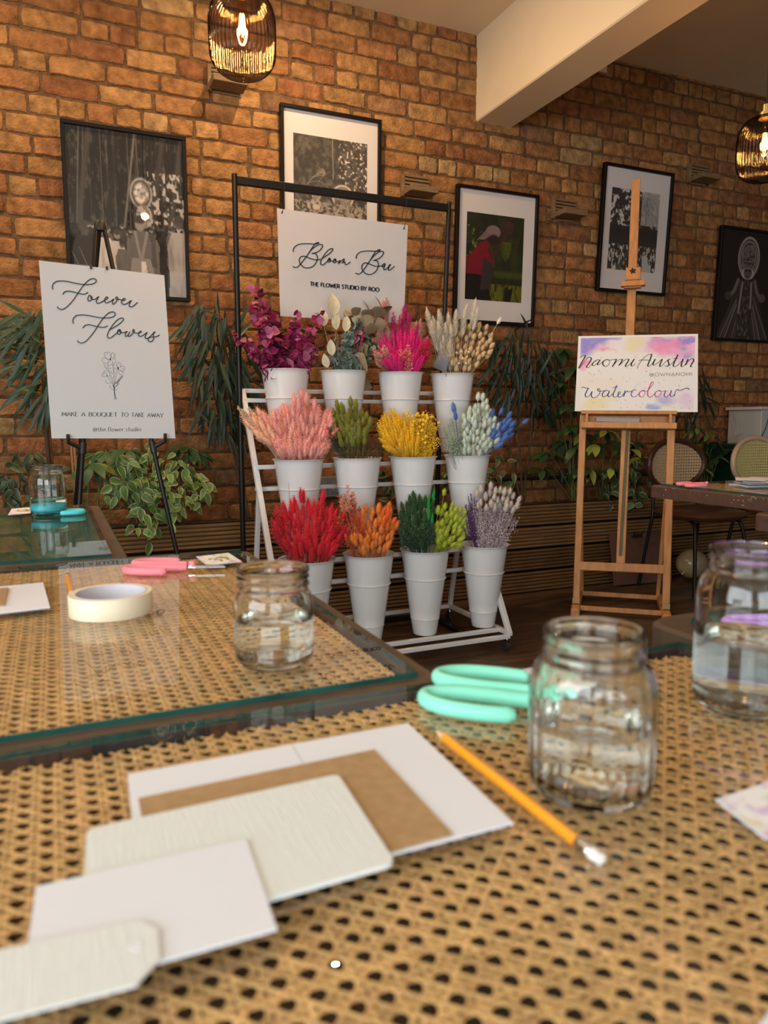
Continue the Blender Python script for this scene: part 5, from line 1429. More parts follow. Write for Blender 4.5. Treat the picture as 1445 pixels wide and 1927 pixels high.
mb = MB(); NAVY = (.030, .040, .16); BL = (.045, .10, .32); VIO = (.25, .12, .42); MAG = (.50, .075, .28); PUR = (.26, .06, .34)
WC = [(NAVY, [(82, 122), (105, 112), (135, 122), (160, 122), (145, 155), (127, 195), (137, 222), (168, 215), (205, 160), (195, 195), (205, 226), (240, 230), (278, 200), (296, 160), (288, 132), (272, 132), (272, 152), (300, 160), (345, 150)]),
      (NAVY, [(395, 152), (360, 150), (325, 180), (322, 210), (345, 220), (380, 195), (402, 155), (385, 195), (390, 220), (415, 212), (440, 185)]),
      (BL, [(485, 90), (465, 140), (445, 190), (450, 220), (475, 222), (505, 205)]), (BL, [(440, 118), (470, 110), (497, 108)]), (BL, [(505, 195), (525, 180), (522, 165), (508, 170), (498, 200), (510, 225), (535, 218), (565, 180)]),
      (BL, [(580, 150), (570, 190), (560, 222), (575, 185), (600, 155), (615, 165), (640, 160), (680, 145)]), (VIO, [(708, 150), (690, 140), (662, 155), (648, 185), (655, 215), (685, 222), (720, 200), (745, 175)]),
      (MAG, [(775, 150), (750, 165), (738, 195), (755, 222), (785, 215), (803, 180), (795, 150), (775, 147), (800, 160), (838, 150)]), (MAG, [(835, 150), (870, 110), (898, 70), (895, 52), (878, 60), (855, 110), (835, 165), (838, 210), (860, 225), (890, 205), (925, 180)]),
      (MAG, [(965, 150), (930, 165), (915, 195), (935, 222), (965, 212), (985, 180), (975, 150), (962, 150), (990, 160), (1035, 152)]), (PUR, [(1040, 150), (1025, 185), (1025, 215), (1050, 222), (1085, 190), (1105, 150), (1090, 190), (1095, 215), (1120, 215), (1138, 190)]),
      (NAVY, [(1135, 215), (1145, 175), (1165, 140), (1200, 150), (1240, 135), (1275, 122), (1310, 138)])]
for c, s in WC: mb.col = c; P, ws = wvar(s, (1080, 710), 6.021, .0022, .7); ribbon(mb, P, ws, won, en, .0003)
part('coloured_lettering', mb, M_PRINT, t)
# ------------------------------------------------------------------ dried flowers
M_PETAL = mat('dried_petals', attr='tone', rough=.75, spec=.15, sheen=.25, noise=.10, nscale=120)
M_LEAFY = mat('preserved_leaves', attr='tone', rough=.5, spec=.3, noise=.12, nscale=60)
def jitc(rr, c, k=.14): q = 1 + rr.uniform(-k, k); return tuple(max(0, v * q * (1 + rr.uniform(-.04, .04))) for v in c)
def spikes(mb, rr, pts, n, l, w, col, up=.6):
    """fine hairs: thin slivers leaving the surface points"""
    for i in range(n):
        p, nr = pts[rr.randrange(len(pts))]
        d = (nr + Vector((0, 0, up)) + Vector((rr.uniform(-.3, .3), rr.uniform(-.3, .3), rr.uniform(-.3, .3)))).normalized()
        s = d.orthogonal().normalized() * w; L = l * rr.uniform(.6, 1.2)
        mb.add([p - s, p + s, p + d * L], [(0, 1, 2)], jitc(rr, col, .2))
def stem(mb, L, col, r=.0009, rr=None):
    mb.col = col; mb.tube([(0, 0, -L), (.003 if rr is None else rr.uniform(-.006, .006), 0, -L * .5), (0, 0, 0)], r, 4, cap=False); mb.col = None
def head(length, rad, col, seed, hairs=60, hl=.005, stemc=None, L=.19, bend=.0, fat=.86, rough_=.14):
    rr = random.Random(seed); mb = MB(); stem(mb, L, stemc or tuple(v * .8 for v in col), .0010, rr)
    rings, seg = 9, 9; pts = []; vs = []; cs = []
    for i in range(rings + 1):
        q = i / rings; r = rad * (math.sin(PI * (q * .97 + .015) ** fat) ** .62 if 0 < q < 1 else 0.10)
        off = bend * length * q * q
        for k in range(seg):
            a = 2 * PI * k / seg; rj = r * (1 + rr.uniform(-rough_, rough_)); n = Vector((math.cos(a), math.sin(a), 0))
            p = Vector((off, 0, length * q)) + n * rj; vs.append(p); pts.append((p, n))
    fs = [(i * seg + k, i * seg + (k + 1) % seg, (i + 1) * seg + (k + 1) % seg, (i + 1) * seg + k) for i in range(rings) for k in range(seg)] + [tuple(rings * seg + k for k in range(seg))]
    n0 = len(mb.v); mb.add(vs, fs); mb.c[n0:] = [jitc(rr, col, .10) for _ in vs]
    spikes(mb, rr, pts, int(hairs * 1.3), hl * 1.45, .00065, tuple(min(1, v * 1.15) for v in col))
    return mb.mesh('flower_head', M_PETAL, smooth=True)
def plume(length, rad, col, seed, n=230, L=.17):
    rr = random.Random(seed); mb = MB(); stem(mb, L, tuple(v * .8 for v in col), .0011)
    bx = rr.uniform(-.2, .2) * length
    for i in range(n):
        q = rr.random(); z = length * q; c = Vector((bx * q * q, 0, z)); a = rr.uniform(0, 2 * PI); w = rad * (math.sin(PI * min(1, q * .92 + .08)) ** .6)
        d = Vector((math.cos(a), math.sin(a), 0)); tip = c + d * w * rr.uniform(.6, 1.15) + Vector((0, 0, length * rr.uniform(.08, .2)))
        s = d.cross(Vector((0, 0, 1))) * .0011; m_ = (c + tip) / 2 + d * w * .15
        cc = jitc(rr, col, .12); mb.add([c, m_ - s, m_ + s, tip], [(0, 1, 3, 2)], cc)
    return mb.mesh('plume_head', M_PETAL, smooth=True)
def sprig(length, col, seed, n=46, lw=.0026, ll=.011, L=.16, spread=.016, leafcol=None):
    """thin branching sprig with tiny pointed buds"""
    rr = random.Random(seed); mb = MB(); stem(mb, L, tuple(v * .7 for v in col), .0009)
    mb.col = tuple(v * .7 for v in col); mb.tube([(0, 0, 0), (0, 0, length)], .0006, 4, cap=False); mb.col = None
    for i in range(n):
        q = rr.random(); a = rr.uniform(0, 2 * PI); c = Vector((0, 0, length * q)); d = Vector((math.cos(a), math.sin(a), rr.uniform(.5, 1.4))).normalized()
        p = c + d * spread * (1.05 - q * .7) * rr.uniform(.5, 1.2); s = d.orthogonal().normalized() * lw; e = p + d * ll
        t_ = d.cross(s).normalized() * lw; cc = jitc(rr, col, .18); m_ = (p + e) / 2
        mb.add([c, m_ - s, m_ + s, m_ + t_, e], [(0, 1, 4, 2), (0, 3, 4)], cc)
    return mb.mesh('sprig_head', M_PETAL, smooth=True)
def leaf_blade(mb, base, d, nrm, L, W, col, fold=.25, seg=5, curl=0.0, round_=1.0, edge=None):
    """leaf from base along d; nrm up; vertex colours, optional pale margin"""
    d = Vector(d).normalized(); nrm = Vector(nrm); s = d.cross(nrm)
    s = s.normalized() if s.length > 1e-5 else d.orthogonal().normalized(); u = s.cross(d).normalized()
    vs = []; cs = []; base = Vector(base)
    for i in range(seg + 1):
        q = i / seg; w = W * math.sin(PI * min(1, q ** round_ * .96 + .03)) ** .8
        c = base + d * (L * q) - u * (curl * L * q * q)
        up = u * (fold * w)
        if edge:
            vs += [c - s * w + up, c - s * w * .62 + up * .62, c, c + s * w * .62 + up * .62, c + s * w + up]; cs += [edge, col, col, col, edge]
        else: vs += [c - s * w + up, c, c + s * w + up]; cs += [col, tuple(v * .88 for v in col), col]
    m_ = 5 if edge else 3
    fs = [(i * m_ + k, i * m_ + k + 1, (i + 1) * m_ + k + 1, (i + 1) * m_ + k) for i in range(seg) for k in range(m_ - 1)]
    n0 = len(mb.v); mb.add(vs, fs); mb.c[n0:] = cs
def euca(length, col, seed, pairs=11, lw=.014, L=.14, stemc=None, col2=None):
    rr = random.Random(seed); mb = MB(); bx, by = rr.uniform(-.25, .25), rr.uniform(-.2, .2)
    C = lambda q: Vector((bx * length * q * q, by * length * q * q, length * q))
    mb.col = stemc or tuple(v * .6 for v in col); mb.tube([(0, 0, -L)] + [C(q / 6) for q in range(7)], [.0014, .0014, .0013, .0012, .001, .0009, .0007, .0005], 5, cap=False); mb.col = None
    for i in range(pairs):
        q = .04 + .96 * i / (pairs - 1); a0 = i * 1.57 + rr.uniform(-.3, .3)
        for s in (0, PI):
            a = a0 + s; d = Vector((math.cos(a), math.sin(a), rr.uniform(.1, .9))); w = lw * (1.08 - .55 * q) * rr.uniform(.75, 1.15)
            c = jitc(rr, col if (col2 is None or rr.random() < .7) else col2, .25)
            d = (d + Vector((0, 0, rr.uniform(-.6, .3)))).normalized(); nr = Vector((rr.gauss(0, 1), rr.gauss(0, 1), rr.gauss(.4, .8)))
            leaf_blade(mb, C(q), d, nr, w * 2.0, w, c, fold=rr.uniform(.1, .5), seg=6, curl=rr.uniform(-.25, .3), round_=.75)
    return mb.mesh('branch', M_LEAFY, smooth=True)

FL = {}
def protos(key, fn, n=4):
    if key not in FL: FL[key] = [fn(i) for i in range(n)]
    return FL[key]
def inpoly(x, y, P):
    c = False
    for (x1, y1), (x2, y2) in zip(P, P[1:] + P[:1]):
        if (y1 > y) != (y2 > y) and x < (x2 - x1) * (y - y1) / (y2 - y1) + x1: c = not c
    return c
def put(name, me, p, d, rr, label, group, cat='dried flower', sc=1.0, face=False):
    o = bpy.data.objects.new(name, me); COL.objects.link(o); WLOC[o.name] = Vector(p)
    q = Vector(d).to_track_quat('Z', 'Y'); o.rotation_mode = 'QUATERNION'
    from mathutils import Quaternion
    if face:                                            # broad side towards the room
        zz = Vector(d).normalized(); y_ = Vector((.3, 1, 0)); y_ = (y_ - zz * y_.dot(zz)).normalized(); x_ = y_.cross(zz)
        q = Matrix((x_, y_, zz)).transposed().to_quaternion(); o.rotation_quaternion = q @ Quaternion((0, 0, 1), rr.uniform(-.5, .5))
    else: o.rotation_quaternion = q @ Quaternion((0, 0, 1), rr.uniform(0, 2 * PI))
    o.location = p; o.scale = (sc, sc, sc)
    return tag(o, label, cat, group)
def bunch(bk, poly, n, meshes, length, name, label, group, seed, depth=(-.075, .055), drop=.15, jitter=.022, pull=.35, mind=0, sc=(.85, 1.15)):
    bx, by, zr = bk; rr = random.Random(seed); ys = [p[1] for p in poly]; y0, y1 = min(ys), max(ys); xs = [p[0] for p in poly]; done = []; tries = 0
    while len(done) < n and tries < 6000:
        tries += 1; x, y = rr.uniform(min(xs), max(xs)), rr.uniform(y0, y1)
        if not inpoly(x, y, poly): continue
        md = mind * max(.25, 1 - tries / 3000)
        if md and any((x - a) ** 2 + (y - b) ** 2 < md * md for a, b in done): continue
        t_ = (y - y0) / (y1 - y0 + 1e-6); Y = by + depth[1] + (depth[0] - depth[1]) * t_ + rr.uniform(-jitter, jitter)
        p = at_y(x, y, Y); B = Vector((bx + (p.x - bx) * pull * .5, by + (p.y - by) * pull * .5, zr - drop)); d = (p - B).normalized()
        s = rr.uniform(*sc); lo = (p - d * (length * s * .5)).z
        if lo < zr - .004: p = p + Vector((0, 0, zr - .004 - lo)); d = (p - B).normalized()
        q = B + d * ((zr - B.z) / max(d.z, .05)); hr = math.hypot(q.x - bx, q.y - by)
        if hr > .090 or d.z < .3:                        # the stem has to leave through the mouth of the bucket
            h0 = math.hypot(p.x - bx, p.y - by) + 1e-6; k_ = min(.088, h0) / h0
            c_ = Vector((bx + (p.x - bx) * k_, by + (p.y - by) * k_, zr + .001))
            if (p - c_).length < .03: p = c_ + Vector((0, 0, .03))
            d = (p - c_).normalized()
            if d.z < .3: d = Vector((d.x, d.y, .3)).normalized(); p = c_ + d * max((p - c_).length, length * .5)
        put(name, meshes[rr.randrange(len(meshes))], p - d * (length * s * .5), d, rr, label, group, sc=s); done.append((x, y))
def fan(bk, poly, n, col, name, label, seed, dots=9, dot=.0022, stemc=None, tall=.10, depth=(-.075, .05), spread=.018):
    """uncountable fine bloom: many hair-thin stems, each with a cloud of tiny florets; one object"""
    bx, by, zr = bk; rr = random.Random(seed); mb = MB(); ys = [p[1] for p in poly]; xs = [p[0] for p in poly]; k = 0
    while k < n:
        x, y = rr.uniform(min(xs), max(xs)), rr.uniform(min(ys), max(ys))
        if not inpoly(x, y, poly): continue
        k += 1; t_ = (y - min(ys)) / (max(ys) - min(ys)); p = at_y(x, y, by + depth[1] + (depth[0] - depth[1]) * t_ + rr.uniform(-.02, .02))
        B = Vector((bx + (p.x - bx) * .3, by + (p.y - by) * .3, zr - .12)); d = (p - B).normalized()
        mb.col = jitc(rr, stemc or tuple(v * .75 for v in col), .2); mb.tube([B, p], .0006, 3, cap=False); mb.col = None
        for i in range(dots):
            q = p + Vector((rr.gauss(0, spread * .5), rr.gauss(0, spread * .5), rr.uniform(-spread, spread * .8))); r = dot * rr.uniform(.6, 1.2)
            mb.add([q + Vector((r, 0, 0)), q + Vector((0, r, 0)), q - Vector((r, 0, 0)), q - Vector((0, r, 0)), q + Vector((0, 0, r)), q - Vector((0, 0, r))],
                   [(0, 1, 4), (1, 2, 4), (2, 3, 4), (3, 0, 4), (1, 0, 5), (2, 1, 5), (3, 2, 5), (0, 3, 5)], jitc(rr, col, .25))
            if i % 3 == 0:
                mb.add([q, q + Vector((.0005, 0, 0)), p - d * spread * 1.6], [(0, 1, 2)], stemc or col)
    return solo(name, mb, M_PETAL, label, 'dried flower', kind='stuff')
def low(bk, px0, px1, py, n, meshes, length, name, label, group, seed):
    """short stems filling the front of the bucket just above its rim"""
    bunch(bk, [(px0, py - 34), (px1, py - 34), (px1, py - 12), (px0, py - 12)], n, meshes, length, name, label, group, seed, depth=(-.088, -.07), jitter=.006, mind=6, sc=(.75, 1.0))

# colours (what the stems are dyed)
C_RED, C_ROSE = (.62, .012, .030), (.66, .05, .09)
C_ORG, C_CORAL = (.72, .22, .035), (.66, .11, .03)
C_DKG, C_LIME, C_EMR = (.022, .075, .022), (.36, .46, .035), (.01, .30, .04)
C_GREY, C_LILAC, C_PURP = (.52, .47, .43), (.56, .50, .56), (.13, .04, .20)
C_PINK, C_PEACH = (.80, .38, .33), (.76, .45, .30)
C_OLIVE, C_BROWN = (.17, .18, .018), (.10, .062, .020)
C_YEL = (.80, .50, .012)
C_MINT, C_BLUE, C_SAGE = (.56, .66, .58), (.07, .16, .46), (.36, .46, .36)
C_MAG, C_EUP = (.27, .022, .085), (.48, .13, .23)
C_HOT, C_PALE = (.75, .014, .22), (.76, .46, .42)
C_CREAM, C_BEIGE = (.82, .75, .62), (.58, .42, .22)

# ---- bottom tier
b = BK[0][0]
bunch(b, [(520, 958), (560, 948), (610, 955), (648, 975), (640, 1030), (620, 1050), (545, 1050), (520, 1010)], 84, protos('red', lambda i: head(.060, 0.0074, C_RED, 100 + i, 190, .0065)), .060, 'grass_spike', 'red dyed grass spike in the bottom left bucket', 'red grass spikes', 1, mind=9)
bunch(b, [(512, 985), (535, 955), (550, 990), (545, 1030), (518, 1020)], 14, protos('redw', lambda i: sprig(.075, C_RED, 110 + i, 60, .0022, .010, spread=.008)), .075, 'wheat_ear', 'red wheat like ear at the left of the bottom left bucket', 'red wheat ears', 2, mind=7)
bunch(b, [(622, 965), (662, 985), (655, 1005), (625, 1035)], 12, protos('redw', None), .075, 'wheat_ear', 'red wheat like ear leaning right out of the bottom left bucket', 'red wheat ears leaning right', 3, mind=7)
bunch(b, [(563, 935), (575, 930), (575, 960), (560, 960)], 2, protos('red', None), .052, 'grass_spike', 'tall red grass spike rising above the bottom left bucket', 'tall red grass spikes', 4)
bunch(b, [(598, 925), (612, 925), (612, 945), (598, 945)], 1, protos('red', None), .052, 'grass_spike', 'single tall red grass spike above the right of the bottom left bucket', None, 5)
b = BK[0][1]
bunch(b, [(675, 965), (700, 950), (735, 955), (746, 990), (735, 1030), (680, 1042), (660, 1000)], 48, protos('org', lambda i: head(.045, 0.0095, C_ORG, 120 + i, 144, .005)), .045, 'bunny_tail', 'orange bunny tail grass in the second bottom bucket', 'orange bunny tails', 6, mind=9)
bunch(b, [(636, 960), (660, 945), (680, 960), (690, 1010), (665, 1040), (650, 1020)], 22, protos('coral', lambda i: sprig(.085, C_CORAL, 130 + i, 60, .0022, .011)), .085, 'coral_sprig', 'orange red leafy sprig at the left of the second bottom bucket', 'coral sprigs', 7, mind=7)
bunch(b, [(640, 930), (668, 920), (672, 950), (645, 955)], 5, protos('coralp', lambda i: sprig(.06, (.70, .30, .16), 135 + i, 34, .002, .008)), .06, 'coral_sprig', 'pale coral sprig standing high left of the orange bunny tails', 'pale coral sprigs', 8, mind=8)
bunch(b, [(718, 945), (745, 950), (745, 985), (722, 985)], 5, protos('org2', lambda i: head(.04, 0.0073, (.70, .11, .02), 138 + i, 153, .004)), .04, 'bunny_tail', 'deep orange bunny tail at the upper right of the second bottom bucket', 'deep orange bunny tails', 9, mind=9)
b = BK[0][2]
bunch(b, [(752, 955), (775, 935), (800, 935), (815, 955), (815, 1010), (800, 1032), (765, 1030), (752, 1000)], 40, protos('dkg', lambda i: head(.05, 0.0095, C_DKG, 140 + i, 176, .006)), .05, 'grass_tail', 'dark green grass tail in the third bottom bucket', 'dark green grass tails', 10, mind=8)
bunch(b, [(757, 985), (790, 985), (800, 1030), (765, 1032)], 12, protos('dksp', lambda i: sprig(.08, (.03, .10, .035), 145 + i, 70, .0026, .013)), .08, 'green_sprig', 'dark green leafy sprig low in the third bottom bucket', 'dark green sprigs', 11, mind=6)
bunch(b, [(772, 925), (786, 922), (786, 945), (772, 945)], 2, protos('dkg', None), .05, 'grass_tail', 'tall dark green grass tail above the third bottom bucket', 'tall dark green grass tails', 12)
bunch(b, [(803, 938), (816, 930), (818, 985), (806, 985)], 4, protos('emr', lambda i: head(.06, 0.0056, C_EMR, 150 + i, 96, .005)), .06, 'grass_spike', 'bright emerald grass spike between the dark green and lime tails', 'emerald grass spikes', 13)
bunch(b, [(822, 960), (850, 948), (878, 960), (876, 1000), (862, 1030), (822, 1030), (820, 990)], 40, protos('lime', lambda i: head(.036, 0.0091, C_LIME, 155 + i, 144, .0045)), .036, 'bunny_tail', 'lime green bunny tail in the third bottom bucket', 'lime bunny tails', 14, mind=8)
bunch(b, [(828, 928), (836, 926), (836, 938), (828, 940)], 1, protos('lime', None), .036, 'bunny_tail', 'single tall lime bunny tail above the lime cluster', None, 15)
b = BK[0][3]
fan(b, [(893, 960), (935, 945), (972, 950), (972, 985), (950, 1024), (900, 1026)], 150, C_LILAC, 'lilac_filler_blooms', 'fine pale lilac filler blooms in the bottom right bucket', 16, 10, .0024, (.40, .32, .40))
bunch(b, [(895, 925), (920, 910), (950, 920), (980, 935), (975, 960), (900, 955)], 26, protos('grey', lambda i: head(.036, 0.0086, C_GREY, 160 + i, 144, .0045)), .036, 'bunny_tail', 'pale grey bunny tail rising from the bottom right bucket', 'grey bunny tails', 17, depth=(0, .07), mind=8)
bunch(b, [(876, 960), (888, 945), (898, 950), (898, 1015), (878, 1018)], 20, protos('purp', lambda i: sprig(.085, C_PURP, 165 + i, 80, .0016, .005, spread=.005)), .085, 'lavender_spike', 'dark purple lavender spike at the left of the bottom right bucket', 'purple lavender spikes', 18, mind=4)

low(BK[0][0], 535, 628, 1050, 16, FL['red'], .060, 'grass_spike', 'short red grass spike at the front rim of the bottom left bucket', 'short red grass spikes', 61)
low(BK[0][1], 655, 735, 1042, 14, FL['org'], .045, 'bunny_tail', 'short orange bunny tail at the front rim of the second bottom bucket', 'short orange bunny tails', 62)
low(BK[0][2], 760, 815, 1034, 12, FL['dksp'], .08, 'green_sprig', 'short dark green sprig at the front rim of the third bottom bucket', 'short dark green sprigs', 63)
low(BK[0][2], 818, 842, 1032, 6, FL['lime'], .036, 'bunny_tail', 'short lime bunny tail at the front rim of the third bottom bucket', 'short lime bunny tails', 64)
# ---- middle tier
b = BK[1][0]  # pink and peach tails here are bunny tail grass with longer heads
bunch(b, [(500, 790), (540, 765), (580, 760), (622, 785), (632, 820), (610, 855), (540, 862), (510, 840)], 100, protos('pink', lambda i: head(.056, 0.0083, C_PINK, 170 + i, 230, .0085, bend=.06), 5), .056, 'grass_tail', 'pink bunny tail grass in the middle left bucket', 'pink bunny tails', 20, mind=8)
bunch(b, [(458, 790), (490, 775), (515, 790), (515, 835), (495, 830), (470, 810)], 22, protos('peach', lambda i: head(.055, 0.0094, C_PEACH, 176 + i, 176, .007, bend=.1)), .055, 'grass_tail', 'peach bunny tail leaning left out of the middle left bucket', 'peach bunny tails leaning left', 21, mind=8, pull=.1)
bunch(b, [(452, 775), (478, 780), (478, 808), (455, 800)], 5, protos('peachs', lambda i: sprig(.07, (.78, .58, .38), 180 + i, 60, .0018, .006, spread=.008)), .07, 'grass_sprig', 'cream grass sprig at the far left of the pink bunch', 'cream grass sprigs', 22, pull=.1, mind=6)
bunch(b, [(555, 735), (590, 738), (595, 765), (550, 765)], 5, protos('pink', None), .044, 'grass_tail', 'tall pink bunny tail above the middle left bucket', 'tall pink bunny tails', 23, mind=10)
bunch(b, [(605, 790), (636, 795), (634, 815), (610, 820)], 9, protos('pinkd', lambda i: head(.016, 0.0052, (.72, .20, .19), 185 + i, 102, .003)), .016, 'strawflower_bud', 'small coral pink bud at the right of the pink bunch', 'coral pink buds', 24, pull=.1, mind=5)
b = BK[1][1]
bunch(b, [(625, 775), (650, 765), (690, 775), (700, 800), (690, 830), (640, 835), (625, 810)], 36, protos('olive', lambda i: head(.044, 0.0094, C_OLIVE, 190 + i, 144, .005)), .044, 'bunny_tail', 'olive green bunny tail in the second middle bucket', 'olive bunny tails', 25, mind=9)
bunch(b, [(624, 756), (640, 752), (672, 752), (672, 770), (625, 772)], 4, protos('olive', None), .044, 'bunny_tail', 'tall olive bunny tail above the second middle bucket', 'tall olive bunny tails', 26, mind=10)
fan(b, [(640, 838), (680, 828), (728, 822), (722, 845), (705, 858), (642, 860)], 130, C_BROWN, 'brown_filler_blooms', 'fine dark brown dried filler blooms low in the second middle bucket', 27, 8, .0022, (.06, .045, .018))
bunch(b, [(622, 800), (640, 805), (640, 855), (626, 845)], 10, protos('olivd', lambda i: sprig(.075, (.055, .06, .018), 195 + i, 60, .0022, .010)), .075, 'dark_sprig', 'dark olive leafy sprig at the left of the second middle bucket', 'dark olive sprigs', 28, mind=5)
b = BK[1][2]
bunch(b, [(716, 800), (735, 780), (760, 790), (785, 800), (790, 850), (740, 858), (722, 835)], 84, protos('yel', lambda i: head(.070, 0.0049, C_YEL, 200 + i, 176, .007, fat=.8)), .070, 'grass_spike', 'yellow bristly grass spike in the third middle bucket', 'yellow grass spikes', 29, mind=5)
fan(b, [(780, 790), (800, 775), (820, 790), (824, 830), (812, 858), (786, 858)], 110, C_YEL, 'yellow_filler_blooms', 'tiny yellow filler blooms at the right of the third middle bucket', 30, 9, .0028, (.62, .38, .02))
bunch(b, [(765, 778), (790, 772), (806, 785), (800, 835), (785, 830)], 22, protos('yelb', lambda i: head(.014, 0.0059, (.84, .58, .03), 205 + i, 76, .002)), .014, 'strawflower_bud', 'round yellow dried bud in the third middle bucket', 'yellow buds', 31, mind=6, depth=(-.09, .02))
bunch(b, [(742, 768), (752, 770), (826, 790), (826, 800), (822, 778)], 5, protos('yelb', None), .014, 'strawflower_bud', 'stray yellow bud standing above the yellow bunch', 'stray yellow buds', 32, mind=10)
b = BK[1][3]
fan(b, [(834, 800), (850, 786), (866, 800), (880, 830), (872, 854), (840, 854)], 130, C_SAGE, 'sage_filler_blooms', 'fine pale sage green filler blooms at the left of the right middle bucket', 33, 9, .0022, (.24, .32, .22))
bunch(b, [(868, 785), (890, 762), (920, 765), (940, 800), (935, 840), (905, 855), (872, 850)], 56, protos('mint', lambda i: head(.036, 0.0086, C_MINT, 210 + i, 144, .0045), 5), .036, 'bunny_tail', 'pale mint bunny tail in the right middle bucket', 'mint bunny tails', 34, mind=8)
bunch(b, [(895, 745), (920, 748), (922, 770), (892, 770)], 6, protos('mint', None), .036, 'bunny_tail', 'tall pale mint bunny tail above the right middle bucket', 'tall mint bunny tails', 35, mind=8)
bunch(b, [(925, 775), (955, 765), (972, 795), (965, 810), (945, 845), (930, 840)], 20, protos('blue', lambda i: head(.044, 0.0089, C_BLUE, 216 + i, 144, .005)), .044, 'bunny_tail', 'cornflower blue bunny tail at the right of the mint bunch', 'blue bunny tails', 36, mind=7, pull=.1)
bunch(b, [(848, 765), (862, 770), (862, 785), (850, 782)], 2, protos('blue', None), .044, 'bunny_tail', 'blue bunny tail standing left above the mint bunch', 'blue bunny tails on the left', 37, mind=6)
bunch(b, [(982, 788), (990, 790), (992, 800), (984, 798)], 1, protos('blue', None), .044, 'bunny_tail', 'single stray blue bunny tail farthest right of the stand', None, 38, pull=.0)

low(BK[1][0], 518, 612, 866, 20, FL['pink'], .056, 'grass_tail', 'short pink bunny tail at the front rim of the middle left bucket', 'short pink bunny tails', 65)
low(BK[1][2], 728, 790, 862, 14, FL['yel'], .070, 'grass_spike', 'short yellow grass spike at the front rim of the third middle bucket', 'short yellow grass spikes', 66)
low(BK[1][3], 872, 915, 857, 8, FL['mint'], .036, 'bunny_tail', 'short mint bunny tail at the front rim of the right middle bucket', 'short mint bunny tails', 67)
# ---- top tier
b = BK[2][0]
def euca_at(bk, tops, meshes, length, name, label, group, seed, Yo=(-.09, .06), drop=.05):
    rr = random.Random(seed); bx, by, zr = bk
    for x, y in tops:
        Y = by + rr.uniform(*Yo); p = at_y(x, y, Y); B = Vector((bx + (p.x - bx) * .25, by + (Y - by) * .5, zr - drop)); d = p - B
        put(name, meshes[rr.randrange(len(meshes))], B, d, rr, label, group, sc=d.length / length)
mg = protos('eup', lambda i: euca(.22, C_MAG, 220 + i, 19, .0205, col2=C_EUP), 5)
euca_at(b, [(522, 540), (508, 575), (472, 578), (458, 618), (470, 645), (490, 600), (540, 590), (560, 612), (582, 585), (600, 625), (606, 660), (575, 650), (520, 620), (545, 640), (485, 660), (500, 640), (590, 668), (530, 600), (555, 660), (515, 660)], mg, .22, 'eucalyptus_branch', 'purple preserved eucalyptus branch in the top left bucket', 'purple eucalyptus branches', 40)
b = BK[2][1]
gr = protos('eug', lambda i: euca(.2, (.14, .185, .145), 230 + i, 16, .0215, col2=(.25, .31, .27)), 4)
euca_at(b, [(640, 612), (660, 620), (625, 640), (652, 650), (690, 655), (705, 640), (670, 660), (635, 665), (618, 655), (680, 625), (648, 630), (665, 640), (690, 672), (640, 680), (660, 672), (708, 660), (625, 670), (672, 605)], gr, .2, 'eucalyptus_branch', 'grey green eucalyptus branch in the second top bucket', 'grey green eucalyptus branches', 41)
br_ = protos('eub', lambda i: euca(.2, (.23, .165, .095), 236 + i, 9, .027, col2=(.30, .23, .14)), 3)
euca_at(b, [(682, 580), (705, 575), (698, 605), (672, 592)], br_, .2, 'brown_leaf_branch', 'brown dried leaf branch at the right of the second top bucket', 'brown leaf branches', 42, Yo=(-.03, .05))
rr = random.Random(6)
def dry_leaf(i):
    r2 = random.Random(250 + i); mb = MB(); mb.col = (.35, .30, .2); mb.tube([(0, 0, -.16), (0, 0, 0)], .0013, 5, cap=False); mb.col = None
    leaf_blade(mb, (0, 0, 0), (.1, 0, 1), (0, -1, .2), .075, .0215, (.62, .55, .38), fold=.55, seg=8, curl=.15, round_=.9); return mb.mesh('leaf', M_LEAFY, smooth=True)
lf = protos('dry', dry_leaf, 3)
for (x, y), sc in (((625, 575), 1.25), ((606, 598), 1.0), ((632, 605), .95), ((650, 610), .9), ((622, 655), .9), ((612, 680), .8)):
    p = at_y(x, y, b[1] - .03); B = Vector((b[0], b[1], b[2] - .16)); d = (p - B).normalized()
    put('dried_leaf', lf[rr.randrange(3)], p - d * .035 * sc, d, rr, 'curled cream dried leaf in the second top bucket', 'cream dried leaves', sc=sc, face=True)
bunch(b, [(668, 612), (678, 608), (682, 640), (668, 645)], 5, protos('pkp', lambda i: plume(.05, .008, C_HOT, 255 + i, 90, .12)), .05, 'grass_plume', 'hot pink plume showing among the grey green eucalyptus', 'hot pink plumes among eucalyptus', 43)
b = BK[2][2]
bunch(b, [(708, 580), (735, 570), (742, 620), (735, 670), (708, 670)], 20, protos('pale', lambda i: plume(.085, .022, (.74, .40, .36), 260 + i, 420, .14)), .085, 'grass_plume', 'pale pink feathery plume at the left of the third top bucket', 'pale pink plumes', 44, depth=(-.02, .07), mind=5)
bunch(b, [(738, 600), (765, 588), (780, 600), (782, 630), (740, 640)], 14, protos('magp', lambda i: plume(.085, .017, (.62, .012, .20), 265 + i, 200, .14)), .085, 'grass_plume', 'tall magenta plume at the back of the third top bucket', 'magenta plumes', 45, depth=(.0, .05), mind=5)
bunch(b, [(718, 650), (740, 632), (782, 632), (797, 655), (794, 698), (722, 698)], 84, protos('hot', lambda i: head(.075, 0.0054, C_HOT, 270 + i, 192, .007, fat=.8)), .075, 'grass_spike', 'hot pink bristly grass spike in the third top bucket', 'hot pink grass spikes', 46, depth=(-.09, .0), mind=5)
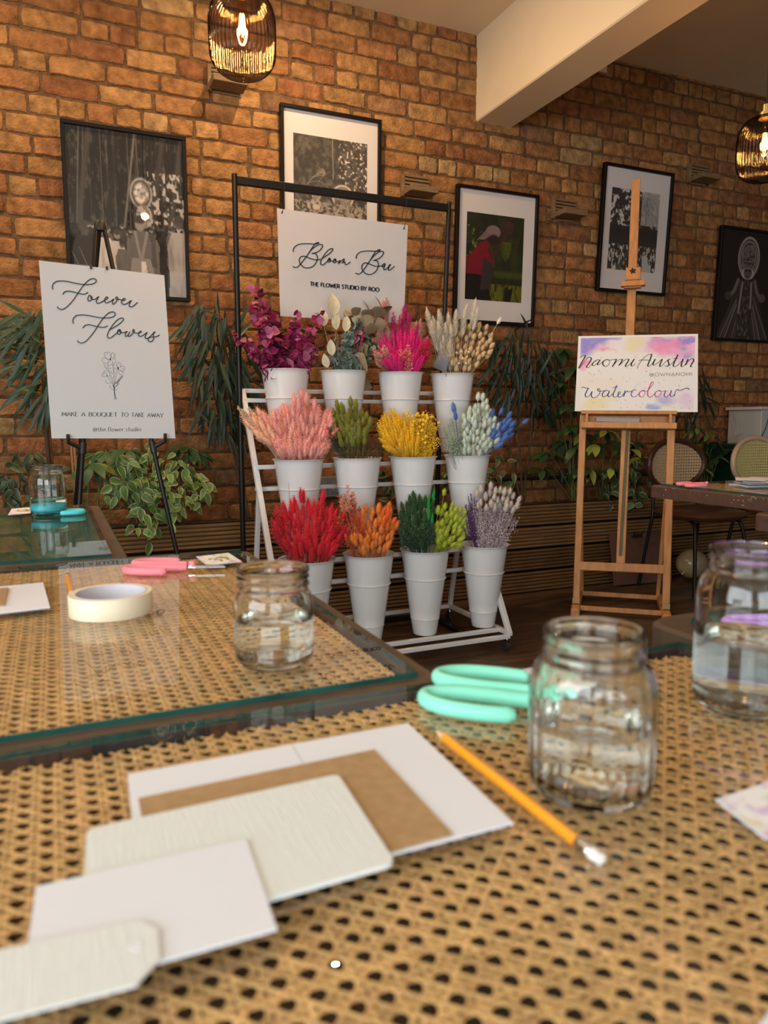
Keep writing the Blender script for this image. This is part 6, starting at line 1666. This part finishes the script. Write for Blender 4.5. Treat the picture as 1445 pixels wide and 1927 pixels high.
bunch(b, [(778, 605), (792, 608), (800, 650), (795, 690), (782, 670)], 9, protos('dusty', lambda i: plume(.085, .021, (.66, .36, .29), 275 + i, 230, .14)), .085, 'grass_plume', 'dusty pink plume at the right of the third top bucket', 'dusty pink plumes', 47, depth=(-.03, .05), mind=6)
bunch(b, [(755, 665), (775, 660), (775, 692), (755, 694)], 6, protos('corals', lambda i: sprig(.06, (.80, .22, .18), 280 + i, 40, .0026, .011)), .06, 'coral_sprig', 'coral leafy sprig low at the front of the third top bucket', 'coral sprigs of the pink bucket', 48, depth=(-.10, -.07), mind=5)
bunch(b, [(785, 665), (806, 650), (806, 680), (795, 694), (782, 690)], 10, protos('reds', lambda i: sprig(.065, (.62, .02, .07), 285 + i, 46, .0026, .010)), .065, 'red_sprig', 'crimson leafy sprig at the right of the third top bucket', 'crimson sprigs', 49, depth=(-.09, -.03), mind=5)
bunch(b, [(710, 665), (725, 660), (728, 692), (712, 690)], 6, protos('pale', None), .085, 'grass_plume', 'pale pink plume low at the left front of the third top bucket', 'low pale pink plumes', 50, depth=(-.08, -.04), mind=5)
b = BK[2][3]
pm = protos('pam', lambda i: plume(.115, .0215, C_CREAM, 290 + i, 520, .14))
bunch(b, [(806, 605), (818, 595), (905, 588), (900, 620), (880, 615), (830, 640), (815, 640)], 11, pm, .115, 'pampas_plume', 'tall cream pampas plume in the right top bucket', 'cream pampas plumes', 51, depth=(-.03, .06), mind=13)
bunch(b, [(820, 640), (850, 630), (855, 670), (830, 685)], 8, pm, .115, 'pampas_plume', 'short cream pampas plume in the front of the right top bucket', 'short cream pampas plumes', 52, depth=(-.06, -.02), mind=9)
bunch(b, [(865, 625), (885, 612), (915, 612), (930, 630), (925, 660), (905, 690), (860, 695), (845, 670)], 42, protos('bei', lambda i: head(.034, 0.0095, C_BEIGE, 300 + i, 96, .003), 5), .034, 'bunny_tail', 'beige bunny tail in the right top bucket', 'beige bunny tails', 53, mind=8)
bunch(b, [(933, 603), (940, 602), (940, 612), (934, 612)], 1, protos('wht', lambda i: head(.042, 0.0073, (.78, .74, .66), 306 + i, 153, .003), 1), .042, 'bunny_tail', 'single white bunny tail highest at the right of the top right bucket', None, 54, pull=.1)
bunch(b, [(858, 655), (880, 655), (890, 690), (862, 694)], 7, protos('pop', lambda i: head(.012, 0.0059, (.70, .60, .45), 310 + i, 25, .001)), .012, 'seed_pod', 'small pale round seed pod in the right top bucket', 'pale seed pods', 55, depth=(-.10, -.06), mind=9)
low(BK[2][2], 718, 790, 706, 14, FL['hot'], .075, 'grass_spike', 'short hot pink grass spike at the front rim of the third top bucket', 'short hot pink grass spikes', 68)
low(BK[2][3], 848, 888, 710, 7, FL['bei'], .034, 'bunny_tail', 'short beige bunny tail at the front rim of the right top bucket', 'short beige bunny tails', 69)
# silver palm spear
mb = MB(); p0 = at_y(838, 701, b[1] - .082); nfold = 13
mb.col = (.40, .42, .46); mb.tube([Vector((b[0], b[1], b[2] - .12)), p0], .0014, 6)
for k in range(nfold):
    a0, a1 = math.radians(158 - 86 * k / nfold), math.radians(158 - 86 * (k + 1) / nfold); am = (a0 + a1) / 2; L = .082 * (1 - .25 * abs(k / (nfold - 1) - .45))
    P_ = lambda a, r, d: p0 + Vector((math.cos(a) * r, d, math.sin(a) * r))
    mb.add([p0, P_(a0 * .75 + am * .25, L * .72, .009), P_(am, L * 1.12, -.009), P_(a1 * .75 + am * .25, L * .72, .009)], [(0, 2, 1), (0, 3, 2)], (.50, .52, .57))
solo('palm_spear', mb, mat('silver_leaf', attr='tone', rough=.4, metal=.3), 'silver painted palm fan at the front left of the right top bucket', 'dried flower')
# ------------------------------------------------------------------ plants in the planter
M_LEAF = mat('plant_leaf', attr='tone', rough=.42, spec=.45, noise=.12, nscale=40)
M_STEM = mat('woody_stem', (.10, .065, .035), rough=.85, noise=.3, nscale=30)
M_GSTEM = mat('green_stem', (.16, .19, .05), rough=.6, noise=.2, nscale=30)
ZS = PLANTER_Z - .06
def rootpt(px, py, Y=3.62): p = at_y(px, py, Y); return Vector((p.x, Y, ZS))
def weeping(label, root, tops, poly, n, seed, col=(.030, .060, .036), L=(.11, .19), W=.0095, Y=(3.46, 3.64), ctr=None):
    """long narrow drooping leaves"""
    rr = random.Random(seed); t = thing('weeping_fig', label, 'plant', root, None)
    mb = MB()
    for tp in tops:
        p = at_y(*tp, 3.60); mid = (root + p) / 2 + Vector((rr.uniform(-.03, .03), rr.uniform(-.02, .02), 0)); mb.tube(crom([root + Vector((rr.uniform(-.02, .02), 0, 0)), mid, p], 5), .007, 6)
    xs = [p[0] for p in poly]; ys = [p[1] for p in poly]; cx_ = ctr or sum(xs) / len(xs); k = 0; fo = MB()
    while k < n:
        x, y = rr.uniform(min(xs), max(xs)), rr.uniform(min(ys), max(ys))
        if not inpoly(x, y, poly): continue
        k += 1; Yb = rr.uniform(*Y); p = at_y(x, y, Yb); side = (x - cx_) / (max(xs) - min(xs)) * 1.5
        up = rr.random() < .12
        d = Vector((side * rr.uniform(.4, 1.1) + rr.uniform(-.25, .25), rr.uniform(-.35, .15), rr.uniform(-1.1, -.45) if not up else rr.uniform(-.2, .4)))
        l = rr.uniform(*L); q = p + d.normalized() * l
        if q.y > 3.66: d.y = -abs(d.y)
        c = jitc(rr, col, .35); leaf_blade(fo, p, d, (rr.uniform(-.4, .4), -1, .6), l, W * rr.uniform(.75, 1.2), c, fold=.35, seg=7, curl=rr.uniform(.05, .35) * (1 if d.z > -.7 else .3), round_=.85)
        if rr.random() < .25:
            mb.tube([p, p + Vector((-side * .05, .01, -.03))], .002, 4)
    part('stem', mb, M_STEM, t, smooth=True); part('foliage', fo, M_LEAF, t, smooth=True); return t
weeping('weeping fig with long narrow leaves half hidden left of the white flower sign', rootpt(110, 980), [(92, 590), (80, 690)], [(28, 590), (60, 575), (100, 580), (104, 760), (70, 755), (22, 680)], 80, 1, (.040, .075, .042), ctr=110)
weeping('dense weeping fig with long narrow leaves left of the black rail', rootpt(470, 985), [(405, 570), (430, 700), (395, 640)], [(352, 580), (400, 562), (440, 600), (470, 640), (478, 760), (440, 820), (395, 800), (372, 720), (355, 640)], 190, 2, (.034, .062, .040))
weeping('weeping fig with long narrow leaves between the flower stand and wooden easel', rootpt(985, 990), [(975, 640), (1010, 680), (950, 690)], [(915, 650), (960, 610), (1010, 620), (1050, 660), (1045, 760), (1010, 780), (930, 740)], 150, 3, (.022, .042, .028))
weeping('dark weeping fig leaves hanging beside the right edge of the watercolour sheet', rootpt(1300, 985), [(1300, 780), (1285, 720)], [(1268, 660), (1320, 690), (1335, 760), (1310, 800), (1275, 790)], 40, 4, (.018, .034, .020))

def small_leaf(name, label, root, tops, poly, n, seed, col, edge, L=(.045, .070), W=.0185, Y=(3.38, 3.60), stemm=None, spread=.8):
    rr = random.Random(seed); t = thing(name, label, 'plant', root, None); mb = MB(); fo = MB()
    for tp in tops:
        p = at_y(tp[0], tp[1], tp[2]); mid = (root + p) / 2 + Vector((0, 0, abs(p.x - root.x) * .4)); mb.tube(crom([root, mid, p], 6), .0035, 5)
    xs = [p[0] for p in poly]; ys = [p[1] for p in poly]; k = 0
    while k < n:
        x, y = rr.uniform(min(xs), max(xs)), rr.uniform(min(ys), max(ys))
        if not inpoly(x, y, poly): continue
        k += 1; p = at_y(x, y, rr.uniform(*Y)); d = Vector((rr.uniform(-spread, spread), rr.uniform(-.7, .3), rr.uniform(-1.2, .1))); l = rr.uniform(*L)
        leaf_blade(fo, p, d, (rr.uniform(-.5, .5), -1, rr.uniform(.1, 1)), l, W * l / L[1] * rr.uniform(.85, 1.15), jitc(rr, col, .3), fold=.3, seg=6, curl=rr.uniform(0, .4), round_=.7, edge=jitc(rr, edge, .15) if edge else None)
        if rr.random() < .35: mb.tube([p, p - d.normalized() * .05 + Vector((0, .02, .02))], .0013, 4)
    part('stem', mb, stemm or M_STEM, t, smooth=True); part('foliage', fo, M_LEAF, t, smooth=True)
GRN, CRM = (.105, .20, .040), (.46, .48, .27)
small_leaf('variegated_fig', 'bright variegated fig spilling over the planter below the white flower sign', rootpt(265, 990), [(230, 870, 3.5), (300, 850, 3.5), (380, 920, 3.45), (290, 1000, 3.42), (200, 930, 3.5)],
           [(215, 850), (265, 838), (330, 850), (370, 890), (405, 915), (385, 950), (340, 960), (330, 985), (300, 1000), (285, 1040), (268, 1005), (245, 985), (255, 930), (200, 945), (195, 900)], 230, 10, GRN, CRM)
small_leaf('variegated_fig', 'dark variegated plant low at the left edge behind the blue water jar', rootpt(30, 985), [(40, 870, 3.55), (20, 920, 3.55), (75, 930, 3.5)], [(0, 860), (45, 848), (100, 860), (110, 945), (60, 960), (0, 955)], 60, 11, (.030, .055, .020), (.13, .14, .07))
small_leaf('variegated_fig', 'variegated leaves between the flower stand buckets and the wall', rootpt(800, 990), [(720, 900, 3.55), (935, 890, 3.5), (965, 930, 3.45), (730, 940, 3.5)], [(690, 880), (740, 885), (930, 850), (960, 870), (985, 950), (950, 960), (915, 900), (800, 920), (760, 960), (690, 950)], 80, 12, (.06, .105, .035), (.30, .32, .17))
small_leaf('variegated_fig', 'pale edged variegated plant low behind the wooden easel mast', rootpt(1190, 985), [(1200, 880, 3.5), (1230, 930, 3.42), (1150, 930, 3.5)], [(1160, 880), (1195, 865), (1220, 890), (1240, 945), (1200, 955), (1150, 950), (1130, 920)], 90, 13, (.045, .085, .028), (.26, .29, .16))

def umbrella(label, root, heads, seed, col=(.030, .070, .022), var=None, L=(.075, .115), W=.024):
    """rosettes of drooping leaflets on stalks"""
    rr = random.Random(seed); t = thing('umbrella_plant', label, 'plant', root, None); mb = MB(); fo = MB()
    spine = {}
    for x, y in heads:
        Y = rr.uniform(3.46, 3.66); c = at_y(x, y, Y); b = root + Vector((rr.uniform(-.04, .04), 0, 0)); mid = b + (c - b) * .6 + Vector((0, .02, .04)); mb.tube(crom([b, mid, c], 5), .0028, 5)
        n = rr.choice((6, 7, 8)); a0 = rr.uniform(0, 6.28)
        for k in range(n):
            a = a0 + 2 * PI * k / n; d = Vector((math.cos(a), math.sin(a) * .75 - .25, rr.uniform(-.75, -.05))); l = rr.uniform(*L)
            if (c + d.normalized() * l).y > 3.68: d.y = -.1
            cc = jitc(rr, col, .3)
            if var and rr.random() < .35: cc = jitc(rr, var, .2)
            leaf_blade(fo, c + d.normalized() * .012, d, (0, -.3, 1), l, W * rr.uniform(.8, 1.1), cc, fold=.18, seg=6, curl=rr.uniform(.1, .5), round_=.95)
    part('stem', mb, M_GSTEM, t, smooth=True); part('foliage', fo, M_LEAF, t, smooth=True)
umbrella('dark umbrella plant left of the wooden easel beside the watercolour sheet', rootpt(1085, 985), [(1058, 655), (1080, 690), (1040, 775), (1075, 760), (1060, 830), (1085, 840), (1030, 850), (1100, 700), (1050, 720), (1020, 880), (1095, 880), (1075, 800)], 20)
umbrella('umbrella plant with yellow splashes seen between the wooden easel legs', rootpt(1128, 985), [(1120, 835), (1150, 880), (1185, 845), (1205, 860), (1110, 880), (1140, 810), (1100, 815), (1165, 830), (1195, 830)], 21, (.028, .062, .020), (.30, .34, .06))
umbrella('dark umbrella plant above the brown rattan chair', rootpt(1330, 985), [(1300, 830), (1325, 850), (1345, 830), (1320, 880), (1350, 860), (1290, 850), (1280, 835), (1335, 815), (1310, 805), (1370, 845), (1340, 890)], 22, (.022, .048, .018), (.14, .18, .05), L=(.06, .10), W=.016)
umbrella('umbrella plant leaves peeping out below the white flower sign', rootpt(170, 985), [(185, 852), (172, 870), (200, 848), (365, 850), (350, 840), (240, 845)], 23, (.050, .11, .045), (.22, .28, .07), L=(.08, .12))
# bare upright stems
t = thing('bamboo_canes', 'two thin bare canes standing behind the left leg of the black easel', 'cane', rootpt(150, 990))
for a, b in (((133, 832), (146, 985)), ((139, 835), (152, 985))):
    mb = MB(); mb.tube([at_y(*a, 3.62), Vector((at_y(*b, 3.62).x, 3.62, ZS))], .005, 7); part('cane', mb, mat('cane_stick', (.30, .19, .09), rough=.7), t, smooth=True)
# ------------------------------------------------------------------ chairs at the right
M_DKWOOD = mat('dark_bentwood', (.055, .022, .012), rough=.35, noise=.2, nscale=8)
M_LTWOOD = mat('light_bentwood', (.56, .39, .25), rough=.45, noise=.1, nscale=8)
M_BRLEATH = mat('brown_leather', (.085, .036, .018), rough=.38, noise=.15, nscale=40, bump=.1, bscale=120)
M_TNLEATH = mat('tan_leather', (.20, .085, .025), rough=.4, noise=.15, nscale=40)
M_CANEA = mat('chair_cane', (.50, .34, .19), rough=.5, noise=.15, nscale=120)
M_CANEB = mat('yellow_cane', (.60, .50, .20), rough=.5, noise=.15, nscale=120)
def chair(label, x0, yb, yf, wood, cane_, leath, cz=.722, w=.432, h=.285):
    cx_ = x0 + w / 2; t = thing('cane_back_chair', label, 'chair', (cx_, (yb + yf) / 2, 0), 'cane backed bistro chairs')
    yr = yb + .012
    pts = [(cx_ + w / 2 * math.cos(a), yr + .03 * math.cos(a) ** 2 * -1, cz + h / 2 * math.sin(a)) for a in [2 * PI * i / 44 for i in range(44)]]
    mb = MB(); mb.tube(pts, .0165, 10, closed=True); part('back_frame', mb, wood, t, smooth=True)
    mb = MB(); p = .0178; rw, rh = w / 2 - .012, h / 2 - .012
    yc = lambda x: yr - .03 * ((x - cx_) / (w / 2)) ** 2
    for i in range(-14, 15):
        x = i * p
        if abs(x) < rw:
            z = rh * math.sqrt(1 - (x / rw) ** 2); mb.box((cx_ + x - .0056, yc(cx_ + x) - .0012, cz - z), (cx_ + x + .0056, yc(cx_ + x) + .0012, cz + z))
        z = i * p
        if abs(z) < rh:
            xx = rw * math.sqrt(1 - (z / rh) ** 2); N = 10
            q = [(cx_ - xx + 2 * xx * k / N) for k in range(N + 1)]
            vs = [(a, yc(a) - .002, cz + z + s * .0056) for a in q for s in (-1, 1)]
            mb.add(vs, [(2 * k, 2 * k + 2, 2 * k + 3, 2 * k + 1) for k in range(N)])
    part('cane_back', mb, cane_, t)
    ys = (yb + yf) / 2 - .01; mb = MB()
    prof = [(.001, .425), (.19, .425), (.225, .437), (.235, .455), (.225, .472), (.18, .482), (.001, .486)]
    mb.lathe(prof, 40, (cx_, ys, 0), sq=lambda a, r, z: 1 / max(abs(math.cos(a)) ** 3 + abs(math.sin(a)) ** 3, .2) ** .33 * .96); part('seat', mb, leath, t, smooth=50)
    for sx in (-1, 1):
        mb = MB(); mb.tube(crom([(cx_ + sx * .16, yf + .10, .425), (cx_ + sx * .175, yf + .055, .405), (cx_ + sx * .19, yf + .03, .30), (cx_ + sx * .215, yf - .005, .004)], 4), .0105, 10); part('leg', mb, M_BLACKMETAL, t, smooth=50)
        mb = MB(); mb.tube(crom([(cx_ + sx * .215, yb + .03, .004), (cx_ + sx * .195, yb - .01, .30), (cx_ + sx * .185, yb - .03, .43), (cx_ + sx * .17, yb - .012, .52), (cx_ + sx * .15, yr - .012, cz - h / 2 + .06)], 5), .0105, 10); part('leg', mb, M_BLACKMETAL, t, smooth=50)
yb = 3.33
l1 = at_y(1216, 900, yb).x; l2 = at_y(1373, 900, yb).x
chair('dark wood cane back chair with brown seat behind the easel leg', l1, yb, 2.94, M_DKWOOD, M_CANEA, M_BRLEATH)
chair('pale wood cane back chair at the right edge before the cabinet', l2, yb, 2.94, M_LTWOOD, M_CANEB, M_TNLEATH, cz=.730)

# ------------------------------------------------------------------ clipboard, balloon, cabinet, counter
q = [at_y(1147, 1005, 3.455), at_y(1262, 1001, 3.455), at_y(1264, 1093, 3.37), at_y(1156, 1102, 3.37)]
dz = q[3].z; 
t = thing('drawing_board', 'brown drawing board leaning on the planter behind the wooden easel', 'board', (q[2] + q[3]) / 2)
n = (q[1] - q[0]).cross(q[3] - q[0]).normalized(); n = n if n.y < 0 else -n
part('board', board_mesh(q, .006, n), mat('hardboard', (.13, .062, .042), rough=.6, noise=.1, nscale=10), t)
c = at_y(1197, 1010, 3.44)
mb = MB(); mb.frame_box(c + n * .006 + Vector((0, 0, .006)), (.040, 0, 0), n * .006, Vector((0, 0, .012)), .003); mb.tube([c + n * .010 + Vector((-.03, 0, .016)), c + n * .03 + Vector((-.035, 0, .03))], .004, 8); mb.tube([c + n * .010 + Vector((.03, 0, .016)), c + n * .03 + Vector((.035, 0, .03))], .004, 8)
part('bulldog_clip', mb, mat('tarnished_chrome', (.22, .20, .17), rough=.25, metal=1.0), t, smooth=40)
c = at_y(1302, 1061, 3.30); r = .090; c.z = max(c.z, r * 1.02)
t = thing('balloon', 'cream balloon lying on the floor behind the chair leg', 'balloon', (c.x, c.y, 0))
mb = MB(); mb.ball(c, r, 32, 20, (1.06, 1, 1)); part('balloon_skin', mb, mat('cream_latex', (.34, .27, .15), rough=.14, spec=.6, subsurface=.3), t, smooth=True)
kx = c + Vector((-r * .98, -.02, -r * .52)); mb = MB(); mb.tube([c + Vector((-r * .90, -.02, -r * .45)), kx, kx + Vector((-.012, 0, -.006))], [.012, .004, .008], 8); part('knot', mb, MATS['cream_latex'], t, smooth=True)

p = at_y(1397, 837, 3.41); cx0 = p.x; cz1 = p.z
mb = MB(); mb.box((cx0, 3.41, PLANTER_Z + .0005), (cx0 + .95, 3.72, cz1), .004); t = thing('green_box', 'dark green box standing on the planter behind the pale cane chair', 'box', (cx0 + .45, 3.56, PLANTER_Z)); part('box_body', mb, mat('dark_green_paint', (.004, .032, .020), rough=.4), t)
p0 = at_y(1434, 763, 3.44); p1 = at_y(1429, 771, 3.44)
t = thing('white_cabinet', 'white cabinet with a black cable standing on the dark green box', 'cabinet', (p0.x + .25, 3.57, cz1))
mb = MB(); mb.box((p0.x, 3.44, cz1 + .0005), (p0.x + .5, 3.70, p1.z), .003); part('cabinet_body', mb, mat('grey_white_paint', (.42, .42, .40), rough=.5), t)
mb = MB(); mb.box((p1.x, 3.43, p1.z), (p0.x + .51, 3.71, p1.z + .02), .003); part('cabinet_top', mb, mat('off_white_top', (.55, .50, .48), rough=.5), t)
b_ = at_y(1434, 833, 3.435); mb = MB(); mb.tube(crom([at_y(1449, 775, 3.435), at_y(1441, 805, 3.435), at_y(1434, 820, 3.435), (b_.x, 3.435, cz1 + .003)], 5), .0028, 6); part('cable', mb, M_BLACKPL, t, smooth=True)
